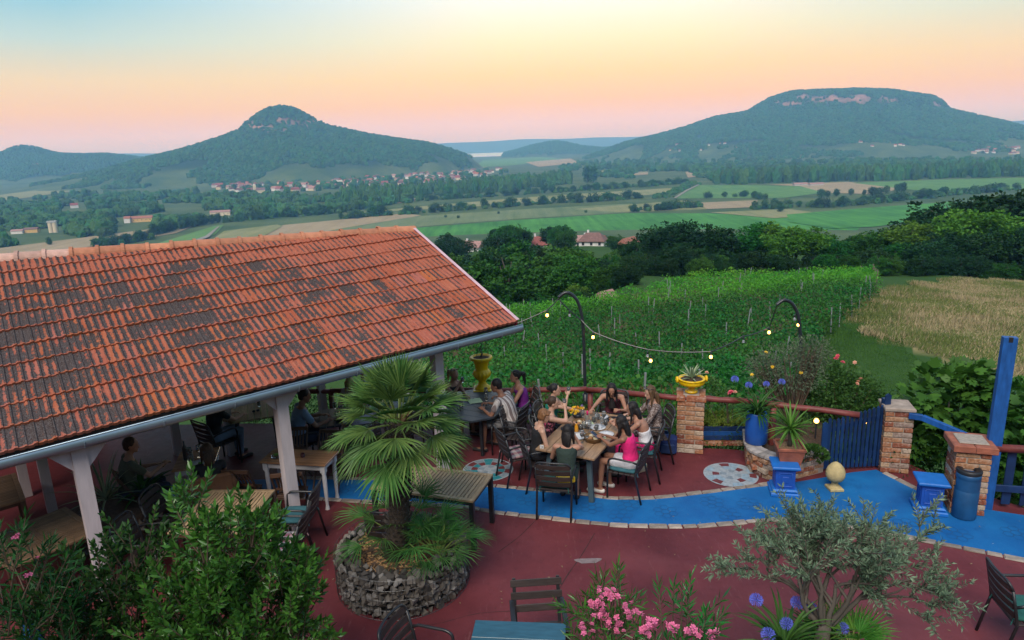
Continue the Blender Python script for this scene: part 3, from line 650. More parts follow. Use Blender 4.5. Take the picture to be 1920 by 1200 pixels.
for a in (-9.0, -6, -3, -.6, .06):
    for i in range(n):
        th = (math.pi + .9) * i / (n - 1) - .75; Vs.append(EB + ED * a - EN0 * .062 + Vector((0, 0, -.062)) - EN0 * (gr * math.cos(th)) * 1.0 + Vector((0, 0, -gr * math.sin(th))) - PO)
q.add(Vs, [(k * n + i, (k + 1) * n + i, (k + 1) * n + i + 1, k * n + i + 1) for k in range(4) for i in range(n - 1)])
q.tube([EB + ED * a - EN0 * (.062 + gr * .74) + Vector((0, 0, -.010)) - PO for a in (-9.0, -4, .06)], .011, 8)
q.add([EB + ED * .06 - EN0 * .062 + Vector((0, 0, -.062)) - EN0 * gr * math.cos(math.pi * i / 9) + Vector((0, 0, -gr * math.sin(math.pi * i / 9))) - PO for i in range(10)], [tuple(range(10))])
gut = q.build('gutter', gut_m, pav, smooth=True)
for k in range(11):
    a = -.35 - k * .82; q = MB()
    q.tube([EB + ED * a - EN0 * .062 + Vector((0, 0, -.062)) - EN0 * ((gr + .006) * math.cos(th)) + Vector((0, 0, -(gr + .006) * math.sin(th))) - PO for th in [math.pi * i / 8 - .12 for i in range(9)]], .009, 6); q.build('gutter_bracket', gut_m, gut)
# posts
FP = [G(832, 885), G(555, 997), G(206, 1140) + EN0 * .18]; FP.append(FP[2] + (FP[2] - FP[1]))
BPOST = [Vector((-2.85, 12.75, 0)), Vector((-3.75, 12.85, 0)), FP[1] + EN0 * 3.3, FP[1] + EN0 * 4.0 + ED * -.75, G(99, 960), G(52, 930), ]
def eave_h(p):     # underside of the roof above a point
    v = Vector((p.x, p.y, 0)) - Vector((EB.x, EB.y, 0)); bn_ = v.dot(EN0); return EB.z + bn_ * math.tan(SL) + (v.dot(ED)) * ED.z - .09
pdir = (FP[0] - FP[1]).normalized(); pn_ = Vector((-pdir.y, pdir.x, 0)); PR = Matrix((pdir, pn_, Vector((0, 0, 1)))).transposed()
for i, p in enumerate(FP + BPOST):
    h = eave_h(p) if i < 4 else min(eave_h(p), 3.4); w = .155 if i < 4 else .13; q = MB(); q.cham((0, 0, h / 2), (w, w, h), .008, PR)
    o = q.build('post', white_m, pav); o.location = p - PO
    if i < 4:
        for s in (-1, 1):
            q = MB(); tri = [(0, 0), (s * .30, 0), (0, -.34)]; V = [pdir * x + Vector((0, 0, h - .06 + z)) + pn_ * w_ for w_ in (-.05, .05) for x, z in tri]
            V = [v + pdir * s * (w / 2 + .001) for v in V]; q.add(V, [(0, 1, 2), (5, 4, 3), (0, 3, 4, 1), (1, 4, 5, 2), (2, 5, 3, 0)]); bb = q.build('brace', white_m, pav); bb.location = p - PO
for a, b in zip(FP, FP[1:]):
    q = MB(); za, zb = eave_h(a) - .03, eave_h(b) - .03; q.bar(a + EN0 * .0 + Vector((0, 0, za + .02)) - PO, b + Vector((0, 0, zb + .02)) - PO, .10, .10); q.build('eave_beam', white_m, pav)
e0 = FP[0] + pdir * 1.15; q = MB(); q.bar(FP[0] + Vector((0, 0, eave_h(FP[0]) - .03)) - PO, e0 + Vector((0, 0, eave_h(e0) - .03)) - PO, .12, .14); q.build('eave_beam', white_m, pav)
for k in range(9):
    a = -.4 - k * .95; q = MB(); q.bar(EB + ED * a + EE * .05 - EW * .10 - PO, EB + ED * a + EE * (ridge_b(a) - .1) - EW * .10 - PO, .08, .11); q.build('rafter', dark_wood, pav)
# dark wall at the pavilion's far end, plus unseen wing added to block light
q = MB(); wa = Vector((-11.5, 11.0, 0)); wb = Vector((-4.4, 13.2, 0)); q.bar(Vector((-13, 9.4, 1.5)), Vector((-8.3, 13.0, 1.5)), .2, 3.0); 
q.bar(Vector((-8.4, 3.2, 1.5)), Vector((-13, 9.2, 1.5)), .2, 3.0); w_o = q.build('pavilion_wall_and_blocker', simple('rose_plaster', (.22, .11, .12), .9, .2, 3, .004)); tag(w_o, 'dim rose plaster wall at the dark end under the tile roof, with an unseen wing added to block light', 'wall')

# ------------------------------------------------------------------ railing of stripped logs
log_m = simple('red_brown_log', (.17, .035, .028), .55, .35, 5, .006, stretch=(1, 1, 1))
rail = thing('log_railing', 'red brown log railing along the far edge of the terrace', 'railing', (P1.x, P1.y, 0)); RO = Vector(rail.location)
rp = [Vector((-7.5, 13.0, .70))] + [G(px, py, z) for px, py, z in ((620, 733, .70), (827, 732, .70), (993, 731, .70), (1043, 729, .70), (1100, 730, .72), (1173, 737, .80), (1273, 746, .95), (1385, 751, .95), (1450, 762, .95), (1530, 772, .95), (1612, 778, .95))]
def log(a, b, r0=.052, r1=.048):
    q = MB(); n = 7; P = [a.lerp(b, i / (n - 1)) + Vector((0, 0, random.uniform(-.012, .012))) for i in range(n)]; q.tube([p - RO for p in P], [r0 + (r1 - r0) * i / (n - 1) + random.uniform(-.003, .003) for i in range(n)], 10); q.build('log_rail', log_m, rail, smooth=True)
for i in (0, 1, 3, 5, 7, 8): 
    a, b = rp[i], rp[{0: 1, 1: 3, 3: 5, 5: 7, 7: 8, 8: 11}[i]]; log(a, b)
for p in (rp[1], rp[2], rp[3] + Vector((.05, 0, 0)), rp[5] + Vector((.07, .02, 0)), rp[6], rp[9]):
    q = MB(); q.tube([Vector((p.x, p.y, -.2)) - RO, Vector((p.x, p.y, p.z - .02)) - RO], [.055, .05], 10); q.build('log_post', log_m, rail, smooth=True)

# ------------------------------------------------------------------ furniture
black_metal = simple('black_painted_metal', (.018, .019, .022), .38, .3, 6, 0, spec=.5)
slat_dark = simple('dark_brown_slat', (.035, .024, .022), .55, .35, 6, .002, stretch=(1, 8, 8), objvar=.2)
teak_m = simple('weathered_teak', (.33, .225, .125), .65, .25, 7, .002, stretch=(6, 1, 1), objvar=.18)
teak_dark = simple('dark_teak', (.22, .13, .07), .65, .25, 7, .002, stretch=(6, 1, 1), objvar=.18)  # same teak in a darker tone
oak_m = simple('worn_oak_board', (.30, .185, .105), .5, .3, 5, .002, stretch=(8, 1, 1), objvar=.15)
teal_leg = simple('blue_grey_paint', (.05, .085, .105), .5, .2, 6)
white_paint = simple('white_furniture_paint', (.62, .60, .60), .5, .1, 6)
brown_wood = simple('brown_hardwood', (.075, .036, .020), .55, .3, 6, .002, objvar=.2)
cush = {'teal': simple('teal_cushion', (.03, .115, .14), .9, .2, 14, .004), 'green': simple('green_cushion', (.012, .10, .085), .9, .2, 14, .004), 'grey': simple('grey_cushion', (.19, .22, .25), .9, .2, 14, .004)}
pq = NT('plaid_cushion'); pvv = pq.coord('Object'); ps = pq.n('ShaderNodeSeparateXYZ'); pq.l(pvv, ps.inputs[0])
s1 = pq.ramp(pq.math('FRACT', pq.math('MULTIPLY', ps.outputs[0], 7.5)), [(.45, 0.0), (.5, 1.0)]); s2 = pq.ramp(pq.math('FRACT', pq.math('MULTIPLY', ps.outputs[1], 7.5)), [(.45, 0.0), (.5, 1.0)])
cush['plaid'] = pq.out(pq.mix(.5, pq.mix(s1, (.42, .36, .36), (.34, .07, .08)), pq.mix(s2, (.45, .42, .42), (.06, .09, .16))), .9)

def arc(p0, p1, p2, n=6):
    p0, p1, p2 = Vector(p0), Vector(p1), Vector(p2); return [p0 * (1 - t) ** 2 + p1 * 2 * t * (1 - t) + p2 * t * t for t in [i / n for i in range(n + 1)]]
def make_armchair(label):
    t = thing('garden_armchair', label, 'chair'); w = .25
    for s in (-1, 1):
        q = MB(); q.tube([(s * w, .22, 0), (s * w, .215, .44), (s * (w + .005), .20, .60)] + arc((s * (w + .005), .20, .60), (s * (w + .01), .20, .67), (s * (w + .01), .10, .675)) + [(s * (w + .01), -.17, .665), (s * w, -.235, .64)], .0155, 8); q.build('arm_frame', black_metal, t, smooth=True)
        q = MB(); q.tube([(s * (w - .005), -.30, 0), (s * w, -.205, .43), (s * w, -.225, .55), (s * (w - .005), -.285, .82)], .016, 8); q.build('leg', black_metal, t, smooth=True)
    q = MB(); q.tube([(-w + .005, -.285, .82)] + arc((-w + .005, -.285, .82), (-w + .005, -.315, .90), (-w + .10, -.33, .905), 5) + arc((-w + .10, -.33, .905), (0, -.36, .915), (w - .10, -.33, .905), 6) + arc((w - .10, -.33, .905), (w - .005, -.315, .90), (w - .005, -.285, .82), 5), .014, 8); q.build('top_hoop', black_metal, t, smooth=True)
    for k in range(4):
        z = .515 + .095 * k; y = -.222 - .066 * (z - .515) / .3
        q = MB(); n = 6
        for i in range(n):
            x0, x1 = -w + .01 + (2 * w - .02) * i / n, -w + .01 + (2 * w - .02) * (i + 1) / n
            y0, y1 = y - .03 * (1 - (2 * i / n - 1) ** 2), y - .03 * (1 - (2 * (i + 1) / n - 1) ** 2)
            q.add([(x0, y0, z), (x1, y1, z), (x1, y1 - .012, z + .068), (x0, y0 - .012, z + .068), (x0, y0 - .016, z), (x1, y1 - .016, z), (x1, y1 - .028, z + .068), (x0, y0 - .028, z + .068)], [(0, 1, 2, 3), (7, 6, 5, 4), (3, 2, 6, 7), (4, 5, 1, 0)])
        q.build('back_slat', slat_dark, t)
    for k in range(5):
        q = MB(); q.cham((0, -.17 + .088 * k, .437), (.49, .075, .018), .004); q.build('seat_slat', slat_dark, t)
    q = MB(); q.tube([(-w, .21, .42), (w, .21, .42)], .011, 6); q.tube([(-w, -.2, .42), (w, -.2, .42)], .011, 6); q.build('seat_rail', black_metal, t, smooth=True)
    return t
def make_folding(label):
    t = thing('folding_chair', label, 'chair'); w = .21
    for s in (-1, 1):
        q = MB(); q.bar((s * w, .24, 0), (s * w, -.20, .86), .035, .022, (1, 0, 0)); q.build('back_leg', brown_wood, t)
        q = MB(); q.bar((s * (w - .03), -.24, 0), (s * (w - .03), .20, .44), .035, .022, (1, 0, 0)); q.build('leg', brown_wood, t)
    for k in range(6): q = MB(); q.cham((0, -.14 + .062 * k, .45), (.40, .050, .016), .004); q.build('seat_slat', brown_wood, t)
    for k in range(7):
        x = -.15 + .05 * k; q = MB(); q.bar((x, -.055, .58), (x, -.185, .83), .026, .012, (0, 1, 0)); q.build('back_slat', brown_wood, t)
    q = MB(); q.bar((-w, -.20, .845), (w, -.20, .845), .025, .06); q.build('top_rail', brown_wood, t)
    q = MB(); q.bar((-w, -.052, .57), (w, -.052, .57), .022, .04); q.build('lower_rail', brown_wood, t)
    return t
def make_flat(label):
    t = thing('garden_armchair', label, 'chair'); w = .225
    for s in (-1, 1):
        q = MB(); q.bar((s * w, -.24, 0), (s * w, -.20, .44), .034, .034, (0, 1, 0)); q.bar((s * w, -.20, .44), (s * w, -.31, .90), .034, .022, (0, 1, 0)); q.build('leg', black_metal, t)
        q = MB(); q.bar((s * (w + .03), .22, 0), (s * (w + .03), .20, .645), .034, .034, (0, 1, 0)); q.build('leg', black_metal, t); q = MB(); q.bar((s * (w + .03), .25, .655), (s * (w + .03), -.27, .665), .05, .022); q.build('armrest', black_metal, t)
    for k in range(3):
        z = .60 + .125 * k; q = MB(); y = -.205 - .11 * (z - .44) / .46; q.cham((0, y + .016, z), (2 * w + .075, .018, .075), .004, Matrix.Rotation(.235, 3, 'X')); q.build('back_slat', slat_dark, t)
    for k in range(5): q = MB(); q.cham((0, -.17 + .088 * k, .437), (.46, .075, .018), .004); q.build('seat_slat', slat_dark, t)
    q = MB(); q.bar((-w, .2, .42), (w, .2, .42), .022, .03); q.bar((-w, -.2, .42), (w, -.2, .42), .022, .03); q.build('seat_rail', black_metal, t)
    return t
_first = {}
def chair(kind, label, x, y, face, group=None):
    if kind not in _first: _first[kind] = t = {'arm': make_armchair, 'fold': make_folding, 'flat': make_flat}[kind](label)
    else: t = copy_tree(_first[kind])
    t.location = (x, y, 0); t.rotation_euler = (0, 0, math.atan2(face[1], face[0]) - math.pi / 2); t['label'] = label
    t['group'] = group or ('black slatted garden armchairs' if kind == 'arm' else 'brown folding chairs'); return t
def cushion(kind, label, ch, dz=0.0, size=.42):
    t = thing('seat_cushion', label, 'cushion', (0, 0, 0), 0, 'chair cushions'); q = MB(); n = 10; V = []; F = []
    for zz, k in ((-.022, .92), (-.012, 1.0), (.012, 1.0), (.022, .93), (.03, .6)):
        for i in range(24):
            a = 2 * math.pi * i / 24; c, s = math.cos(a), math.sin(a); r = k * size / 2 / max(abs(c), abs(s)) ** .75; V.append((c * r, s * r, zz))
    for k in range(4):
        for i in range(24): j_ = (i + 1) % 24; F.append((k * 24 + i, k * 24 + j_, (k + 1) * 24 + j_, (k + 1) * 24 + i))
    F += [tuple(reversed(range(24))), tuple(range(96, 120))]; q.add(V, F); q.build('pad', cush[kind], t, smooth=True)
    for s in (-1, 1): q = MB(); q.tube([(s * .17, -size / 2 + .01, 0), (s * .2, -size / 2 - .03, .01), (s * .21, -size / 2 - .05, -.05)], .006, 5); q.build('tie', cush[kind], t)
    f = Vector((0, 1, 0)); f.rotate(ch.rotation_euler); p = Vector(ch.location) + f * .02; t.location = (p.x, p.y, .47 + dz); t.rotation_euler = ch.rotation_euler; return t

# -- table B: long oak table of the big group
tbN = Vector((.70, 9.53, 0)); tbF = Vector((1.50, 11.06, 0)); tbc = (tbN + tbF) / 2; tbL = (tbF - tbN).length; tba = math.atan2((tbF - tbN).y, (tbF - tbN).x) - math.pi / 2
def table_top_boards(t, L, W, n, z, th, mat, name='table_board', gap=.008, axis='y'):
    bw = W / n
    for k in range(n):
        q = MB(); q.cham((0, 0, 0), (bw - gap, L, th) if axis == 'y' else (L, bw - gap, th), .004); o = q.build(name, mat, t)
        o.location = ((-W / 2 + bw * (k + .5)), 0, z) if axis == 'y' else (0, (-W / 2 + bw * (k + .5)), z)
tb = thing('dining_table', 'long oak board table with splayed blue grey legs, crowded with glasses and plates', 'table', tbc, tba)
table_top_boards(tb, tbL, .95, 5, .725, .034, oak_m)
for sx in (-1, 1):
    for sy in (-1, 1):
        q = MB(); q.bar((sx * .40, sy * (tbL / 2 - .07), 0), (sx * .30, sy * (tbL / 2 - .22), .69), .075, .06, (0, 1, 0)); q.build('leg', teal_leg, tb)
for sy in (-1, 1): q = MB(); q.bar((-.32, sy * (tbL / 2 - .21), .685), (.32, sy * (tbL / 2 - .21), .685), .06, .05); q.build('cross_rail', teal_leg, tb)
q = MB(); q.bar((0, -tbL / 2 + .2, .67), (0, tbL / 2 - .2, .67), .05, .05); q.build('stretcher', teal_leg, tb)
# -- table A: dark octagonal table
grey_board = simple('blackened_board', (.030, .036, .045), .42, .3, 5, .002, stretch=(1, 7, 1), objvar=.2)
def octo_table(label, c, rx, ry, rz, mat, legm, n=8, z=.725):
    t = thing('octagonal_table', label, 'table', c, rz); bw = 2 * rx / n; cut = .42
    def hw(x): return ry if abs(x) < rx * (1 - cut) else ry * (1 - (abs(x) - rx * (1 - cut)) / rx)
    for k in range(n):
        x0 = -rx + bw * k + .004; x1 = x0 + bw - .008; xs_ = [x0, x1]; 
        for xb in (-rx * (1 - cut), rx * (1 - cut)):
            if x0 < xb < x1: xs_.insert(1, xb)
        poly = [(x, -hw(x)) for x in xs_] + [(x, hw(x)) for x in reversed(xs_)]; q = MB(); q.prism(poly, z - .015, z + .017); q.build('table_board', mat, t)
    for sx in (-1, 1):
        for sy in (-1, 1): q = MB(); q.bar((sx * rx * .62, sy * ry * .62, 0), (sx * rx * .55, sy * ry * .55, z - .02), .05, .05); q.build('leg', legm, t)
    for sx in (-1, 1): q = MB(); q.bar((sx * rx * .56, -ry * .56, z - .04), (sx * rx * .56, ry * .56, z - .04), .03, .04); q.build('rail', legm, t)
    return t
octo_table('dark grey octagonal table beside the tall yellow urn', (-.72, 11.72, 0), .72, .62, R(62), grey_board, black_metal, 7)
octo_table('pale slatted octagonal table under the roof near the log railing', (-4.72, 11.9, 0), .55, .55, R(20), teak_m, black_metal, 10)
octo_table('small dark table between the man in blue and the blond woman', (-3.1, 11.35, 0), .42, .42, R(10), grey_board, black_metal, 6)
def slat_table(label, c, L, W, rz, mat, legm, n, frame=True, centre=False, z=.725):
    """slats run across the length"""
    t = thing('slatted_table', label, 'table', c, rz); fr = .06
    for s in (-1, 1):
        q = MB(); q.cham((0, s * (W / 2 - fr / 2), z), (L, fr, .032), .004); q.build('frame_rail', mat, t)
        q = MB(); q.cham((s * (L / 2 - fr / 2), 0, z), (fr, W - 2 * fr - .004, .032), .004); q.build('frame_rail', mat, t)
    secs = [(-W / 2 + fr, W / 2 - fr)] if not centre else [(-W / 2 + fr, -.03), (.03, W / 2 - fr)]
    if centre: q = MB(); q.cham((0, 0, z), (L - 2 * fr - .004, .056, .03), .004); q.build('frame_rail', mat, t)
    m = n; bw = (L - 2 * fr) / m; me = None
    for y0, y1 in secs:
        q = MB(); q.cham((0, 0, 0), (bw - .011, y1 - y0 - .006, .022), .003); me = q.mesh('table_slat', mat)
        for k in range(m): o = link('table_slat', me, t); o.location = (-L / 2 + fr + bw * (k + .5), (y0 + y1) / 2, z + random.uniform(-.001, .001))
    for sx in (-1, 1):
        for sy in (-1, 1): q = MB(); q.bar((sx * (L / 2 - .035), sy * (W / 2 - .035), 0), (sx * (L / 2 - .035), sy * (W / 2 - .035), z - .018), .062, .062, (0, 1, 0)); q.build('leg', legm, t)
    for sy in (-1, 1): q = MB(); q.bar((-L / 2 + .07, sy * (W / 2 - .035), z - .045), (L / 2 - .07, sy * (W / 2 - .035), z - .045), .03, .05); q.build('apron', legm, t)
    for sx in (-1, 1): q = MB(); q.bar((sx * (L / 2 - .035), -W / 2 + .07, z - .045), (sx * (L / 2 - .035), W / 2 - .07, z - .045), .03, .05); q.build('apron', legm, t)
    return t
# -- table C behind the palm
cN = Vector((-.62, 8.22, 0)); cF = Vector((-.37, 8.97, 0)); ca = math.atan2((cF - cN).y, (cF - cN).x) - math.pi / 2; cl = (cF - cN).length; lx = Vector((math.cos(ca), math.sin(ca), 0))
slat_table('teak slat table with black metal legs behind the palm', (cN + cF) / 2 - lx * .72, 1.5, cl, ca, teak_m, black_metal, 26)
# -- table F and the dark ones at the bottom left
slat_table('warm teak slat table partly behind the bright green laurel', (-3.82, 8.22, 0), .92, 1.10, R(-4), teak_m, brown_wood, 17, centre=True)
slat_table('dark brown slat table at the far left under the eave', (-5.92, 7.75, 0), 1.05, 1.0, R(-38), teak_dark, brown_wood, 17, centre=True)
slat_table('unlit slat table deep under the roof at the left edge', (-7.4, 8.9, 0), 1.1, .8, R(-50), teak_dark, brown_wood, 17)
# -- teal table at the bottom edge
teal_board = simple('teal_painted_board', (.022, .085, .125), .35, .25, 5, .001, stretch=(1, 6, 1), objvar=.1)
hA = Vector((-.46, 5.87, 0)); hB = Vector((.41, 5.77, 0)); ha = math.atan2((hB - hA).y, (hB - hA).x); hw_ = (hB - hA).length; hd = Vector((math.sin(ha), -math.cos(ha), 0))
th_ = thing('painted_table', 'teal painted board table cut by the bottom edge', 'table', (hA + hB) / 2 + hd * .5, ha)
table_top_boards(th_, hw_, 1.0, 4, .73, .03, teal_board, axis='x')
for sx in (-1, 1):
    for sy in (-1, 1): q = MB(); q.bar((sx * (hw_ / 2 - .05), sy * .44, 0), (sx * (hw_ / 2 - .05), sy * .44, .71), .055, .055, (0, 1, 0)); q.build('leg', teal_leg, th_)
for sy in (-1, 1): q = MB(); q.bar((-hw_ / 2 + .08, sy * .44, .69), (hw_ / 2 - .08, sy * .44, .69), .03, .05); q.build('apron', teal_leg, th_)
# -- tables with turned white legs
def white_table(label, corners):
    P = [Vector((c.x, c.y, 0)) for c in corners]; c = sum(P, Vector()) / 4; u = ((P[1] - P[0]) + (P[2] - P[3])) / 2; w = ((P[3] - P[0]) + (P[2] - P[1])) / 2
    L, W = u.length, w.length; t = thing('white_leg_table', label, 'table', c, math.atan2(u.y, u.x)); glossy = simple('varnished_pine', (.40, .21, .11), .22, .2, 4, .001, stretch=(1, 8, 1), objvar=.12)
    gb_ = glossy.node_tree.nodes['Principled BSDF']; gb_.inputs['Coat Weight'].default_value = 1; gb_.inputs['Coat IOR'].default_value = 2.0; gb_.inputs['Coat Roughness'].default_value = .08; table_top_boards(t, L, W, 6, .74, .028, glossy, axis='x', gap=.004)
    for sx in (-1, 1):
        for sy in (-1, 1):
            q = MB(); q.cham((0, 0, .66), (.075, .075, .12), .004); q.lathe([(.030, .60), (.038, .585), (.030, .57), (.034, .5), (.028, .25), (.022, .08), (.030, .03), (.034, 0)][::-1], 10); o = q.build('turned_leg', white_paint, t); o.location = (sx * (L / 2 - .07), sy * (W / 2 - .07), 0)
    for sy in (-1, 1): q = MB(); q.cham((0, sy * (W / 2 - .07), .675), (L - .22, .022, .09), .003); q.build('apron', white_paint, t)
    for sx in (-1, 1): q = MB(); q.cham((sx * (L / 2 - .07), 0, .675), (.022, W - .22, .09), .003); q.build('apron', white_paint, t)
    return t
white_table('pine table with white turned legs beside the second white post', [G(484, 866, .75), G(607, 873, .75), G(638, 846, .75), G(517, 841, .75)])
white_table('pine table with white legs where a couple sits in the shade', [G(322, 884, .75), G(402, 872, .75), G(412, 838, .75), G(338, 847, .75)])

# -- chairs
chB1 = chair('arm', 'armchair with the dark green cushion and a yellow bag, its back to the camera', .56, 9.20, (.25, 1))
chB2 = chair('arm', 'empty armchair with a red plaid cushion at the near corner of the long table', .02, 10.25, (.92, .35))
chB3 = chair('arm', 'armchair under the short haired woman in black', .36, 10.02, (.95, .2)); chB4 = chair('arm', 'armchair under the woman with tied hair who drinks', .56, 10.52, (.95, .05))
chB5 = chair('arm', 'armchair half hidden behind the drinking woman by the flower bowl', .66, 11.12, (.93, -.3))
chBh = chair('arm', 'armchair under the woman in bright pink top and white shorts', 1.64, 9.62, (-.86, .45)); chBg = chair('arm', 'armchair under the woman in pink trousers with a beige bag hung on it', 1.98, 10.2, (-.9, .25))
chBf = chair('arm', 'armchair under the woman in the patterned blouse next to the brick pillar', 2.26, 10.78, (-.93, -.05)); chBe = chair('arm', 'armchair at the far end of the long table before the railing', 1.70, 11.42, (-.25, -1))
chAm = chair('arm', 'armchair under the man in the striped shirt', -.12, 11.30, (-.86, .38)); chAp = chair('arm', 'armchair under the woman in purple by the railing', .10, 11.86, (-.95, -.15)); chAw = chair('arm', 'armchair under the blond woman in a black top by the white post', -1.16, 12.22, (.75, -.6))
chAe = chair('arm', 'empty armchair turned aside between the two tables of guests', .10, 10.98, (.85, -.3))
chC = chair('arm', 'armchair with plaid cushion pushed to the teak table behind the palm trunk', -1.62, 8.03, (.15, 1))
chF1 = chair('arm', 'armchair with a teal cushion beside the white post, by the teak table', -3.0, 8.52, (-1, .05)); chF2 = chair('arm', 'armchair with a pale plaid cushion, nearest of the two beside the teak table', -2.96, 7.86, (-1, .02))
chL1 = chair('arm', 'armchair on the shaded side of the teak table, back rail catching light', -4.62, 8.5, (1, -.05)); chL2 = chair('arm', 'armchair just behind the laurel on the shaded side of the teak table', -4.62, 7.8, (1, 0))
chH = chair('flat', 'dark armchair facing the camera behind the teal table', .16, 5.99, (.05, -1)); chHl = chair('arm', 'armchair cut by the bottom edge left of the teal table', -.96, 5.62, (.9, -.35))
chR1 = chair('arm', 'armchair at the bottom right, its back turned to the olive tree', G(1912, 1215).x, G(1912, 1215).y, (.95, -.15)); chR2 = chair('arm', 'armchair leaning in from the bottom right corner', G(1960, 1330).x, G(1960, 1330).y, (-.3, 1))
chK = chair('arm', 'armchair under the man in the blue shirt in the pavilion', -3.62, 11.0, (.85, .5)); chK2 = chair('arm', 'armchair behind the palm under the guest in pale pink', -2.55, 10.85, (-.35, .9))
for a in ((-4.0, 9.3, (.1, 1)), (-3.25, 9.15, (-.1, 1)), (-2.98, 10.25, (-.2, -1)), (-3.6, 10.42, (0, -1))):
    chair('fold', {-4.0: 'folding chair left of the white post, tucked under the pine table', -3.25: 'folding chair right of the white post, tucked under the pine table', -2.98: 'folding chair with a grey cushion on the far side of the pine table', -3.6: 'dark folding chair behind the pine table, furthest from the palm'}[a[0]], *a)
chE1 = chair('fold', 'folding chair under the man in the olive shirt in the shade', -5.55, 9.25, (.75, .6)); chE2 = chair('fold', 'folding chair with a brown jacket under the dark haired woman in the shade', -4.35, 9.12, (-.45, .9))
cushion('plaid', 'red and white plaid cushion on the empty armchair', chB2); cushion('green', 'round dark green cushion on the chair with the yellow bag', chB1); cushion('teal', 'teal cushion under the woman in white shorts', chBh); cushion('teal', 'teal cushion under the woman in pink trousers', chBg)
cushion('plaid', 'plaid cushion on the chair behind the palm trunk', chC); cushion('teal', 'teal cushion on the chair beside the white post', chF1); cushion('plaid', 'pale plaid cushion on the chair nearest the laurel', chF2); cushion('green', 'dark green cushion on the chair at the bottom right', chR1)

# ------------------------------------------------------------------ things of the terrace
yel = simple('yellow_gloss_paint', (.82, .50, .004), .35, .12, 8, .002); blue_paint = simple('blue_wood_paint', (.008, .075, .27), .5, .3, 5, .002, stretch=(4, 4, 1), objvar=.2); blue_dark = simple('deep_shaded_blue_paint', (.005, .028, .10), .5, .3, 5, .002, objvar=.2); blue_bright = simple('sky_blue_plaster', (.010, .14, .48), .5, .15, 6, .002)  # deep blue is darkened to stand in for shade on gate and fence
# tall fluted urn
ut = thing('tall_urn', 'tall yellow fluted urn with a young plant on a brick pillar', 'urn', (P1.x, P1.y, .70))
q = MB(); q.cham((0, 0, .03), (.34, .34, .06), .01); q.build('plinth', yel, ut)
q = MB(); fl = lambda i, a: 1 + (.045 * math.cos(14 * a) if 5 <= i <= 9 else .015 * math.cos(20 * a) if 11 <= i <= 13 else 0)
q.lathe([(.15, .06), (.14, .09), (.085, .14), (.065, .21), (.085, .225), (.10, .25), (.145, .29), (.165, .335), (.165, .37), (.145, .41), (.115, .425), (.115, .45), (.125, .52), (.15, .60), (.155, .615), (.20, .63), (.215, .655), (.205, .68), (.175, .685), (.15, .65)], 56, flute=fl); q.build('bowl', yel, ut, smooth=True)
q = MB(); q.lathe([(.155, .655), (.1, .668), (.02, .672)], 16); q.build('soil', soil_m, ut)
# low bowl planter with lion-head handles
bt = thing('bowl_planter', 'low yellow bowl planter with rosette handles and a striped agave', 'planter', (P2.x, P2.y + .1, 11 * .085 + .10))
q = MB(); q.lathe([(.105, 0), (.105, .025), (.06, .05), (.05, .085), (.07, .105), (.15, .12), (.205, .15), (.225, .19), (.215, .225), (.23, .235), (.22, .25), (.19, .245), (.18, .22)], 40, flute=lambda i, a: 1 + (.02 * math.cos(24 * a) if 5 <= i <= 7 else 0)); q.build('bowl', yel, bt, smooth=True)
q = MB(); q.lathe([(.195, .225), (.1, .24), (.02, .245)], 16); q.build('soil', soil_m, bt)
for s in (-1, 1):
    q = MB(); 
    for k in range(9): a = 2 * math.pi * k / 9; q.lathe([(.004, -.022), (.022, -.01), (.022, .012), (.004, .022)], 7, (s * .245, math.cos(a) * .028, .225 + math.sin(a) * .034))
    q.lathe([(.01, -.03), (.036, 0), (.01, .035)], 8, (s * .245, 0, .225)); q.build('rosette_handle', yel, bt, smooth=True)
# blue pedestals
def pedestal(label, p, rz):
    t = thing('pedestal', label, 'pedestal', (p.x, p.y, .004), rz)
    q = MB(); q.cham((0, 0, .03), (.40, .40, .06), .012); q.cham((0, 0, .085), (.35, .35, .05), .02); q.build('foot', blue_paint if 0 else blue_bright, t)
    q = MB(); q.cham((0, 0, .255), (.27, .27, .30), .01)
    for k in range(4):
        r = rotz(k * math.pi / 2)
        for x, z, sx, sz in ((0, .15, .19, .02), (0, .36, .19, .02), (-.09, .255, .02, .19), (.09, .255, .02, .19)): q.cham(r @ Vector((x, -.137, z)), (sx, .014, sz), .004, r)
        q.cham(r @ Vector((0, -.137, .255)), (.09, .012, .10), .004, r)
    q.build('die', simple('ultramarine_plaster', (.010, .075, .38), .5, .2, 6, .003), t)
    q = MB(); q.cham((0, 0, .42), (.32, .32, .03), .01); q.cham((0, 0, .455), (.39, .39, .045), .012); q.build('cap', blue_bright, t); return t
pedestal('bright blue plaster pedestal in front of the curved brick wall', G(1468, 922), R(-12)); pedestal('bright blue plaster pedestal beside the blue litter bin', G(1740, 955), R(-18))
# stone finial
fp = G(1564, 918); ft = thing('stone_finial', 'cream egg shaped stone finial on a small foot behind the olive tree', 'finial', (fp.x, fp.y, .005)); cream = simple('cream_cast_stone', (.46, .36, .17), .8, .2, 12, .006)
q = MB(); q.cham((0, 0, .025), (.20, .20, .05), .01); q.lathe([(.08, .05), (.05, .08), (.045, .12), (.07, .14)], 20); q.build('foot', cream, ft, smooth=False)
q = MB(); q.lathe([(.06, .14), (.11, .17), (.135, .23), (.135, .29), (.11, .36), (.07, .41), (.03, .44), (.005, .45)], 40, flute=lambda i, a: 1 + .03 * abs(math.sin(4 * a + i * .8))); q.build('cone', cream, ft, smooth=True)
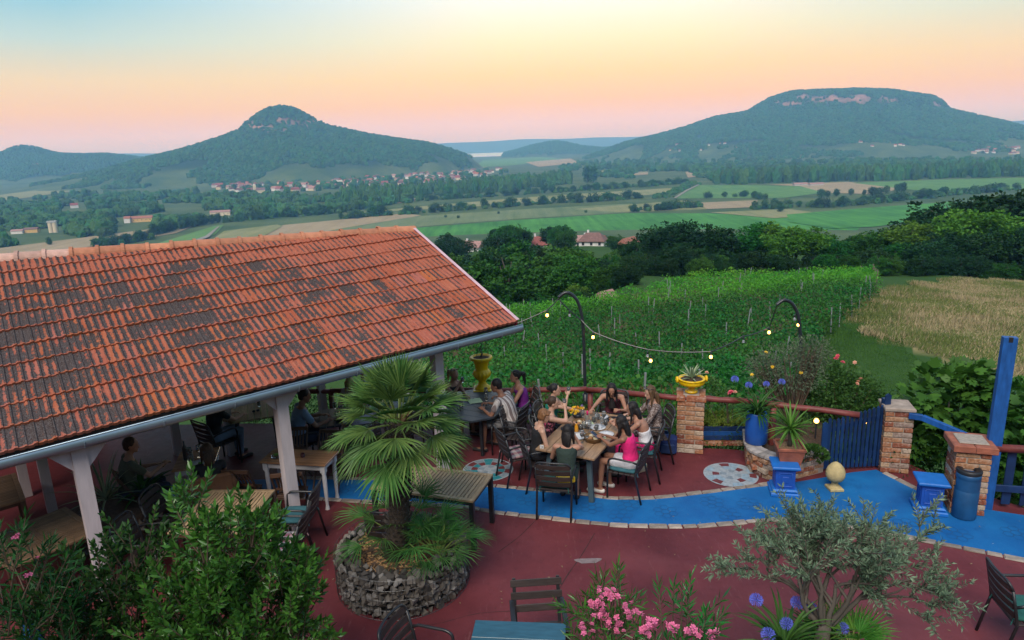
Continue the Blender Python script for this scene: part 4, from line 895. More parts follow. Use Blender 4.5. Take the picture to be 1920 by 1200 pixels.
# litter bin
lp = G(1806, 968); lt = thing('litter_bin', 'blue metal litter bin with black rim in front of the brick pillar', 'litter bin', (lp.x, lp.y, .004), R(200)); bin_m = simple('blue_bin_metal', (.012, .075, .19), .4, .25, 5)
q = MB(); q.lathe([(.14, 0), (.15, .02), (.15, .42), (.146, .425)], 32); q.build('drum', bin_m, lt, smooth=True)
q = MB(); q.lathe([(.146, .58), (.15, .585), (.15, .66), (.14, .665)], 32); q.build('collar', bin_m, lt, smooth=True)
for k in range(32):
    pass
q = MB(); A = [R(20 + 300 * i / 24) - math.pi * .55 for i in range(25)]; q.add([(math.cos(a) * .15, math.sin(a) * .15, z) for z in (.42, .585) for a in A[4:21]], [(i, i + 1, 18 + i, 17 + i) for i in range(16)]); q.build('side_panel', bin_m, lt, smooth=True)
q = MB(); q.lathe([(.115, .43), (.118, .58)], 24); q.build('liner', simple('dark_liner', (.008, .009, .011), .6, .2, 5), lt, smooth=True)
q = MB(); n = 32; V = []
for r, z in ((.152, .66), (.156, .70), (.14, .72), (.085, .71), (.08, .67)): V += [(math.cos(2 * math.pi * k / n) * r, math.sin(2 * math.pi * k / n) * r, z) for k in range(n)]
q.add(V, [(i * n + k, i * n + (k + 1) % n, (i + 1) * n + (k + 1) % n, (i + 1) * n + k) for i in range(4) for k in range(n)]); q.build('rim', simple('black_rubber', (.012, .014, .018), .5, .2, 6), lt, smooth=True)
# picket gate
g0 = G(1541, 884); g1 = G(1652, 878); gt = thing('picket_gate', 'open blue picket gate with sloping top beside the brick pillar', 'gate', (g0.x, g0.y, 0)); GO = Vector(gt.location); gd = (g1 - g0)
nP = 15
for k in range(nP):
    u = k / (nP - 1); p = g0 + gd * u - GO; h = .84 + .26 * u + (0.16 if k == nP - 1 else .05 if k == 1 else 0); w = .046 if 0 < k < nP - 1 else .09
    q = MB(); z0 = .05; ang = math.atan2(gd.y, gd.x); r = rotz(ang); hh = (h - z0); V = [(-w / 2, -.012, z0), (w / 2, -.012, z0), (w / 2, -.012, h - .03), (0, -.012, h), (-w / 2, -.012, h - .03)]
    V = [r @ Vector(v) + p for v in V] + [r @ Vector((v[0], .012, v[2])) + p for v in V]; q.add(V, [(0, 1, 2, 3, 4), (9, 8, 7, 6, 5)] + [(i, i + 5, (i + 1) % 5 + 5, (i + 1) % 5) for i in range(5)]); q.build('picket', blue_dark, gt)
for z0, z1 in ((.24, .26), (.66, .90)): q = MB(); nb = Vector((-gd.y, gd.x, 0)).normalized() * .03; q.bar(Vector((0, 0, z0)) + nb, gd + Vector((0, 0, z1)) + nb, .03, .07); q.build('gate_rail', blue_dark, gt)
q = MB(); ge = gd + Vector((-gd.y, gd.x, 0)).normalized() * .06; q.bar(ge, ge + Vector((0, 0, 1.16)), .09, .09, (0, 1, 0)); q.build('gate_post', blue_dark, gt)
# blue handrail down the steps
hr = thing('handrail', 'blue wooden handrail sloping down from the gate pillar', 'handrail', (P3.x, P3.y, 0)); HO = Vector(hr.location)
hpts = [G(1704, 779, .98), G(1730, 783, .97), G(1850, 833, .80)]
q = MB(); q.bar(hpts[0] - HO, hpts[1] - HO, .07, .085); q.build('rail_end', blue_paint, hr); q = MB(); q.bar(hpts[1] - HO, hpts[2] - HO + Vector((.0, 0, 0)), .07, .085); q.build('rail', blue_paint, hr)
# tall blue post and the picket fence at the right
bp = AT(1853, 900, 8.85); bpz = Vector((bp.x, bp.y, -.3)); tp = AT(1882, 632, 8.85 * 1.0)
po = thing('tall_post', 'tall blue painted timber post rising behind the right hand fence', 'post', (bp.x, bp.y, -.3)); q = MB(); q.bar(Vector((0, 0, 0)), Vector((0, 0, tp.z + .3)), .165, .10, (0, 1, 0)); q.build('shaft', blue_paint, po); q = MB(); q.cham((0, -.03, tp.z + .27), (.05, .05, .07), .004); q.build('notch', black_metal, po)
po.rotation_euler = (0, R(0.3), R(-18))
ff = thing('picket_fence', 'dark blue picket fence with a brown log top rail at the right edge', 'fence', (P4.x, P4.y, 0)); FO = Vector(ff.location); fa = P4 + Vector((.28, .10, 0)); fdv = Vector((2.4, -.62, 0))
for k in range(11):
    u = (k + .4) / 11; p = fa + fdv * u - FO; q = MB(); h = (.80, .84, 1.28, 1.05, .8, 1.1, 1.02, .95, 1.1, .9, 1.0)[k]; q.bar(p + Vector((0, .05, .06)), p + Vector((0, .05, h)), .11, .022, (fdv.y, -fdv.x, 0)); q.build('picket', blue_dark, ff)
q = MB(); q.bar(fa - FO + Vector((0, 0, .32)), fa + fdv - FO + Vector((0, 0, .32)), .03, .10); q.build('lower_rail', blue_dark, ff)
q = MB(); q.tube([fa - FO + Vector((-.05, 0, .92)), fa + fdv * .5 - FO + Vector((0, 0, .93)), fa + fdv - FO + Vector((0, 0, .92))], [.055, .06, .055], 10); q.build('log_rail', log_m, ff, smooth=True)
# blue trough planter with clipped ground cover
t0 = G(1319, 838); t1 = G(1400, 838); tr = thing('trough_planter', 'deep blue wooden trough planter between the brick pillar and the barrel', 'planter', (t0.x, t0.y + .12, 0)); TO = Vector(tr.location); td = t1 - t0
for k in range(3): q = MB(); q.bar(Vector((0, 0, .12 + .085 * k)), td + Vector((0, 0, .12 + .085 * k)), .03, .08); q.build('board', blue_paint if k == 1 else blue_dark, tr)
q = MB(); q.bar(Vector((0, .5, .2)), td + Vector((0, .5, .2)), .03, .25); q.build('back_board', blue_dark, tr)
q = MB(); q.add([v for v in (Vector((0, 0, .30)), td + Vector((0, 0, .30)), td + Vector((0, .5, .30)), Vector((0, .5, .30)))], [(0, 1, 2, 3)]); q.build('soil', soil_m, tr)
for k in range(4): o = link('brick', random.choice(BRICKS), tr); pp = td * ((k + .5) / 4); o.location = (pp.x, pp.y - .02, .035); o.rotation_euler = (0, 0, math.atan2(td.y, td.x))
tr2 = thing('trough_planter', 'blue trough planter left of the bowl planter pillar, behind the chairs', 'planter', (2.0, 11.32, 0)); q = MB(); q.bar(Vector((0, 0, .2)), Vector((.62, -.16, .2)), .03, .27); q.build('board', blue_dark, tr2); q = MB(); q.bar(Vector((0, .4, .2)), Vector((.62, .24, .2)), .03, .27); q.build('back_board', blue_dark, tr2)
# blue barrel pot
bpp = G(1417, 829, .385); ba = thing('barrel_pot', 'blue plastic barrel pot holding the agapanthus', 'pot', bpp); q = MB(); q.lathe([(.155, 0), (.17, .02), (.175, .2), (.168, .40), (.15, .50), (.145, .52), (.13, .52), (.125, .46)], 32); q.build('body', simple('blue_barrel_plastic', (.012, .085, .36), .4, .15, 5), ba, smooth=True); q = MB(); q.lathe([(.14, .48), (.02, .5)], 20); q.build('soil', soil_m, ba)
# square terracotta pot
tpp = G(1478, 868, .39); tc_ = thing('square_pot', 'square terracotta pot with a yucca on the curved wall', 'pot', tpp, R(-10)); terra = simple('aged_terracotta', (.30, .095, .055), .75, .35, 6, .003)
q = MB(); q.box((0, 0, .135), (.27, .27, .27), None, 1.42); q.build('body', terra, tc_)
q = MB()
for k in range(4): q.cham(rotz(k * math.pi / 2) @ Vector((0, -.185, .285)), (.40, .035, .045), .006, rotz(k * math.pi / 2))
q.build('rim', terra, tc_); q = MB(); q.box((0, 0, .27), (.34, .34, .02)); q.build('soil', simple('bark_chips', (.24, .14, .07), .95, .6, 40, .01), tc_)

# ------------------------------------------------------------------ lamp posts with a string of bulbs
lamp_m = simple('black_lamp_iron', (.02, .025, .032), .35, .3, 4)
def lamp_post(label, base, pts):
    t = thing('arched_lamp_post', label, 'lamp post', base); P = [Vector(p) - Vector(base) for p in pts]
    q = MB(); q.tube([(0, 0, 0), (0, 0, .5)], .055, 12); q.build('foot', lamp_m, t, smooth=True); q = MB(); q.tube(smooth_line([(0, 0, .45)] + P, 8), .032, 10); q.build('arched_pole', lamp_m, t, smooth=True); return t
lb = G(1098, 784); D1 = lb.y
lamp_post('black arched lamp post at the far end of the long table', lb, [AT(1096, 690, D1), AT(1093, 610, D1), AT(1085, 570, D1), AT(1073, 553, D1), AT(1060, 549, D1), AT(1047, 558, D1)])
lb2 = Vector(AT(1502, 640, 12.6)); lb2 = Vector((lb2.x + .12, 12.6, -.9))
lamp_post('black arched lamp post behind the shrub of the raised bed', lb2, [AT(1502, 660, 12.6), AT(1500, 620, 12.6), AT(1496, 590, 12.6), AT(1485, 569, 12.6), AT(1470, 563, 12.6), AT(1456, 572, 12.6)])
st = thing('string_lights', 'string of festoon bulbs hung between the arched lamp posts', 'string lights', AT(1047, 558, D1)); SO = Vector(st.location)
gm = NT('lit_bulb'); gm.b.inputs['Emission Color'].default_value = (1, .46, .10, 1); gm.b.inputs['Emission Strength'].default_value = 10; bulb_on = gm.out((.9, .6, .2), .3)
gm = NT('clear_bulb'); bulb_off = gm.out((.55, .58, .62), .08); gm.b.inputs['Transmission Weight'].default_value = .6
bulbs = [(1026, 591, 1, D1), (1068, 591, 0, D1), (1112, 632, 1, D1 - .2), (1214, 667, 0, D1 - .6), (1220, 676, 1, D1 - .6), (1333, 669, 1, D1 - .8), (1394, 640, 0, D1 - .5), (1442, 623, 1, 12.8), (1490, 598, 0, 12.6), (1497, 609, 1, 12.6), (927, 629, 1, D1)]
wire = []
for px, py, on, D in bulbs:
    p = AT(px, py, D) - SO; q = MB(); q.lathe([(.004, -.034), (.020, -.026), (.028, -.008), (.024, .012), (.014, .028), (.012, .034)], 12); o = q.build('bulb', bulb_on if on else bulb_off, st, smooth=True); o.location = p
    q = MB(); q.lathe([(.015, .03), (.017, .045), (.015, .085), (.006, .095)], 10); q.build('bulb_socket', lamp_m, o, smooth=True); wire.append(p + Vector((0, 0, .10)))
w = [wire[10], wire[0], AT(1047, 560, D1) - SO, wire[1], AT(1090, 600, D1 - .05) - SO, wire[2], wire[3] + Vector((0, 0, .02)), wire[5], wire[6], wire[7], AT(1456, 574, 12.6) - SO]
for a, b in zip(w, w[1:]):
    q = MB(); q.tube([a.lerp(b, k / 6) - Vector((0, 0, .12 * (b - a).length * .25 * (1 - (2 * k / 6 - 1) ** 2))) for k in range(7)], .011, 5); q.build('wire', lamp_m, st)
# small lit garden lamps near the bed
gl = thing('garden_lamp', 'small lit garden lamp glowing in the leaves behind the yucca', 'lamp', G(1530, 800, .5)); q = MB(); q.lathe([(.004, .06), (.035, .08), (.04, .11), (.02, .14), (.004, .145)], 12); q.build('bulb', bulb_on, gl, smooth=True); q = MB(); q.tube([(0, 0, -.5), (0, 0, .08)], .012, 8); q.build('stake', lamp_m, gl)
gl = thing('garden_lamp', 'tiny lit lamp seen through the blue gate pickets', 'lamp', G(1634, 803, .35) + Vector((.15, .5, -.2))); q = MB(); q.lathe([(.004, .06), (.025, .08), (.03, .11), (.015, .13), (.004, .135)], 12); q.build('bulb', bulb_on, gl, smooth=True); q = MB(); q.tube([(0, 0, -.9), (0, 0, .08)], .012, 8); q.build('stake', lamp_m, gl)

# ------------------------------------------------------------------ people
PEND = []
def capsule(q, a, b, r0, r1, n=12):
    a, b = Vector(a), Vector(b); d = (b - a); L = d.length or 1e-4; d = d / L; P = []; Rr = []
    for k in range(5): th = math.pi / 2 * k / 4; P.append(a - d * r0 * math.cos(th)); Rr.append(max(.0008, r0 * math.sin(th)))
    for k in range(1, 5): th = math.pi / 2 * (4 - k) / 4; P.append(b + d * r1 * math.cos(th)); Rr.append(max(.0008, r1 * math.sin(th))) if k > 0 else None
    P.insert(5, b); Rr.insert(5, r1); q.tube(P, Rr, n)
def ellipsoid(q, c, rad, rot=None, n=14, m=9):
    V = []; c = Vector(c)
    for i in range(m):
        th = math.pi * (i + .02) / (m - .96)
        for k in range(n):
            a = 2 * math.pi * k / n; v = Vector((rad[0] * math.sin(th) * math.cos(a), rad[1] * math.sin(th) * math.sin(a), -rad[2] * math.cos(th))); V.append((rot @ v if rot is not None else v) + c)
    F = [(i * n + k, i * n + (k + 1) % n, (i + 1) * n + (k + 1) % n, (i + 1) * n + k) for i in range(m - 1) for k in range(n)] + [tuple(reversed(range(n))), tuple((m - 1) * n + k for k in range(n))]
    q.add(V, F)
def loft(q, rings, n=20):
    V = []
    for c, rx, ry, fx, fy in rings:
        for k in range(n): a = 2 * math.pi * k / n; V.append(c + fx * (rx * math.cos(a)) + fy * (ry * math.sin(a)))
    m = len(rings); q.add(V, [(i * n + k, i * n + (k + 1) % n, (i + 1) * n + (k + 1) % n, (i + 1) * n + k) for i in range(m - 1) for k in range(n)] + [tuple(reversed(range(n))), tuple((m - 1) * n + k for k in range(n))])
def blob(name, q, mats, parent, voxel, extra=None, smooth=3):
    o = q.build(name, mats, parent, smooth=True); o.data.materials.clear()
    for m in mats: o.data.materials.append(m)
    r = o.modifiers.new('r', 'REMESH'); r.mode = 'VOXEL'; r.voxel_size = voxel; r.use_smooth_shade = True
    s = o.modifiers.new('s', 'SMOOTH'); s.iterations = smooth; s.factor = .5; PEND.append((o, extra)); return o
def skinmat(name, c):
    q = NT(name); f = q.noise(q.coord('Object'), 12, 4, .6); q.b.inputs['Subsurface Weight'].default_value = .12; q.b.inputs['Subsurface Radius'].default_value = (.02, .008, .005)
    return q.out(q.mix(f, tuple(x * .88 for x in c), tuple(min(1, x * 1.1) for x in c)), .5, spec=.35)
SKIN = {'light': skinmat('skin_light', (.48, .28, .20)), 'mid': skinmat('skin_mid', (.39, .20, .135)), 'tan': skinmat('skin_tan', (.27, .13, .082))}
eye_m = simple('eye_dark', (.02, .014, .012), .3, .1, 5); lip_m = simple('lip', (.34, .09, .08), .5, .1, 5)
def hairmat(name, a, b):
    q = NT(name); f = q.noise(q.coord('Object', (60, 60, 5)), 1.0, 4, .7); q.bump(f, .006); return q.out(q.mix(q.ramp(f, [(.35, 0.0), (.65, 1.0)]), a, b), .55, spec=.3)
HAIR = {'black': hairmat('hair_black', (.006, .005, .006), (.022, .018, .018)), 'brown': hairmat('hair_brown', (.022, .012, .008), (.07, .038, .022)), 'auburn': hairmat('hair_auburn', (.10, .042, .018), (.26, .125, .055)), 'blond': hairmat('hair_blond', (.22, .13, .055), (.50, .34, .17)), 'ombre': hairmat('hair_light_brown', (.04, .022, .013), (.17, .095, .045))}
def cloth(name, c, var=.15): return simple(name, c, .85, var, 5, .016)
def stripes(name, a, b, k, ax=0):
    q = NT(name); s = q.n('ShaderNodeSeparateXYZ'); q.l(q.coord('Object'), s.inputs[0]); f = q.math('FRACT', q.math('MULTIPLY', s.outputs[ax], k)); g = q.math('FRACT', q.math('MULTIPLY', s.outputs[ax], k * 3))
    return q.out(q.mix(q.ramp(f, [(.45, 0.0), (.5, 1.0), (.92, 1.0), (.97, 0.0)]), q.mix(q.ramp(g, [(.6, 0.0), (.66, .5)]), a, b), b), .85)
def print_(name, a, b, c, sc):
    q = NT(name); v = q.coord('Object'); f = q.voro(v, sc); g = q.noise(v, sc * .6, 4, .7, 1.0); return q.out(q.mix(q.ramp(g, [(.52, 0.0), (.58, 1.0)]), q.mix(q.ramp(f, [(.25, 1.0), (.35, 0.0)]), a, b), c), .85)
CL = {'black': cloth('black_cotton', (.010, .010, .013)), 'stripe': stripes('striped_linen', (.50, .46, .44), (.17, .13, .125), 11), 'shorts_grey': stripes('grey_striped_shorts', (.22, .21, .21), (.12, .115, .12), 40), 'purple': cloth('purple_jersey', (.16, .012, .20)), 'teal': cloth('teal_green_fabric', (.01, .22, .16)),
      'floral': print_('pink_floral_print', (.03, .012, .018), (.55, .03, .14), (.62, .20, .26), 22), 'green': cloth('dark_green_fabric', (.018, .035, .028)), 'maroon': print_('maroon_print', (.10, .015, .03), (.30, .06, .08), (.04, .01, .015), 30), 'snake': print_('brown_patterned_chiffon', (.10, .065, .055), (.42, .36, .33), (.30, .24, .22), 34),
      'white': cloth('white_cotton', (.62, .61, .63)), 'pink': cloth('hot_pink_jersey', (.72, .015, .17), .1), 'blue': cloth('grey_blue_cotton', (.17, .24, .36)), 'rose': cloth('pale_rose_cotton', (.48, .36, .40)), 'olive': cloth('olive_cotton', (.075, .085, .055)), 'denim': cloth('light_denim', (.16, .22, .32)), 'dkdenim': cloth('dark_denim', (.02, .03, .055)), 'lav': cloth('lavender_stripe_cotton', (.42, .38, .46))}
shoe_m = simple('shoe_dark', (.02, .018, .02), .6, .3, 8); shoe_w = simple('shoe_white', (.55, .52, .48), .6, .2, 8)
glass_q = NT('clear_glass'); glass_q.b.inputs['Transmission Weight'].default_value = .9; glass_q.b.inputs['IOR'].default_value = 1.3; glass_m = glass_q.out((.86, .90, .92), .03)

def hand(q, W, D, U, side, curl, k=1.0):
    """palm and five fingers: W wrist, D pointing direction, U back of the hand"""
    D = D.normalized(); U = (U - D * U.dot(D)).normalized(); X = D.cross(U) * side
    ellipsoid(q, W + D * .045 * k, (.040 * k, .048 * k, .015 * k), Matrix((X, D, U)).transposed(), 10, 7)
    for i, (x, L) in enumerate(((-.028, .060), (-.010, .072), (.009, .076), (.027, .068))):
        b = W + D * .082 * k + X * x * k; c1 = curl * (1 + .12 * i); d1 = (D * math.cos(c1) - U * math.sin(c1)); d2 = (D * math.cos(c1 * 2.1) - U * math.sin(c1 * 2.1))
        m = b + d1 * L * .55 * k; q.tube([b - D * .012 * k, b, m, m + d2 * L * .5 * k], [.0085 * k, .0088 * k, .008 * k, .0055 * k], 6)
    b = W + D * .02 * k + X * .032 * k; d1 = (D * .75 + X * .62 - U * .25).normalized(); m = b + d1 * .04 * k; q.tube([b - d1 * .012, b, m, m + (D * .9 + X * .1 - U * .4).normalized() * .032 * k], [.010 * k, .0105 * k, .0095 * k, .0065 * k], 6)
def ik(S, T, a, b, pole):
    d = T - S; L = min(d.length, a + b - .004); d.normalize(); T = S + d * L; x = (a * a - b * b + L * L) / (2 * L); h = math.sqrt(max(1e-6, a * a - x * x)); p = pole - d * pole.dot(d); p.normalize(); return S + d * x + p * h, T
def person(label, ch, top, bottom, hair, skin, hands, lean=.12, head=(0, 0), sleeve=0, leg=.5, shoe='dark', hairlen=.3, hairkind='long', size=1.0, off=(0, 0), curl=.35, curlL=None, rz=None, back=False, strap=True, turn=0.0, kneesp=.09):
    t = thing('person', label, 'person', (0, 0, 0), 0, 'guests seated on the terrace'); f = ch.rotation_euler[2] if rz is None else rz
    t.rotation_euler = (0, 0, f + turn); o_ = Vector((off[0], off[1], 0)); o_.rotate(Matrix.Rotation(f, 3, 'Z')); t.location = (ch.location[0] + o_.x, ch.location[1] + o_.y, 0) if not isinstance(ch, Vector) else ch
    k = size * (.97 if hairkind == 'short' else .93); SZ = .475; HY = -.06; X = Vector((1, 0, 0)); hip = Vector((0, HY, SZ + .09 * k))
    def spine(h):       # a point h above the hip along a spine that bends forward
        b = lean * min(1, h / .45); return hip + Vector((0, math.sin(b) * h, math.cos(b) * h)) * 1.0, Vector((0, math.cos(b), -math.sin(b)))
    m = 1.16 if hairkind == 'short' else 1.0
    SP = [(-.085, .155, .125), (-.02, .172, .130), (.07, .158, .112), (.16, .128 * (1.1 if m > 1 else 1), .092), (.26, .138 * m, .102), (.35, .152 * m, .108), (.42, .160 * m, .090), (.455, .115 * m, .070), (.475, .062, .060), (.51, .050, .052), (.56, .048, .052)]
    rings = []
    for h, rx, ry in SP: c, fy = spine(h * k); rings.append((c, rx * k, ry * k, X, fy))
    body = MB(); loft(body, rings)
    nb, nf = spine(.575 * k); hy, hp = head; HM = Matrix.Rotation(hy, 3, 'Z') @ Matrix.Rotation(-lean * .5 + hp, 3, 'X'); HC = nb + HM @ Vector((0, .025, .085)) * k
    capsule(body, spine(.50 * k)[0], HC - HM @ Vector((0, .01, .04)), .048 * k, .046 * k)
    ellipsoid(body, HC + HM @ Vector((0, -.008, .022)) * k, (.074 * k, .092 * k, .094 * k), HM); ellipsoid(body, HC + HM @ Vector((0, .018, -.038)) * k, (.056 * k, .066 * k, .078 * k), HM); ellipsoid(body, HC + HM @ Vector((0, .072, -.085)) * k, (.024 * k, .022 * k, .022 * k), HM, 8, 6)
    capsule(body, HC + HM @ Vector((0, .082, .012)) * k, HC + HM @ Vector((0, .101, -.028)) * k, .010 * k, .015 * k, 8)
    for s in (-1, 1): ellipsoid(body, HC + HM @ Vector((s * .074, -.008, -.01)) * k, (.010 * k, .019 * k, .030 * k), HM, 8, 6)
    ex = MB(); ex.cm = 1
    for s in (-1, 1):
        ellipsoid(ex, HC + HM @ Vector((s * .030, .079, .008)) * k, (.012 * k, .006 * k, .007 * k), HM, 8, 5); ex.tube([HC + HM @ Vector((s * .014, .086, .027)) * k, HC + HM @ Vector((s * .032, .084, .032)) * k, HC + HM @ Vector((s * .048, .072, .027)) * k], .0035 * k, 5)
    ex.cm = 2; ellipsoid(ex, HC + HM @ Vector((0, .083, -.055)) * k, (.022 * k, .008 * k, .007 * k), HM, 8, 5); ex.cm = 0
    arms = []
    for s, tgt in ((-1, hands[0]), (1, hands[1])):
        S, sf = spine(.425 * k); S = S + X * s * .172 * k * m; T = Vector(tgt); E, Wr = ik(S, T, .265 * k, .235 * k, Vector((s * .55, -.35, -.8)))
        capsule(body, S - X * s * .05 * k, S, .055 * k, .050 * k); capsule(body, S, E, .047 * k, .036 * k); capsule(body, E, Wr, .036 * k, .023 * k)
        d = (Wr - E).normalized(); hand(ex, Wr, d, Vector((0, 0, 1)) + X * s * .3, -s, curl if (s > 0 or curlL is None) else curlL, k); arms.append((S, E, Wr))
    legs = []
    for s in (-1, 1):
        Hj = hip + Vector((s * .088, .02, -.02)) * k; K = Hj + Vector((s * (kneesp - .088 + .02), .42, -.015)) * k; K.z = max(K.z, .47); A = Vector((K.x + s * .01, K.y - (.05 if s > 0 else -.03) + .0, .085)); Tt = A + Vector((s * .015, .15, -.05))
        capsule(body, Hj, K, .078 * k, .054 * k); capsule(body, K, K.lerp(A, .45), .052 * k, .050 * k); capsule(body, K.lerp(A, .4), A, .050 * k, .032 * k); capsule(body, A - Vector((0, .03, .035)), Tt, .034 * k, .026 * k); legs.append((Hj, K, A, Tt))
    blob('body', body, [SKIN[skin], eye_m, lip_m], t, .0135, ex, 2)
    # clothes
    if top:
        q = MB(); g = .013; hi = 7 if sleeve else 6
        if back: hi = 4
        rr = [(c, rx + g, ry + g, a, b_) for c, rx, ry, a, b_ in rings[1:hi + 1]]; loft(q, rr)
        for (S, E, Wr), s in zip(arms, (-1, 1)):
            if sleeve:
                capsule(q, S - X * s * .06 * k, S, .062 * k, .062 * k)
                if sleeve <= 1: capsule(q, S, S.lerp(E, sleeve * .75), .061 * k, .056 * k)
                else: capsule(q, S, E, .062 * k, .052 * k); capsule(q, E, E.lerp(Wr, .8), .052 * k, .042 * k)
            elif strap:
                c6, _ = spine(.40 * k); c7, f7 = spine(.455 * k); 
                for sy in (-1, 1): capsule(q, c6 + X * s * .085 * k + f7 * sy * .085 * k, c7 + X * s * .098 * k + f7 * sy * .012 + Vector((0, 0, .012)), .014, .012, 6)
        blob('top', q, [CL[top]], t, .014)
    if bottom:
        q = MB(); g = .014; loft(q, [(c, rx + g, ry + g, a, b_) for c, rx, ry, a, b_ in rings[0:3]])
        for Hj, K, A, Tt in legs:
            if leg <= 1: capsule(q, Hj, Hj.lerp(K, leg), .094 * k, .080 * k if leg < .9 else .066 * k)
            else: capsule(q, Hj, K, .092 * k, .066 * k); capsule(q, K, A + Vector((0, 0, .04)), .064 * k, .048 * k)
        blob('bottoms', q, [CL[bottom]], t, .015)
    for Hj, K, A, Tt in legs: q = MB(); capsule(q, A - Vector((0, .035, .052)), Tt + Vector((0, .03, -.012)), .040, .036); q.build('shoe', shoe_m if shoe == 'dark' else shoe_w, t, smooth=True)
    # hair
    q = MB(); hv = lambda x, y, z: HC + HM @ Vector((x, y, z)) * k
    ellipsoid(q, hv(0, -.024, .034), (.084 * k, .094 * k, .094 * k), HM)
    if hairkind == 'short': ellipsoid(q, hv(0, -.045, -.01), (.078 * k, .062 * k, .07 * k), HM)
    elif hairkind == 'bob':
        ellipsoid(q, hv(0, -.045, -.02), (.086 * k, .066 * k, .085 * k), HM)
        for s in (-1, 1): capsule(q, hv(s * .072, .012, .04), hv(s * .078, .012, -.035), .026 * k, .020 * k); 
        capsule(q, hv(-.05, .062, .078), hv(.045, .068, .072), .022 * k, .02 * k)
    elif hairkind in ('bun', 'pony'):
        ellipsoid(q, hv(0, -.05, 0), (.074 * k, .055 * k, .065 * k), HM)
        if hairkind == 'bun': ellipsoid(q, hv(0, -.125, .02), (.046 * k, .042 * k, .046 * k), HM)
        else: c0 = hv(0, -.115, .05); c1 = hv(0, -.165, .02); c2 = c1 + Vector((0, -.025, -hairlen * .6)); capsule(q, c0, c1, .028, .036); capsule(q, c1, c2, .040, .016)
    else:
        ellipsoid(q, hv(0, -.045, -.03), (.086 * k, .068 * k, .10 * k), HM); c0 = hv(0, -.055, .0); dn = Vector((0, -.10, -1)).normalized() if lean < .35 else Vector((0, .0, -1)); sb, sf = spine(.30 * k)
        L = hairlen; R_ = []
        for i in range(6): u = i / 5; p = c0 + dn * L * u + Vector((0, -.055 * math.sin(math.pi * min(1, u * 1.1)) * .6 - .02, 0)); R_.append((p, (.086 - .02 * u + .012 * math.sin(7 * u)) * k, (.052 - .018 * u) * k, HM @ X, Vector((0, 1, 0))))
        loft(q, R_, 14)
        for s in (-1, 1): a = hv(s * .070, .02, .045); b_ = hv(s * .082, .018, -.06); c_ = Vector((b_.x + s * .012, b_.y + .015, b_.z - hairlen * .45)); capsule(q, a, b_, .026 * k, .026 * k); capsule(q, b_, c_, .028 * k, .014 * k)
    blob('hair', q, [HAIR[hair]], t, .0125, None, 2)
    t['_hc'] = 0; del t['_hc']
    M = Matrix.Translation(Vector(t.location)) @ Matrix.Rotation(t.rotation_euler[2], 4, 'Z')
    return dict(t=t, M=M, HC=HC, HM=HM, arms=arms, k=k)
def wpos(p, v): return p['M'] @ Vector(v)
TBL = .79
PE = {}
PE['aw'] = person('blond woman with ponytail in a black tank top raising a glass beside the tall urn', chAw, 'black', 'black', 'blond', 'mid', ((-.02, .36, TBL), (.10, .30, 1.04)), .22, (-.1, 0), leg=.9, hairkind='pony', hairlen=.3, curl=.8, curlL=.4)
PE['am'] = person('man in a white and brown striped short sleeved shirt leaning on the grey table', chAm, 'stripe', 'shorts_grey', 'black', 'tan', ((-.16, .40, TBL), (.14, .44, TBL)), .38, (.25, -.1), sleeve=.75, leg=.75, hairkind='short', size=1.06, curl=.6, shoe='dark', kneesp=.13)
PE['ap'] = person('woman in a purple tank top with a dark ponytail, laughing by the railing', chAp, 'purple', 'denim', 'black', 'mid', ((-.12, .36, TBL), (.15, .38, TBL)), .2, (.1, 0), leg=.8, hairkind='pony', hairlen=.35, size=1.04)
PE['b5'] = person('dark haired woman in teal, half hidden behind the woman who drinks', chB5, 'teal', 'black', 'black', 'light', ((-.12, .36, TBL), (.02, .24, 1.10)), .1, (.1, -.05), leg=.9, hairkind='bun', curl=.7)
PE['b4'] = person('woman with tied brown hair and pink flowered top, drinking from a glass', chB4, 'floral', 'black', 'brown', 'light', ((-.06, .34, TBL), (.04, .235, 1.09)), .16, (-.08, 0), leg=.9, hairkind='bun', curl=.7)
PE['b3'] = person('woman with short auburn hair in a black sleeveless top, arms in her lap', chB3, 'black', 'black', 'auburn', 'light', ((-.09, .20, .66), (.10, .22, .66)), .14, (-.55, -.25), leg=.9, hairkind='bob', off=(0, .02))
PE['b1'] = person('woman in a dark green open backed top, hand at her chin, back to the camera', chB1, 'green', 'green', 'black', 'mid', ((-.12, .30, TBL), (.08, .30, 1.02)), .26, (-.35, -.1), leg=.9, hairlen=.34, off=(.13, .12), curl=.9, turn=.05)
PE['be'] = person('woman with long black hair at the head of the table, reaching across it', chBe, 'maroon', 'black', 'black', 'mid', ((-.14, .34, TBL), (.30, .50, .84)), .42, (.05, -.35), leg=.9, hairlen=.40, curl=.6)
PE['bf'] = person('woman with long light brown hair in a brown patterned blouse by the brick pillar', chBf, 'snake', 'snake', 'ombre', 'light', ((-.12, .34, TBL), (.12, .36, TBL)), .12, (.25, -.2), sleeve=1.5, leg=.9, hairlen=.40, size=1.04)
PE['bg'] = person('bare shouldered woman with long black hair in white bandeau and hot pink trousers', chBg, 'white', 'pink', 'black', 'mid', ((-.08, .40, .86), (.10, .42, .86)), .34, (.1, -.1), leg=1.5, hairlen=.36, curl=.7, strap=False, back=True)
PE['bh'] = person('woman in hot pink tank top and white shorts holding a phone', chBh, 'pink', 'white', 'black', 'tan', ((-.02, .40, .86), (.09, .36, .86)), .20, (.1, -.25), leg=.55, hairlen=.50, curl=.7, shoe='white')
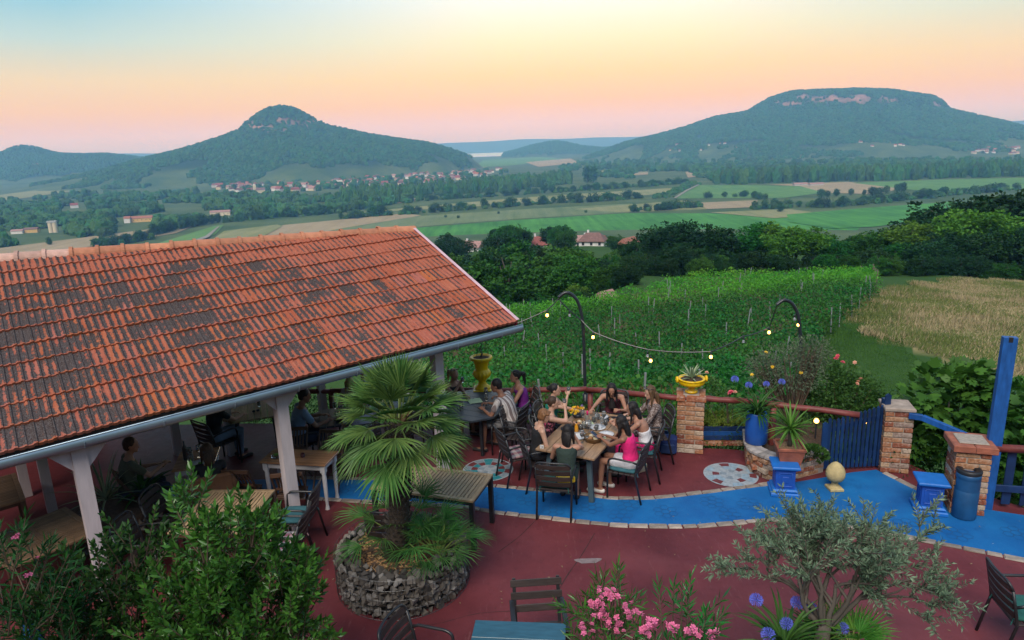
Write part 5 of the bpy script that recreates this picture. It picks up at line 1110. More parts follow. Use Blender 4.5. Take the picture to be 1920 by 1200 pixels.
PE['k1'] = person('man in a grey blue shirt seen from behind under the roof', chK, 'blue', 'dkdenim', 'black', 'tan', ((-.16, .40, TBL), (.18, .42, TBL)), .22, (-.2, -.15), sleeve=.75, leg=.8, hairkind='short', size=1.1, kneesp=.13)
chK3 = chair('arm', 'armchair under the blond woman facing the camera in the pavilion', -2.95, 12.15, (-.15, -1)); chX = chair('arm', 'armchair behind the palm under the guest in denim shorts', -1.95, 11.35, (-.5, .8)); chI = chair('arm', 'armchair under the guest in black at the slatted octagonal table', -5.12, 11.2, (.55, .8))
PE['k3'] = person('blond woman in pale rose leaning over the small dark table, facing the camera', chK3, 'rose', 'denim', 'blond', 'mid', ((-.18, .36, TBL), (.12, .38, TBL)), .34, (.1, -.3), sleeve=.6, leg=.9, hairlen=.30)
PE['k2'] = person('guest in a lavender shirt partly behind the palm leaves, seen from behind', chK2, 'lav', 'shorts_grey', 'brown', 'mid', ((-.15, .42, TBL), (.15, .42, TBL)), .40, (.2, -.2), sleeve=.8, leg=.8, hairkind='short', size=1.08, kneesp=.12)
PE['x'] = person('guest in a white top and denim shorts glimpsed behind the palm and post', chX, 'white', 'denim', 'brown', 'mid', ((-.12, .36, TBL), (.12, .36, TBL)), .2, (0, -.1), sleeve=.6, leg=.7, hairkind='bun')
PE['i'] = person('guest in black with dark jeans at the slatted octagonal table', chI, 'black', 'denim', 'brown', 'mid', ((-.12, .38, TBL), (.14, .42, TBL)), .2, (0, -.1), sleeve=.6, leg=1.5, hairkind='short')
PE['e1'] = person('man in an olive shirt seen from behind in the shade of the pavilion', chE1, 'olive', 'dkdenim', 'brown', 'mid', ((-.14, .36, TBL), (.16, .40, .88)), .14, (-.3, -.1), sleeve=.8, leg=1.5, hairkind='short', size=1.06, curl=.8, kneesp=.12)
PE['e2'] = person('dark haired woman in black seen from behind at the white leg table', chE2, 'black', 'dkdenim', 'brown', 'mid', ((-.14, .36, TBL), (.12, .38, TBL)), .16, (.1, -.1), sleeve=.6, leg=1.5, hairlen=.26)
bpy.context.view_layer.update(); dg = bpy.context.evaluated_depsgraph_get()
_done = [(o, ex, bpy.data.meshes.new_from_object(o.evaluated_get(dg))) for o, ex in PEND]
for o, ex, me in _done:
    mats = [m for m in o.data.materials]; o.modifiers.clear()
    if ex:
        bm = bmesh.new(); bm.from_mesh(me); vs = [bm.verts.new(v) for v in ex.v]
        for f_, mi in zip(ex.f, ex.m):
            try: f = bm.faces.new([vs[i] for i in f_]); f.material_index = mi; f.smooth = True
            except ValueError: pass
        bm.to_mesh(me); bm.free()
    me.materials.clear()
    for m in mats: me.materials.append(m)
    o.data = me
# held glasses, phone, sunglasses
def wine_glass_mesh(kind):
    q = MB()
    if kind == 'tumbler': q.lathe([(.030, 0), (.033, .09), (.031, .09), (.028, .008), (.002, .006)], 14)
    else: q.lathe([(.033, 0), (.030, .004), (.005, .008), (.004, .085), (.020, .10), (.036, .135), (.034, .18), (.030, .20), (.028, .20), (.032, .178), (.033, .136), (.018, .105), (.002, .10)], 16)
    return q.mesh('vessel', glass_m, True)
TUM = wine_glass_mesh('tumbler'); WIN = wine_glass_mesh('wine')
wine_m = {'rose': simple('rose_wine', (.65, .17, .12), .1, .05, 4), 'white': simple('white_wine', (.62, .46, .14), .1, .05, 4), 'amber': simple('amber_drink', (.55, .24, .02), .1, .05, 4), 'water': glass_m, 'red': simple('red_wine', (.10, .006, .012), .1, .05, 4)}
LIQ = {}
for kk, mm in wine_m.items():
    q = MB(); q.lathe([(.003, .103), (.018, .108), (.031, .136), (.0315, .150), (.002, .150)], 14); LIQ[('wine', kk)] = q.mesh('drink', mm, True); q = MB(); q.lathe([(.0275, .010), (.029, .055), (.002, .055)], 14); LIQ[('tumbler', kk)] = q.mesh('drink', mm, True)
def glass(kind, label, loc, drink=None, tilt=(0, 0), group='glasses on the tables'):
    t = thing('wine_glass' if kind == 'wine' else 'tumbler', label, 'glass', loc, random.uniform(0, 6), group); link('vessel', WIN if kind == 'wine' else TUM, t)
    if drink: link('drink', LIQ[(kind, drink)], t)
    t.rotation_euler = (tilt[0], tilt[1], t.rotation_euler[2]); return t
for key, side, lab, kind in (('aw', 1, 'tumbler of water held up by the blond woman in black', 'tumbler'), ('b4', 1, 'tumbler held to the lips of the woman in the flowered top', 'tumbler'), ('b5', 1, 'glass held by the woman in teal', 'tumbler')):
    p = PE[key]; S, E, Wr = p['arms'][side]; d = (Wr - E).normalized(); g_ = wpos(p, Wr + d * .07 + Vector((-.02, 0, -.03))); glass(kind, lab, g_, None)
p = PE['bh']; S, E, Wr = p['arms'][0]; q_ = wpos(p, Wr + Vector((.03, .10, .02))); ph = thing('phone', 'blue phone held by the woman in the pink tank top', 'phone', q_, p['t'].rotation_euler[2]); rt_ = Matrix.Rotation(.6, 3, 'X')
q = MB(); q.cham((0, 0, 0), (.072, .15, .009), .003, rt_); q.build('case', simple('blue_phone_case', (.03, .07, .20), .3, .1, 5), ph); q = MB(); q.cham(rt_ @ Vector((0, 0, .006)), (.064, .14, .002), .0006, rt_); q.build('screen', simple('dark_screen', (.015, .018, .03), .08, .1, 5), ph)
for key, lab in (('aw', 'dark sunglasses pushed up on the blond woman'), ('ap', 'sunglasses pushed up on the woman in purple'), ('bf', 'dark sunglasses pushed up on the woman in the patterned blouse')):
    p = PE[key]; sgt = thing('sunglasses', lab, 'sunglasses', wpos(p, p['HC'] + p['HM'] @ Vector((0, .045, .115))), 0); rot = (p['M'].to_3x3() @ p['HM']); sgt.rotation_euler = rot.to_euler()
    for s in (-1, 1): q = MB(); ellipsoid(q, (s * .032, .01, .0), (.028, .008, .020), Matrix.Rotation(-.7, 3, 'X'), 10, 6); q.build('lens', simple('dark_lens', (.01, .012, .016), .1, .1, 5), sgt, smooth=True); q = MB(); q.tube([(s * .06, .01, 0), (s * .084, -.04, -.02), (s * .084, -.09, -.05)], .004, 5); q.build('temple_arm', black_metal, sgt)
    q = MB(); q.tube([(-.008, .016, .004), (.008, .016, .004)], .004, 5); q.build('bridge', black_metal, sgt)

# ------------------------------------------------------------------ things on the tables
def tabB(u, v, z=.742):     # u across, v along the long table
    r = rotz(tba) @ Vector((u, v, 0)); return Vector((tbc.x + r.x, tbc.y + r.y, z))
def side_of(u): return 'left' if u < 0 else 'right'
plate_w = simple('white_china', (.62, .62, .62), .25, .05, 5); slate = simple('black_plate', (.015, .02, .03), .35, .2, 5); food = [simple('food_' + n, c, .7, .4, 30, .006) for n, c in (('brown', (.28, .13, .05)), ('green', (.10, .22, .03)), ('red', (.32, .04, .03)), ('cream', (.55, .45, .28)))]
def plate(label, loc, r=.12, mat=plate_w, fd=None):
    t = thing('plate', label, 'plate', loc, random.uniform(0, 6), 'plates on the tables'); q = MB(); q.lathe([(r * .55, 0), (r * .6, .004), (r, .018), (r, .022), (r * .62, .009), (.002, .008)], 24); q.build('dish', mat, t, smooth=True)
    for k in range(fd or 0): q = MB(); a = random.uniform(0, 6); ellipsoid(q, (math.cos(a) * r * .35, math.sin(a) * r * .35, .022), (.035, .025, .02), None, 8, 6); q.build('food', random.choice(food), t, smooth=True)
basket_m = NT('woven_wicker'); bv2 = basket_m.coord('Object'); bw_ = basket_m.n('ShaderNodeTexWave'); bw_.inputs['Scale'].default_value = 60; basket_m.l(bv2, bw_.inputs[0]); basket_m.bump(bw_.outputs[1], .01); basket_m = basket_m.out(basket_m.mix(bw_.outputs[1], (.22, .11, .04), (.46, .27, .12)), .7)
def basket(label, loc):
    t = thing('bread_basket', label, 'basket', loc, .4, 'bread baskets'); q = MB(); q.lathe([(.10, 0), (.125, .03), (.15, .075), (.155, .085), (.14, .085), (.115, .03), (.002, .012)], 28); q.build('wicker', basket_m, t, smooth=True)
    for k in range(4): q = MB(); a = k * 1.6; ellipsoid(q, (math.cos(a) * .06, math.sin(a) * .06, .06), (.05, .04, .03), rotz(a), 10, 7); q.build('bread', food[3] if k % 2 else food[0], t, smooth=True)
basket('bread basket in the middle of the long table', tabB(-.14, .18)); basket('bread basket beside the woman with the phone', tabB(.24, -.28))
plate('large white plate in the middle of the long table', tabB(-.04, -.22), .145); plate('black plate of leftovers before the short haired woman', tabB(-.28, -.02), .13, slate, 4); plate('white plate near the far end of the long table', tabB(.12, .22), .13, plate_w, 2); plate('pale plate at the far end of the long table', tabB(.02, .66), .12, plate_w, 2); plate('dark plate before the woman at the head of the table', tabB(.24, .62), .12, slate, 3); plate('pale plate before the woman in pink trousers', tabB(.34, .02), .12)
gspots = [('wine', -.12, -.48, 'rose'), ('wine', .10, -.40, 'rose'), ('tumbler', .16, -.34, None), ('wine', .02, -.55, None), ('wine', .0, -.06, 'white'), ('wine', .06, .02, None), ('tumbler', -.1, .05, 'amber'), ('tumbler', .14, .12, None), ('wine', .2, .2, None), ('wine', .05, .36, None), ('tumbler', -.02, .42, None), ('wine', .14, .46, 'white'), ('wine', -.2, .38, 'rose'), ('tumbler', .2, .38, None), ('tumbler', .0, .56, None)]
for i, (kd, u, v, dr) in enumerate(gspots): glass(kd, '%s among the crowded glasses on the long table' % ('stemmed wine glass' if kd == 'wine' else 'clear tumbler'), tabB(u, v), dr, group='stemmed glasses on the long table' if kd == 'wine' else 'tumblers on the long table')
bo = thing('wine_bottle', 'clear wine bottle with a pink capsule on the long table', 'bottle', tabB(-.02, .14)); q = MB(); q.lathe([(.036, 0), (.038, .01), (.038, .17), (.030, .20), (.014, .235), (.013, .27), (.011, .27)], 20); q.build('vessel', glass_m, bo, smooth=True); q = MB(); q.lathe([(.0155, .235), (.0155, .30), (.012, .303)], 14); q.build('capsule', CL['pink'], bo, smooth=True); q = MB(); q.lathe([(.0388, .05), (.0388, .13)], 20); q.build('paper_label', plate_w, bo, smooth=True)
oil = thing('oil_cruet', 'small amber oil cruet beside the black plate', 'cruet', tabB(-.13, -.06)); q = MB(); q.lathe([(.028, 0), (.03, .01), (.03, .10), (.012, .13), (.012, .155)], 16); q.build('vessel', wine_m['amber'], oil, smooth=True); q = MB(); q.lathe([(.013, .155), (.013, .175), (.008, .18)], 12); q.build('stopper', black_metal, oil)
def napkin(label, loc, col, rz, s=.15):
    t = thing('napkin', label, 'napkin', loc, rz, 'paper napkins'); q = MB(); n = 6; V = [((i / n - .5) * s, (j_ / n - .5) * s, .003 + .010 * abs(math.sin(i * 1.3 + j_ * .9))) for j_ in range(n + 1) for i in range(n + 1)]; q.add(V, [(j_ * 7 + i, j_ * 7 + i + 1, j_ * 7 + i + 8, j_ * 7 + i + 7) for j_ in range(n) for i in range(n)]); q.build('paper', col, t, smooth=True)
nap_b = simple('light_blue_paper', (.18, .45, .58), .9, .1, 8); nap_g = simple('pale_lime_paper', (.48, .58, .34), .9, .1, 8)
napkin('light blue napkin at the near end of the long table', tabB(.0, -.74), nap_b, .5); napkin('light blue napkin next to the white plate', tabB(-.2, -.20), nap_b, .2, .12); napkin('lime napkin near the far end of the long table', tabB(-.1, .32), nap_g, .3, .2); napkin('lime napkin by the bread basket on the long table', tabB(.32, -.16), nap_g, .9, .12)
phn = thing('phone', 'dark phone lying at the near end of the long table', 'phone', tabB(.06, -.66), .9); q = MB(); q.cham((0, 0, .006), (.075, .155, .010), .003); q.build('case', slate, phn); q = MB(); q.cham((0, 0, .0122), (.066, .146, .001), .0003); q.build('screen', simple('glossy_screen', (.03, .05, .07), .06, .1, 5), phn)
nb_ = thing('table_number', 'small white table number card reading 12 at the near corner of the long table', 'card', tabB(-.38, -.83), tba + .1); q = MB(); q.cham((0, 0, .028), (.06, .012, .056), .002); q.build('card', plate_w, nb_)
def digits(s, parent, h, mat, y):
    c = bpy.data.curves.new('number_text', 'FONT'); c.body = s; c.size = h; c.align_x = 'CENTER'; c.extrude = .0006; o = bpy.data.objects.new('number_text', c); COL.objects.link(o); o.parent = parent; o.rotation_euler = (math.pi / 2, 0, 0); o.location = (0, y, .014); c.materials.append(mat); bpy.context.view_layer.update(); me = bpy.data.meshes.new_from_object(o.evaluated_get(bpy.context.evaluated_depsgraph_get())); n = link('number_text', me, parent); n.rotation_euler = o.rotation_euler; n.location = o.location; bpy.data.objects.remove(o); return n
digits('12', nb_, .040, black_metal, -.0072)
fb = thing('flower_bowl', 'bowl of yellow and orange flowers on the long table before the railing', 'flower bowl', tabB(-.34, .52)); q = MB(); q.lathe([(.06, 0), (.09, .03), (.10, .07), (.095, .07), (.05, .02)], 20); q.build('bowl', slate, fb, smooth=True)
fl_m = [simple('petal_' + n, c, .7, .15, 20) for n, c in (('yellow', (.75, .45, .01)), ('orange', (.70, .22, .01)))]
for k in range(46):
    a = random.uniform(0, 6.28); r = .15 * math.sqrt(random.random()); q = MB(); z = .10 + .05 * math.cos(r * 9) + random.uniform(-.01, .02)
    for i in range(6): b_ = i * math.pi / 3; q.add([(0, 0, 0), (math.cos(b_ - .35) * .02, math.sin(b_ - .35) * .02, .006), (math.cos(b_) * .03, math.sin(b_) * .03, .002), (math.cos(b_ + .35) * .02, math.sin(b_ + .35) * .02, .006)], [(0, 1, 2, 3)])
    o = q.build('flower', fl_m[0 if random.random() < .7 else 1], fb); o.location = (math.cos(a) * r, math.sin(a) * r, z); o.rotation_euler = (random.uniform(-.6, .6), random.uniform(-.6, .6), a)
# other tables
def onT(x, y, z=.742): return Vector((x, y, z))
napkin('lime menu sheet on the grey octagonal table', onT(-.72, 11.85), nap_g, .3, .24)
for i, (kd, x, y, dr, lb_) in enumerate((('wine', -1.0, 11.5, None, 'wine glass nearest the palm on the grey octagonal table'), ('wine', -.93, 11.42, None, 'wine glass at the near edge of the grey octagonal table'), ('wine', -.5, 11.62, 'white', 'glass of white wine before the man in stripes'), ('wine', -.52, 11.98, 'amber', 'amber drink on the grey octagonal table under the urn'), ('tumbler', -.95, 11.62, None, 'tumbler on the grey octagonal table'))): glass(kd, lb_, onT(x, y), dr)
for x, y, kd, dr, lb_ in ((-4.83, 9.85, 'wine', 'red', 'wine glass on the white leg table in the shade'), (-4.98, 9.9, 'tumbler', None, 'tumbler on the white leg table in the shade'), (-3.15, 11.5, 'wine', None, 'wine glass on the small dark table of the pavilion'), (-3.0, 11.3, 'wine', None, 'wine glass beside the salad in the pavilion'), (-4.66, 12.0, 'tumbler', None, 'tumbler on the slatted octagonal table')): glass(kd, lb_, onT(x, y, .757 if y < 10 else .742), dr)
wbt = thing('wine_bottle', 'dark wine bottle on the white leg table in the shade', 'bottle', onT(-5.0, 9.78, .757)); q = MB(); q.lathe([(.036, 0), (.038, .01), (.038, .18), (.028, .215), (.014, .24), (.014, .30), (.011, .30)], 18); q.build('vessel', slate, wbt, smooth=True)
car = thing('carafe', 'glass carafe of water on the white leg table in the shade', 'carafe', onT(-4.9, 9.7, .757)); q = MB(); q.lathe([(.045, 0), (.05, .02), (.045, .12), (.028, .17), (.04, .22), (.037, .22), (.025, .17), (.042, .12), (.046, .02), (.002, .01)], 18); q.build('vessel', glass_m, car, smooth=True)
plate('plate with leftovers on the white leg table in the shade', onT(-4.72, 9.62, .757), .11, plate_w, 2); plate('green salad plate on the small dark table in the pavilion', onT(-3.0, 11.2), .11, slate, 5)
bb_ = thing('plant_bowl', 'small glass bowl with a green plant on the pine table', 'bowl', onT(-3.62, 9.72, .757)); q = MB(); q.lathe([(.05, 0), (.07, .02), (.075, .04), (.07, .04), (.04, .01)], 18); q.build('bowl', glass_m, bb_, smooth=True)
for k in range(12): q = MB(); a = k * .53; q.add([(0, 0, .02), (math.cos(a) * .03 - .01, math.sin(a) * .03, .05), (math.cos(a) * .07, math.sin(a) * .07, .06), (math.cos(a) * .03 + .01, math.sin(a) * .03, .05)], [(0, 1, 2, 3)]); q.build('leaf', food[1], bb_)
cd = thing('candle_holder', 'small dark candle holder on the pine table', 'candle', onT(-3.22, 9.72, .757)); q = MB(); q.lathe([(.03, 0), (.034, .01), (.034, .05), (.03, .055), (.026, .03)], 10); q.build('cup', simple('dark_red_glass', (.05, .008, .01), .2, .2, 5), cd)
sg2 = thing('sunglasses', 'dark sunglasses lying on the slatted octagonal table', 'sunglasses', onT(-4.62, 11.72), .5)
for s in (-1, 1): q = MB(); ellipsoid(q, (s * .035, 0, .02), (.03, .008, .022), None, 10, 6); q.build('lens', slate, sg2, smooth=True)
q = MB(); q.tube([(-.01, 0, .03), (.01, 0, .03)], .004, 5); q.build('bridge', slate, sg2)
# bags
yb = thing('shoulder_bag', 'small yellow bag lying on the chair with the green cushion', 'bag', (.68, 9.10, .49), .2); q = MB(); q.cham((0, 0, .06), (.25, .11, .12), .025); q.build('pouch', simple('yellow_leather', (.62, .43, .02), .5, .12, 6, .003), yb); q = MB(); q.tube(arc((-.12, 0, .11), (-.2, -.09, .02), (.0, -.10, .0), 8), .006, 6); q.build('strap', black_metal, yb)
sc_ = thing('shoulder_bag', 'small beige bag hanging on a chain from a chair at the long table', 'bag', (1.90, 9.86, .30), .5); q = MB(); q.cham((0, 0, .0), (.17, .07, .14), .02); q.build('pouch', simple('beige_leather', (.46, .36, .22), .5, .12, 6, .003), sc_); q = MB(); q.cham((0, -.037, .03), (.165, .012, .085), .006); q.build('flap', simple('beige_leather_flap', (.50, .40, .25), .5, .12, 6), sc_); q = MB(); q.tube([(-.07, 0, .06), (-.03, .03, .28), (0, .05, .40), (.03, .03, .28), (.07, 0, .06)], .006, 6); q.build('chain', simple('brass_chain', (.36, .25, .10), .4, .2, 5, 0, .6), sc_)
bk = thing('backpack', 'dark blue bag standing on the floor beside the brick pillar', 'bag', (2.58, 10.98, 0), -.3); q = MB(); q.cham((0, 0, .17), (.28, .16, .34), .05); q.build('body', simple('navy_canvas', (.01, .03, .14), .8, .2, 8, .004), bk); q = MB(); q.cham((0, -.09, .12), (.22, .05, .18), .02); q.build('pocket', simple('navy_pocket', (.012, .035, .12), .8, .2, 8), bk)
jk = thing('jacket', 'brown jacket hung over the folding chair in the shade', 'jacket', chE2.location, chE2.rotation_euler[2]); q = MB(); q.cham((0, -.22, .74), (.50, .08, .30), .03); q.build('cloth', simple('brown_suede', (.10, .045, .02), .9, .25, 7, .005), jk)
for s in (-1, 1): q = MB(); q.tube([(s * .22, -.2, .84), (s * .28, -.2, .72), (s * .27, -.18, .5)], [.05, .055, .045], 10); q.build('sleeve', simple('brown_suede_sleeve', (.10, .045, .02), .9, .25, 7), jk, smooth=True)

# ------------------------------------------------------------------ plants of the terrace
def unit(a): return a / np.maximum(1e-9, np.linalg.norm(a, axis=-1, keepdims=True))
def leaves_mesh(name, P, D, L, W, mats, U=None, fold=.25, droop=0.0, midx=None):
    """diamond leaves folded along the midrib: base P, direction D, length L, width W"""
    P = np.asarray(P, float); n = len(P); D = unit(np.asarray(D, float)); U = rng.normal(size=(n, 3)) if U is None else np.asarray(U, float)
    S = unit(np.cross(D, U)); N = np.cross(S, D); L = np.broadcast_to(np.asarray(L, float), (n,))[:, None]; W = np.broadcast_to(np.asarray(W, float), (n,))[:, None]
    mid = P + D * L * .45; tip = P + D * L - np.array([0, 0, 1]) * L * droop
    V = np.stack([P, mid + S * W / 2 + N * W * fold, tip, mid - S * W / 2 + N * W * fold], 1).reshape(-1, 3)
    F = np.arange(4 * n).reshape(n, 4); F = np.concatenate([F[:, [0, 1, 2]], F[:, [0, 2, 3]]], 1).reshape(-1, 3)
    return np_mesh(name, V, F, mats, midx=None if midx is None else np.repeat(midx, 2))
def strap_leaves(q, n, base, length, width, up=(.2, 1.2), droop=.5, segs=5, jit=.02, fold=.18):
    """long strap leaves arching out of one point"""
    for k in range(n):
        a = k * 2.39996 + random.uniform(-.2, .2); el = random.uniform(*up); L = length * random.uniform(.75, 1.1); d = Vector((math.cos(a), math.sin(a), 0)); s = Vector((-d.y, d.x, 0)); p = Vector(base) + d * random.uniform(0, jit) + Vector((0, 0, random.uniform(-jit, jit))); V = []; e = el
        for i in range(segs + 1):
            u = i / segs; w = width * (1 - u ** 2.2) * (.55 + .9 * min(u * 3, .5)) / 2 + .0008; V += [p + s * w + Vector((0, 0, w * fold * 4)), p, p - s * w + Vector((0, 0, w * fold * 4))]
            p = p + (d * math.cos(e) + Vector((0, 0, math.sin(e)))) * (L / segs); e -= droop * 1.5 * random.uniform(.7, 1.2) / segs
        q.add(V, [t for i in range(segs) for t in ((3 * i, 3 * i + 1, 3 * i + 4, 3 * i + 3), (3 * i + 1, 3 * i + 2, 3 * i + 5, 3 * i + 4))])
bark = simple('grey_bark', (.10, .085, .07), .9, .35, 9, .01, stretch=(1, 1, .3)); twig = simple('brown_twig', (.09, .06, .04), .9, .3, 12)
LEAF = {'palm': leafmat('palm_leaf', (.032, .105, .024), (.15, .27, .07), .4, .2, .18, 3), 'palm_fine': leafmat('dwarf_palm_leaf', (.025, .10, .022), (.09, .23, .05), .45, .2, .1, 3),
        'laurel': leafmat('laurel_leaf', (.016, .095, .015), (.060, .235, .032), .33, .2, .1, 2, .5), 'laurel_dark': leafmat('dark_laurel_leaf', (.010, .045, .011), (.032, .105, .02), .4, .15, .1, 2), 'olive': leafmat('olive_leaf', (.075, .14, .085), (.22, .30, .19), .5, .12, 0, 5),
        'yucca': leafmat('yucca_leaf', (.05, .17, .02), (.15, .34, .06), .4, .2, .1, 3), 'strap': leafmat('strap_leaf', (.02, .075, .018), (.07, .17, .03), .35, .2, .1, 3), 'agave': leafmat('agave_leaf', (.16, .22, .13), (.42, .45, .26), .45, .05, .1, 6), 'fig': leafmat('fig_leaf', (.018, .085, .014), (.065, .21, .030), .45, .25, .1, 1.5),
        'rose': leafmat('rose_leaf', (.018, .07, .015), (.06, .15, .03), .45, .2, .1, 2), 'grey': leafmat('grey_shrub_leaf', (.07, .095, .06), (.17, .20, .12), .6, .1, .1, 3), 'hedge': leafmat('hedge_leaf', (.03, .10, .02), (.10, .24, .04), .5, .2, .1, 2), 'rust': leafmat('rusty_stem_leaf', (.07, .09, .025), (.24, .12, .06), .7, .15, .1, 2), 'sedum': leafmat('sedum_leaf', (.08, .17, .025), (.22, .32, .06), .6, .15, .05, 4)}
PINK = simple('pink_petal', (.72, .17, .33), .6, .2, 20); BLUEF = simple('blue_petal', (.11, .14, .62), .6, .2, 20); ROSEF = simple('rose_petal', (.75, .10, .16), .6, .2, 20); PEACH = simple('peach_petal', (.75, .38, .26), .6, .2, 20); YELF = simple('yellow_petal', (.75, .48, .03), .6, .2, 20); LILAC = simple('lilac_petal', (.28, .16, .42), .6, .2, 20)
def flower_mesh(mat, r=.03, n=5, layers=1):
    q = MB()
    for l in range(layers):
        for i in range(n):
            b = 2 * math.pi * (i + .5 * l) / n; rr = r * (1 - .25 * l); z = .006 * l; h = rr * (.25 + .35 * l)
            q.add([(0, 0, z), (math.cos(b - .5) * rr * .7, math.sin(b - .5) * rr * .7, z + h), (math.cos(b) * rr, math.sin(b) * rr, z + h * .8), (math.cos(b + .5) * rr * .7, math.sin(b + .5) * rr * .7, z + h)], [(0, 1, 2, 3)])
    return q.mesh('flower', mat)
FLW = {'pink': flower_mesh(PINK, .022, 5, 2), 'rose': flower_mesh(ROSEF, .045, 6, 3), 'peach': flower_mesh(PEACH, .04, 6, 3), 'yellow': flower_mesh(YELF, .035, 6, 2), 'lilac': flower_mesh(LILAC, .03, 6, 2)}
def flower(kind, parent, p, s=1.0):
    o = link('flower', FLW[kind], parent); o.location = p; o.scale = (s,) * 3; o.rotation_euler = (random.uniform(-1, .3), random.uniform(-.6, .6), random.uniform(0, 6)); return o

# --- gabion planter
GC = Vector((-1.46, 7.68, 0)); GR = .80; GH = .50
gb = thing('gabion_planter', 'round wire gabion planter filled with dark stones, under the palm', 'planter', GC)
stq = NT('basalt_stone'); stn = stq.noise(stq.coord('Object'), 20, 5, .65); stq.bump(stn, .008); gab_m = stq.out(stq.mix(stn, stq.ramp(stq.rand(), [(0.0, (.05, .045, .042)), (.5, (.13, .115, .10)), (1.0, (.24, .22, .20))]), stq.ramp(stq.rand(), [(0.0, (.09, .078, .068)), (.6, (.15, .125, .10)), (1.0, (.30, .28, .26))])), .85, spec=.25)
def stone_mesh(i):
    bm = bmesh.new()
    for k in range(13): v = Vector((random.gauss(0, 1), random.gauss(0, 1), random.gauss(0, 1))).normalized(); bm.verts.new((v.x * .5 * random.uniform(.85, 1.1), v.y * .44 * random.uniform(.8, 1.1), v.z * .46 * random.uniform(.8, 1.1)))
    r = bmesh.ops.convex_hull(bm, input=bm.verts); bmesh.ops.delete(bm, geom=[v for v in bm.verts if not v.link_faces], context='VERTS'); me = bpy.data.meshes.new('stone'); bm.to_mesh(me); bm.free(); me.materials.append(gab_m); return me
STONES = [stone_mesh(i) for i in range(8)]
spots = []; 
for lay in range(8):
    z = .035 + lay * .060; n = int(2 * math.pi * GR / .082)
    for k in range(n): a = 2 * math.pi * (k + .5 * (lay % 2) + random.uniform(-.2, .2)) / n; spots.append((a, GR - .035 + random.uniform(-.015, .012), z + random.uniform(-.022, .022), 'side'))
for rr in (GR - .11, GR - .20):
    n = int(2 * math.pi * rr / .10)
    for k in range(n): a = 2 * math.pi * (k + random.uniform(-.2, .2)) / n; spots.append((a, rr, GH + .0 + random.uniform(-.02, .02), 'top'))
cdir = math.atan2(-GC.y, -GC.x)
spots.sort(key=lambda s: abs((s[0] - cdir + math.pi) % (2 * math.pi) - math.pi) - (.9 if s[3] == 'top' else 0)); restm = MB()
for i, (a, r, z, kd) in enumerate(spots):
    s = random.uniform(.075, .15); p = Vector((math.cos(a) * r, math.sin(a) * r, z)); e = (random.uniform(-1.2, 1.2), random.uniform(-.9, .9), a + math.pi / 2 + random.uniform(-.9, .9))
    if i < 300: o = link('stone', random.choice(STONES), gb); o.location = p; o.rotation_euler = e; o.scale = (s, s, s)
    else:
        me = random.choice(STONES); from mathutils import Euler; M = Matrix.Translation(p) @ Euler(e).to_matrix().to_4x4() @ Matrix.Scale(s, 4); restm.add([M @ v.co for v in me.vertices], [tuple(f.vertices) for f in me.polygons])
o = restm.build('stones_behind', gab_m, gb); o['kind'] = 'stuff'
q = MB(); q.lathe([(GR - .09, .0), (GR - .09, GH - .03)], 40); q.build('stone_core', simple('dark_fill', (.03, .027, .025), .95, .3, 20), gb)
q = MB()
for k in range(0, 9, 2): q.tube([(math.cos(2 * math.pi * i / 48) * (GR + .012), math.sin(2 * math.pi * i / 48) * (GR + .012), .01 + k * .063) for i in range(49)], .0028, 4, False)
for i in range(64): a = 2 * math.pi * i / 64; q.tube([(math.cos(a) * (GR + .014), math.sin(a) * (GR + .014), 0), (math.cos(a) * (GR + .014), math.sin(a) * (GR + .014), .52)], .0028, 4, False)
q.build('wire_cage', simple('galvanised_wire', (.10, .10, .10), .45, .2, 8, 0, .6), gb)
q = MB(); q.lathe([(.62, GH - .05), (.4, GH - .01), (.05, GH + .03)], 30); q.build('soil', soil_m, gb)
q = MB()
for k in range(900):
    a = random.uniform(0, 6.28); r = .60 * math.sqrt(random.random()); z = GH - .035 + .06 * (1 - r / .62) + random.uniform(0, .015); d = Vector((random.gauss(0, 1), random.gauss(0, 1), random.gauss(0, .3))).normalized() * random.uniform(.015, .045); s = d.orthogonal().normalized() * random.uniform(.004, .010); p = Vector((math.cos(a) * r, math.sin(a) * r, z)); q.add([p - d - s, p + d - s, p + d + s, p - d + s], [(0, 1, 2, 3)])
o = q.build('bark_mulch', leafmat('bark_mulch', (.14, .07, .03), (.42, .25, .12), .9, 0, 0, 30), gb); o['kind'] = 'stuff'

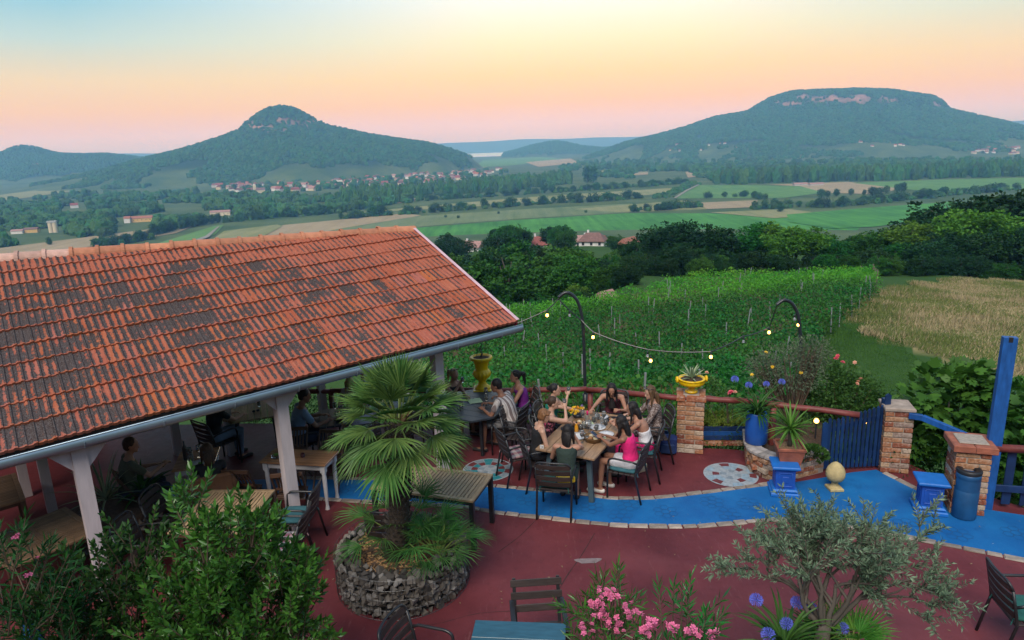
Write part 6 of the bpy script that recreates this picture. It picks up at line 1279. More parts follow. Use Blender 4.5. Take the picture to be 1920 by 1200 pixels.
# --- fan palm
def frond(q, base, az, el, pet, fan, n=26, spread=2.5, wid=.018, droop=.35, tilt=0.0):
    d = Vector((math.cos(az) * math.cos(el), math.sin(az) * math.cos(el), math.sin(el))); s = Vector((-math.sin(az), math.cos(az), 0)); nrm = d.cross(s) * -1
    if nrm.z < 0: nrm = -nrm
    P = [Vector(base) + d * pet * t - Vector((0, 0, .10 * pet * t * t)) for t in (0, .33, .66, 1)]; q.cm = 1; q.tube(P, [.011, .009, .008, .006], 5); q.cm = 0
    h = P[-1]; d = (P[-1] - P[-2]).normalized(); nrm = (nrm - d * nrm.dot(d)).normalized()
    for k in range(n):
        a = -spread / 2 + spread * k / (n - 1) + random.uniform(-.03, .03); f = (d * math.cos(a) + s * math.sin(a)).normalized(); L = fan * (.72 + .28 * math.cos(a * .8)) * random.uniform(.92, 1.06); b = h - d * .01; sd = f.cross(nrm).normalized(); up = nrm * .16 * abs(math.sin(a)) ; V = []
        for u, w in ((0, .35), (.4, 1.0), (.72, .75), (1.0, .06)):
            c = b + f * L * u + up * L * u * (1 - u * .6) - Vector((0, 0, droop * L * u * u * random.uniform(.6, 1.3))); ww = wid * w / 2; V += [c + sd * ww + nrm * ww * .7, c, c - sd * ww + nrm * ww * .7]
        q.add(V, [t for i in range(3) for t in ((3 * i, 3 * i + 1, 3 * i + 4, 3 * i + 3), (3 * i + 1, 3 * i + 2, 3 * i + 5, 3 * i + 4))])
stalk = simple('palm_stalk', (.16, .22, .05), .5, .2, 6)
PB = G(740, 1048, .45); PT = AT(748, 790, PB.y + .02)
pt = thing('fan_palm', 'fan palm with shaggy trunk and spreading green fans in the gabion planter', 'palm tree', (PB.x, PB.y, .45)); pl = Vector(pt.location); top = PT - pl
q = MB(); tp_ = [Vector((0, 0, -.05)), top * .3 + Vector((.03, 0, 0)), top * .65 + Vector((.02, 0, 0)), top]; q.tube(smooth_line(tp_, 4), [.15, .14, .13, .125, .12, .12, .125, .13, .13, .135, .14, .13, .10], 14); q.build('trunk', simple('palm_fibre', (.045, .032, .022), .95, .4, 20, .02), pt, smooth=True)
q = MB()
for k in range(330):
    u = (k + .5) / 330; a = k * 2.39996; c = top * u + Vector((.025 * math.sin(math.pi * u), 0, 0)); r = .125; d = Vector((math.cos(a), math.sin(a), 0)); s = Vector((-d.y, d.x, 0)); p = c + d * r; L = random.uniform(.05, .10); e = (d * .75 + Vector((0, 0, .75 + random.uniform(-.2, .2)))).normalized(); w = random.uniform(.014, .024)
    q.add([p - s * w, p + s * w, p + e * L + s * w * .3, p + e * L - s * w * .3, p - s * w + d * .012, p + s * w + d * .012], [(0, 1, 2, 3), (4, 5, 2, 3)])
o = q.build('leaf_bases', simple('grey_leaf_base', (.12, .10, .085), .9, .6, 30), pt); o['kind'] = 'stuff'
nf = 44
for k in range(nf):
    u = k / (nf - 1); az = k * 2.39996 + .4; el = 1.40 - 1.95 * u + random.uniform(-.1, .1); q = MB(); b = top + Vector((math.cos(az) * .05, math.sin(az) * .05, .05 - .12 * u)); frond(q, b, az, el, random.uniform(.34, .46), random.uniform(.36, .46), 25, 2.6, .027, .06 + .2 * u); q.build('frond', [LEAF['palm'], stalk], pt)
q = MB(); [q.tube([top + Vector((random.uniform(-.08, .08), random.uniform(-.08, .08), -.1)), top + Vector((random.uniform(-.16, .16), random.uniform(-.16, .16), .1))], [.03, .012], 6) for _ in range(12)]; o = q.build('crown_fibres', simple('brown_fibre', (.13, .075, .035), .95, .4, 18, .01), pt); o['kind'] = 'stuff'
SB = G(822, 1040, .47); su = thing('palm_sucker', 'low bushy palm sucker with fine leaves at the right side of the gabion', 'palm', (SB.x, SB.y, .46))
for k in range(30):
    az = k * 2.39996; u = k / 29; q = MB(); frond(q, (math.cos(az) * .05, math.sin(az) * .05, .05), az, 1.45 - 1.2 * u, random.uniform(.18, .42), random.uniform(.30, .40), 18, 2.2, .010, .3); q.build('frond', [LEAF['palm_fine'], stalk], su)
SB = G(770, 1000, .8); su = thing('palm_sucker', 'young palm offshoot spreading wide fans behind the palm trunk', 'palm', (SB.x - .15, SB.y + .25, .46))
for k in range(13):
    az = k * 2.39996; u = k / 12; q = MB(); frond(q, (0, 0, .1), az, 1.1 - .8 * u, random.uniform(.42, .65), random.uniform(.38, .46), 20, 2.3, .014, .3); q.build('frond', [LEAF['palm_fine'], stalk], su)

# --- potted plants
yt = thing('yucca', 'bright green yucca in the square terracotta pot', 'yucca', tpp + Vector((0, 0, .27))); q = MB(); q.tube([(0, 0, 0), (.01, 0, .15), (0, .01, .28)], [.035, .032, .03], 10); q.build('trunk', bark, yt, smooth=True); q = MB(); strap_leaves(q, 58, (0, .01, .28), .42, .035, (-.7, 1.45), .25, 5); q.build('leaves', LEAF['yucca'], yt)
at = thing('agave', 'striped agave in the low yellow bowl', 'agave', Vector(bt.location) + Vector((0, 0, .24))); q = MB(); strap_leaves(q, 22, (0, 0, 0), .27, .04, (.25, 1.4), .12, 4); q.build('leaves', LEAF['agave'], at)
ct = thing('young_plant', 'small plant with a bent stem in the tall yellow urn', 'plant', Vector(ut.location) + Vector((0, 0, .66))); q = MB(); q.tube([(0, 0, 0), (.02, 0, .08), (-.01, .01, .16)], [.022, .018, .012], 8); q.build('stem', bark, ct, smooth=True); q = MB(); strap_leaves(q, 14, (-.01, .01, .15), .2, .022, (-.3, 1.2), .5, 4); q.build('leaves', LEAF['strap'], ct)
def umbel(parent, p, r=.07, n=40):
    q = MB()
    for k in range(n):
        z = 1 - 1.5 * (k + .5) / n; a = k * 2.39996; s = math.sqrt(max(0, 1 - z * z)); d = Vector((math.cos(a) * s, math.sin(a) * s, z)); t = d.orthogonal().normalized(); b = d * r; t2 = d.cross(t)
        for i in range(5): an = 2 * math.pi * i / 5; e = (t * math.cos(an) + t2 * math.sin(an)); q.add([b * .62, b * .9 + e * .011 + t * .002, b * 1.02 + e * .022, b * .9 + e * .011 - t * .004], [(0, 1, 2, 3)])
        q.add([Vector((0, 0, 0)), b * .6 + t * .002, b * .6 - t * .002], [(0, 1, 2)])
    o = q.build('flower_head', BLUEF, parent); o.location = p; return o
def agapanthus(label, loc, n, L, heads):
    t = thing('agapanthus', label, 'agapanthus', loc); q = MB(); strap_leaves(q, n, (0, 0, 0), L, .032, (.15, 1.3), .75, 6, .06); q.build('leaves', LEAF['strap'], t)
    for p in heads:
        p = Vector(p) - Vector(loc); q = MB(); q.tube(smooth_line([(0, 0, 0), Vector((p.x * .25, p.y * .25, p.z * .55)), p], 4), .006, 6); q.build('stem', LEAF['strap'], t, smooth=True); umbel(t, p, random.uniform(.045, .06))
    return t
D2 = bpp.y
agapanthus('agapanthus with blue flower heads in the blue barrel', bpp + Vector((0, 0, .48)), 75, .5, [AT(1378, 711, D2), AT(1404, 722, D2 + .05), AT(1437, 720, D2 + .1), AT(1466, 716, D2 + .2)])
# --- trough ground cover
def ground_cover(label, name, P0, e1, e2, n, h, mat, kind='plant'):
    t = thing(name, label, kind, P0); u = rng.random((n, 2)); P = u[:, :1] * np.array(e1) + u[:, 1:] * np.array(e2); P[:, 2] += h * (.55 + .45 * np.sin(u[:, 0] * 17) * np.cos(u[:, 1] * 9)) * rng.random(n) ** .4
    D = rng.normal(size=(n, 3)) * .5 + np.array([0, 0, 1]); link('leaves', leaves_mesh('leaves', P, D, rng.uniform(.035, .07, n), .018, LEAF[mat]), t); return t
ground_cover('dense clipped sedum in the deep blue trough beside the barrel', 'sedum_bed', Vector(tr.location) + Vector((0, 0, .29)), td[:], (0, .5, 0), 5200, .16, 'sedum')

# --- generic leafy shrub made of lobes
def shrub(name, label, base, lobes, n, L, W, mat, cat='shrub', stems=8, up=.4, shell=.35, group=None, droop=0.1, stemr=.012):
    """lobes: (centre, radius xyz) relative to base"""
    t = thing(name, label, cat, base, 0, group); P = []; D = []; w = np.array([r[0] * r[1] + r[1] * r[2] + r[0] * r[2] for c, r in lobes]); w = w / w.sum()
    for (c, r), k in zip(lobes, (w * n).astype(int)):
        v = unit(rng.normal(size=(k, 3))); rad = (1 - shell * rng.random(k) ** 1.5)[:, None]; bump = 1 + .16 * np.sin(v[:, :1] * 7 + c[0] * 5) * np.cos(v[:, 1:2] * 6 + c[2] * 3) + .10 * np.sin(v[:, 2:] * 11)
        P.append(np.array(c) + v * rad * bump * np.array(r)); D.append(v + np.array([0, 0, up]) + rng.normal(size=(k, 3)) * .45)
    P = np.concatenate(P); D = np.concatenate(D); ok = P[:, 2] > .02; P, D = P[ok], D[ok]
    link('foliage', leaves_mesh('foliage', P, D, rng.uniform(.7, 1.25, len(P)) * L, rng.uniform(.8, 1.2, len(P)) * W, LEAF[mat], droop=droop), t)
    q = MB()
    for k in range(stems): c, r = random.choice(lobes); e = Vector(c) + Vector((random.uniform(-.6, .6) * r[0], random.uniform(-.6, .6) * r[1], random.uniform(-.2, .6) * r[2])); q.tube(smooth_line([(random.uniform(-.06, .06), random.uniform(-.06, .06), 0), e * .5 + Vector((random.uniform(-.05, .05), 0, 0)), e], 4), [stemr * (1 - .7 * i / 8) for i in range(9)], 6)
    if stems: q.build('stems', twig, t, smooth=True)
    return t
def shoots(name, label, base, lobes, ns, per, L, W, mat, cat='shrub', sl=.22):
    """a shrub whose leaves stand in whorls along upright shoots"""
    t = thing(name, label, cat, base); P = []; D = []; q = MB(); w = np.array([r[0] * r[1] + r[1] * r[2] + r[0] * r[2] for c, r in lobes]); w = w / w.sum()
    for (c, r), k in zip(lobes, np.maximum(1, (w * ns).astype(int))):
        for _ in range(k):
            v = Vector((random.gauss(0, 1), random.gauss(0, 1), random.gauss(.25, 1))).normalized(); rad = 1 - .45 * random.random() ** 1.3; p = Vector(c) + Vector((v.x * r[0], v.y * r[1], v.z * r[2])) * rad; d = (v * .55 + Vector((0, 0, .8)) + Vector((random.gauss(0, .25), random.gauss(0, .25), 0))).normalized(); ln = sl * random.uniform(.7, 1.5); a0 = random.uniform(0, 6)
            o1 = d.orthogonal().normalized(); o2 = d.cross(o1); q.tube([p - d * ln * .6, p, p + d * ln], [.006, .005, .003], 4)
            for i in range(per):
                u = i / per; a = a0 + i * 2.39996; e = o1 * math.cos(a) + o2 * math.sin(a); P.append(p + d * ln * (u * 1.0)); D.append(e * (1 - .55 * u) + d * (.35 + .8 * u))
    P = np.array([tuple(x) for x in P]); D = np.array([tuple(x) for x in D]); n = len(P)
    link('foliage', leaves_mesh('foliage', P, D, rng.uniform(.75, 1.2, n) * L, rng.uniform(.85, 1.15, n) * W, LEAF[mat], droop=.06), t); q.build('stems', twig, t); return t
# laurel at the bottom left, close to the camera
lbz = AT(430, 1010, 5.0)
la = shoots('laurel_shrub', 'bright green laurel shrub close to the camera at the bottom left', (lbz.x, lbz.y, 0), [((0, 0, lbz.z - .25), (.46, .42, .38)), ((-.28, .05, lbz.z + .12), (.13, .12, .24)), ((.10, 0, lbz.z + .0), (.22, .2, .20)), ((.1, -.1, lbz.z - .75), (.62, .5, .45)), ((.32, 0, lbz.z - .55), (.32, .3, .3)), ((-.32, -.1, lbz.z - .6), (.4, .35, .35)), ((0, 0, lbz.z - 1.3), (.55, .5, .5)), ((.05, .15, lbz.z - .9), (.6, .3, .5))], 440, 24, .085, .030, 'laurel')
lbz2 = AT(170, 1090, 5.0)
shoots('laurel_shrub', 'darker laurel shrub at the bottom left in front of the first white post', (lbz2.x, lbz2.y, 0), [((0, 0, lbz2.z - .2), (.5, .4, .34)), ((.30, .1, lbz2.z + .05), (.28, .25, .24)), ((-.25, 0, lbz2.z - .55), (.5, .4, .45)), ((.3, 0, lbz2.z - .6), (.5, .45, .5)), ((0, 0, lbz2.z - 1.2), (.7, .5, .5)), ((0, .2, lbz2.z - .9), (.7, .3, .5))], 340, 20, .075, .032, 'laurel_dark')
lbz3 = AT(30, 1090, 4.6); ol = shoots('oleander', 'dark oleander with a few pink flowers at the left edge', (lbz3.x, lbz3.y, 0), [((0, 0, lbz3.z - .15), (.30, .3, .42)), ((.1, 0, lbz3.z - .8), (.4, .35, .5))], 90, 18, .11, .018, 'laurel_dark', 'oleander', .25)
for px, py in ((30, 1007), (70, 1047), (56, 1078), (48, 1080), (26, 1010), (33, 1004)): flower('pink', ol, AT(px, py, 4.55) - Vector(ol.location), 1.0)
def oleander(label, px, py, D, heads, rad=.2):
    b = AT(px, py, D); t = shoots('oleander', label, (b.x, b.y, 0), [((0, 0, b.z - .1), (rad, rad, .26)), ((0, 0, b.z - .55), (rad * 1.2, rad, .35))], 46, 18, .11, .016, 'laurel', 'oleander', .26)
    for hx, hy in heads:
        for k in range(9): p = AT(hx + random.uniform(-13, 13), hy + random.uniform(-10, 10), D - random.uniform(.12, .24)); flower('pink', t, p - Vector(t.location), random.uniform(.95, 1.4))
    return t
oleander('pink flowering oleander right of the teal table', 1140, 1150, 4.6, [(1130, 1107), (1118, 1128), (1150, 1115), (1122, 1148), (1180, 1140), (1145, 1165), (1098, 1180), (1190, 1160), (1165, 1180)])
oleander('low pink flowering oleander at the bottom edge below the olive tree', 1262, 1190, 4.4, [(1225, 1168), (1260, 1178), (1300, 1185), (1335, 1192), (1215, 1185)], .26)
# --- olive tree
ob = AT(1630, 1300, 4.75); ob = Vector((AT(1545, 1190, 4.75).x, 4.75, 0)); ot = thing('olive_tree', 'young olive tree with silvery open crown at the bottom right', 'olive tree', ob)
oc = AT(1590, 1050, 4.75) - ob; q = MB(); OP = []; OD = []
def branch(p, d, L, r, depth):
    n = 5; P = [p]; dd = d.copy()
    for i in range(n): dd = (dd + Vector((random.gauss(0, .13), random.gauss(0, .13), random.gauss(.03, .10)))).normalized(); P.append(P[-1] + dd * L / n)
    q.tube(P, [r * (1 - .55 * i / n) for i in range(n + 1)], 6 if depth < 3 else 4, depth < 2)
    if depth >= 3:
        for i in range(1, n + 1):
            for s in range(9):
                o1 = dd.orthogonal().normalized(); a = random.uniform(0, 6.28); e = (o1 * math.cos(a) + dd.cross(o1) * math.sin(a)); OP.append(P[i - 1].lerp(P[i], random.random())); OD.append(e * .75 + dd * .6 + Vector((0, 0, .15)))
    if depth < 4:
        for k in range((5, 4, 3, 3)[depth]):
            t = random.uniform(.45, 1.0); i = min(n - 1, int(t * n)); b = P[i].lerp(P[i + 1], t * n - i); a = random.uniform(0, 6.28); o1 = dd.orthogonal().normalized(); e = (o1 * math.cos(a) + dd.cross(o1) * math.sin(a)); nd = (dd * .75 + e * random.uniform(.5, .95) + Vector((0, 0, .12))).normalized(); branch(b, nd, L * random.uniform(.64, .84), r * .5, depth + 1)
q.tube([(0, 0, 0), (.02, 0, .6), (-.01, .02, 1.2), (0, 0, 1.45)], [.07, .062, .058, .052], 10)
for tgt, L in (((-.62, .05, .62), .66), ((-.30, -.05, .85), .66), ((.0, .12, .95), .70), ((.30, .0, .85), .68), ((.66, .05, .55), .68), ((.1, -.35, .75), .5), ((-.1, .4, .8), .55)): branch(Vector((0, 0, 1.38)), (Vector(tgt) + Vector((0, 0, .12))).normalized(), L * .84, .026, 1)
q.build('branches', bark, ot, smooth=True); OP = np.array([tuple(v) for v in OP]); OD = np.array([tuple(v) for v in OD])
link('foliage', leaves_mesh('foliage', OP, OD, rng.uniform(.034, .060, len(OP)), rng.uniform(.009, .013, len(OP)), LEAF['olive'], fold=.15), ot)
# agapanthus and dwarf palm at the foot of the olive
bank = AT(1440, 1210, 4.9); agapanthus('agapanthus with a large blue flower head at the bottom edge left of the olive', (AT(1470, 1215, 4.7).x, 4.7, AT(1470, 1215, 4.7).z), 60, .45, [AT(1418, 1125, 4.7), AT(1440, 1190, 4.6)])
agapanthus('agapanthus with small blue flowers under the olive crown', (AT(1540, 1215, 4.9).x, 4.9, AT(1540, 1215, 4.9).z), 50, .42, [AT(1495, 1130, 4.9), AT(1520, 1140, 4.9), AT(1475, 1170, 4.8), AT(1580, 1178, 4.8)])
bkm = MB(); bkm.prism([(x, y) for x, y in ((1.2, 3.6), (3.6, 3.6), (3.4, 4.45), (2.6, 4.5), (1.7, 4.5), (1.3, 4.4))], 0, AT(1470, 1215, 4.7).z + .02); bko = bkm.build('planted_bank', soil_m); tag(bko, kind='structure')
dp = thing('dwarf_palm', 'dwarf fan palm at the foot of the olive tree', 'palm', AT(1595, 1215, 4.75))
for k in range(16):
    az = k * 2.39996; q = MB(); frond(q, (0, 0, 0), az, 1.2 - .9 * k / 15, random.uniform(.12, .24), random.uniform(.22, .30), 16, 2.4, .014, .15); q.build('frond', [LEAF['yucca'], stalk], dp)
# --- shrub with grey twigs, roses, fig, border planting beyond the railing
D3 = 11.9; sb_ = G(1487, 800, .29); gs = shrub('grey_shrub', 'half bare grey shrub rising behind the yucca in the raised bed', (sb_.x, sb_.y, .29), [(tuple(AT(1480, 690, sb_.y) - Vector((sb_.x, sb_.y, .29))), (.62, .5, .42)), (tuple(AT(1430, 690, sb_.y) - Vector((sb_.x, sb_.y, .29))), (.3, .3, .26)), (tuple(AT(1520, 660, sb_.y) - Vector((sb_.x, sb_.y, .29))), (.35, .3, .28))], 5200, .055, .014, 'grey', 'shrub', 60, .3, .7, stemr=.02)
for px, py in ((1448, 688), (1502, 699), (1410, 703), (1436, 661)): flower('yellow', gs, AT(px, py, sb_.y - .3) - Vector(gs.location), 1.0)
q = MB(); q.tube(smooth_line([(0, 0, 0), (.05, 0, .35), (-.10, 0, .75), (-.22, .05, 1.1)], 5), [.05 - .0022 * i for i in range(16)], 9); q.tube(smooth_line([(.03, 0, .3), (-.35, -.1, .55), (-.55, -.15, .62)], 4), [.02 - .0012 * i for i in range(9)], 6); q.build('trunk', bark, gs, smooth=True)
rb_ = G(1590, 830, 0); ro = shrub('rose_bush', 'tall rose bush with pink blooms behind the blue gate', (rb_.x, rb_.y + .4, -.3), [((-.25, 0, 1.2), (.55, .45, .5)), ((.25, .1, .9), (.6, .4, .5)), ((-.5, .1, .8), (.4, .4, .4)), ((.75, .2, .55), (.5, .4, .5))], 7000, .06, .042, 'rose', 'rose bush', 26, .2, .5)
for px, py, kd in ((1567, 673, 'rose'), (1580, 680, 'rose'), (1571, 668, 'rose'), (1609, 716, 'peach'), (1614, 711, 'peach'), (1607, 720, 'peach'), (1603, 680, 'peach')): flower(kd, ro, AT(px, py, rb_.y + .1) - Vector(ro.location), 1.0)
r2 = AT(1369, 735, 11.3); rs = shrub('rose_bush', 'small rose with a coral bloom by the log rail left of the barrel', (r2.x, r2.y, 0), [((0, .1, r2.z - .15), (.16, .15, .16)), ((-.35, .3, r2.z - .05), (.25, .2, .25))], 700, .05, .03, 'rose', 'rose bush', 6)
flower('rose', rs, r2 - Vector(rs.location) + Vector((0, -.05, 0)), 1.5); flower('peach', rs, r2 - Vector(rs.location) + Vector((.07, -.05, .01)), 1.0); flower('peach', rs, AT(1325, 699, 11.5) - Vector(rs.location), 1.0)
def figleaf_shrub(label, base, lobes, n):
    t = thing('fig_bush', label, 'fig bush', base); P = []; D = []
    for c, r in lobes:
        k = n // len(lobes); v = unit(rng.normal(size=(k, 3))); P.append(np.array(c) + v * np.array(r) * (1 - .5 * rng.random((k, 1)) ** 1.4) * (1 + .15 * np.sin(v[:, :1] * 6 + v[:, 2:] * 5))); D.append(v * .8 + rng.normal(size=(k, 3)) * .5 + np.array([0, 0, -.1]))
    P = np.concatenate(P); D = unit(np.concatenate(D)); n = len(P); up = np.array([0, 0, 1.0]) + rng.normal(size=(n, 3)) * .35; S = unit(np.cross(D, up)); N = np.cross(S, D); s = rng.uniform(.12, .21, n)[:, None]
    prof = [(0, 0, 0), (.42, .18, .04), (.50, .42, .0), (.30, .50, .05), (.42, .78, -.02), (.18, .72, .04), (0, 1.0, -.08), (-.18, .72, .04), (-.42, .78, -.02), (-.30, .50, .05), (-.50, .42, 0), (-.42, .18, .04)]
    V = np.stack([P + S * s * x + D * s * y + N * s * z for x, y, z in prof], 1).reshape(-1, 3); b = (np.arange(n) * 12)[:, None]
    F = np.concatenate([b + np.array(f) for f in ((0, 1, 2, 3), (0, 3, 4, 5), (0, 5, 6, 7), (0, 7, 8, 9), (0, 9, 10, 11))], 1).reshape(-1, 4); link('foliage', np_mesh('foliage', V, F, LEAF['fig']), t)
    q = MB(); [q.tube(smooth_line([(random.uniform(-.1, .1), 0, 0), Vector(c) * .6, Vector(c)], 4), [.03 - .0025 * i for i in range(9)], 7) for c, r in lobes]; q.build('stems', bark, t, smooth=True); return t
fg = AT(1790, 760, 10.6); figleaf_shrub('large fig bush behind the handrail, left of the tall blue post', (fg.x, fg.y, -1.0), [((-.1, 0, 1.95), (.75, .6, .55)), ((.5, -.1, 1.5), (.7, .55, .7)), ((-.65, .1, 1.3), (.55, .5, .5)), ((0, -.2, .9), (1.0, .6, .7)), ((.25, .1, 2.2), (.35, .35, .3))], 1900)
fg = AT(1930, 760, 10.0); figleaf_shrub('fig bush at the right edge behind the tall blue post', (fg.x, fg.y, -1.0), [((0, 0, 1.9), (.6, .6, .6)), ((.4, 0, 1.2), (.8, .6, .8)), ((-.4, 0, 1.1), (.5, .5, .7))], 1100)
figleaf_shrub('low fig growth between the gate and the large fig bush', (AT(1690, 770, 11.4).x, 11.4, -1.0), [((0, 0, 1.15), (.8, .5, .45)), ((.6, .2, 1.0), (.6, .5, .5)), ((-.7, .3, 1.0), (.6, .5, .5))], 900)
shrub('dark_hedge', 'dark leafless looking hedge below the blue handrail', (AT(1760, 830, 10.0).x, 10.0, -1.0), [((0, 0, .75), (.9, .4, .75)), ((.7, -.3, .6), (.6, .4, .7)), ((-.3, .5, .8), (.6, .4, .7)), ((1.4, -.2, .7), (.9, .5, .8))], 5200, .05, .025, 'laurel_dark', 'hedge', 60, .3, .8)
# planting along the outside of the railing: each clump is its own shrub
bx = [(-5.6, 13.5, 'hedge', 'low hedge shrub outside the railing at the far left of the pavilion'), (-4.2, 13.5, 'fig', 'leafy shrub outside the railing behind the octagonal table'), (-2.9, 13.4, 'hedge', 'shrub outside the railing behind the blond woman in rose'), (-1.7, 13.3, 'rose', 'shrub outside the railing left of the tall urn'), (.25, 12.7, 'rust', 'rusty brown grassy shrub between the purple dressed woman and the lamp post'), (1.0, 12.5, 'rose', 'flowering shrub with lilac heads behind the flower bowl'), (1.75, 12.25, 'rose', 'dark shrub with lilac flowers right of the lamp post'), (2.45, 11.75, 'hedge', 'bright hedge shrub left of the bowl planter pillar'), (3.35, 11.55, 'hedge', 'hedge shrub behind the deep blue trough'), (4.1, 11.35, 'rose', 'dark shrub behind the blue barrel'), (4.9, 11.2, 'hedge', 'yellow lit shrub behind the yucca')]
for i, (x, y, m, lab) in enumerate(bx):
    o = shrub('border_shrub', lab, (x, y, -1.0), [((0, 0, 1.05 if m != 'rust' else 1.2), (.62, .42, .50)), ((.35, .05, .7), (.55, .4, .6)), ((-.35, .05, .75), (.5, .4, .6))], 3400, .055, .022, m, 'shrub', 10, .5, .6, group='shrubs along the railing')
    if 'lilac' in lab:
        for k in range(9): flower('lilac', o, (random.uniform(-.5, .5), -.42 - random.uniform(0, .1), random.uniform(.9, 1.5)), random.uniform(.9, 1.4))
# feathery reddish plumes above the railing
pl_m = leafmat('rusty_plume', (.11, .06, .03), (.22, .11, .06), .8, .2, .1, 4)
for i in range(34):
    px = 985 + i * 9 + random.uniform(-4, 4); y = 12.9 - .0028 * max(0, px - 1050) + random.uniform(-.1, .25); b = AT(px, 745, y); hgt = AT(px, random.uniform(700, 722), y).z - b.z + .35; t = thing('grass_plume', 'arching rusty seed plume above the log railing', 'plume', (b.x, b.y, b.z - .35), random.uniform(0, 6), 'rusty plumes above the railing'); q = MB(); P = [Vector((.22 * u * u * hgt, 0, hgt * (u - .18 * u ** 4))) for u in [k / 7 for k in range(8)]]; q.tube(P, [.004] * 7 + [.002], 4); q.build('stem', pl_m, t)
    n = 60; uu = rng.uniform(.35, 1, n); PP = np.array([tuple(P[min(6, int(u * 7))].lerp(P[min(7, int(u * 7) + 1)], u * 7 - int(u * 7))) for u in uu]); link('plume', leaves_mesh('plume', PP, rng.normal(size=(n, 3)) + np.array([.4, 0, .3]), rng.uniform(.02, .05, n), .008, pl_m), t)
# dim planting bed under the roof at the left
gb2 = thing('gabion_planter', 'second gabion planter in deep shade under the roof', 'planter', G(225, 1000)); 
for k in range(70): a = math.pi + random.uniform(0, math.pi) + .5; o = link('stone', random.choice(STONES), gb2); s = random.uniform(.09, .15); o.location = (math.cos(a) * .62, math.sin(a) * .62, random.uniform(.03, .42)); o.scale = (s, s, s); o.rotation_euler = (random.uniform(0, 3), random.uniform(0, 3), a)
q = MB(); q.lathe([(.6, 0), (.6, .42), (.3, .45), (.02, .45)], 24); q.build('core', soil_m, gb2)
yt2 = thing('yucca', 'pale yucca in the shaded gabion under the roof', 'yucca', Vector(gb2.location) + Vector((-.1, 0, .44))); q = MB(); strap_leaves(q, 46, (0, 0, .1), .75, .03, (0, 1.4), .4, 5); q.build('leaves', LEAF['agave'], yt2)
yt3 = thing('strap_plant', 'shiny strap leaved plant in the shaded gabion under the roof', 'plant', Vector(gb2.location) + Vector((.3, .2, .44))); q = MB(); strap_leaves(q, 40, (0, 0, .05), .5, .06, (.2, 1.3), .6, 5); q.build('leaves', LEAF['strap'], yt3)
hb = thing('leafy_clump', 'low dark leafy clump right of the terracotta pot', 'plant', G(1522, 858, .3)); n = 220; v = unit(rng.normal(size=(n, 3))); v[:, 2] = np.abs(v[:, 2]); link('leaves', leaves_mesh('leaves', v * np.array([.2, .16, .14]), v + np.array([0, 0, .3]), .09, .07, LEAF['rose']), hb); q = MB(); [q.tube([(0, 0, -.01), Vector(v[k * 9]) * .13], .004, 4) for k in range(20)]; q.build('stems', twig, hb)
fl_ = [(G(random.uniform(560, 1900), random.uniform(960, 1190)), random.uniform(0, 6)) for _ in range(90)]; PP = np.array([(p.x, p.y, .006) for p, a in fl_]); o = link('fallen_leaves', leaves_mesh('fallen_leaves', PP, np.array([(math.cos(a), math.sin(a), .08) for p, a in fl_]), rng.uniform(.015, .05, 90), .014, leafmat('dry_fallen_leaf', (.16, .09, .04), (.36, .28, .16), .8, 0, 0, 4), U=np.tile([0, 0, 1.0], (90, 1)))); tag(o, 'a few dry fallen leaves on the red floor', 'leaves', kind='stuff')
# folded blue parasol at the lower left edge
pp_ = AT(47, 1135, 4.9); pz = thing('folded_parasol', 'tip of a folded blue parasol among the dark leaves at the lower left', 'parasol', (pp_.x, pp_.y, 0)); q = MB(); q.lathe([(.09, pp_.z - 1.2), (.10, pp_.z - .7), (.06, pp_.z - .3), (.015, pp_.z)], 12, flute=lambda i, a: 1 + .2 * math.cos(6 * a)); q.build('canopy', simple('blue_canvas', (.01, .08, .26), .8, .2, 8), pz); q = MB(); q.tube([(0, 0, 0), (0, 0, pp_.z + .03)], .018, 8); q.build('pole', black_metal, pz)

# ------------------------------------------------------------------ trees: crown meshes shared by many trees
def crown_mesh(name, mat, shape, nclump, nleaf, leaf, seed, H=10.0):
    """crown of leaf clumps; shape: list of (centre z fraction, radius xy, radius z) lobes in metres for a tree of height H"""
    r = np.random.default_rng(seed); P = []; D = []
    for c, rad, k in shape:
        m = int(nclump * k); v = unit(r.normal(size=(m, 3))); cc = np.array(c) + v * np.array(rad) * (r.random((m, 1)) ** .38) * (1 + .18 * np.sin(v[:, :1] * 5 + seed) * np.cos(v[:, 2:] * 4))
        for q_, vv in zip(cc, v):
            n = nleaf; w = unit(r.normal(size=(n, 3)) + vv * .5); s = r.uniform(.55, 1.15) * leaf * 2.0; P.append(q_ + w * s * r.random((n, 1)) ** .5); D.append(w + np.array([0, 0, .1]) + r.normal(size=(n, 3)) * .6)
    P = np.concatenate(P); D = np.concatenate(D); n = len(P); return leaves_mesh(name, P, D, r.uniform(.7, 1.3, n) * leaf, r.uniform(.5, .9, n) * leaf, mat)
def trunk_mesh(name, H, r, limbs, seed, spread=.35):
    rd = random.Random(seed); q = MB(); q.tube([(0, 0, -.4), (rd.uniform(-.1, .1), 0, H * .3), (rd.uniform(-.2, .2), rd.uniform(-.2, .2), H * .62)], [r * 1.2, r, r * .5], 7)
    for k in range(limbs): a = k * 2.4; z = H * rd.uniform(.25, .5); e = Vector((math.cos(a) * H * spread * rd.uniform(.6, 1), math.sin(a) * H * spread * rd.uniform(.6, 1), H * rd.uniform(.6, .85))); q.tube([(0, 0, z), Vector((e.x * .45, e.y * .45, z + (e.z - z) * .6)), e], [r * .5, r * .35, r * .12], 5)
    return q.mesh(name, trunk_m, True)
trunk_m = simple('tree_trunk', (.07, .058, .046), .95, .35, 2, .02)
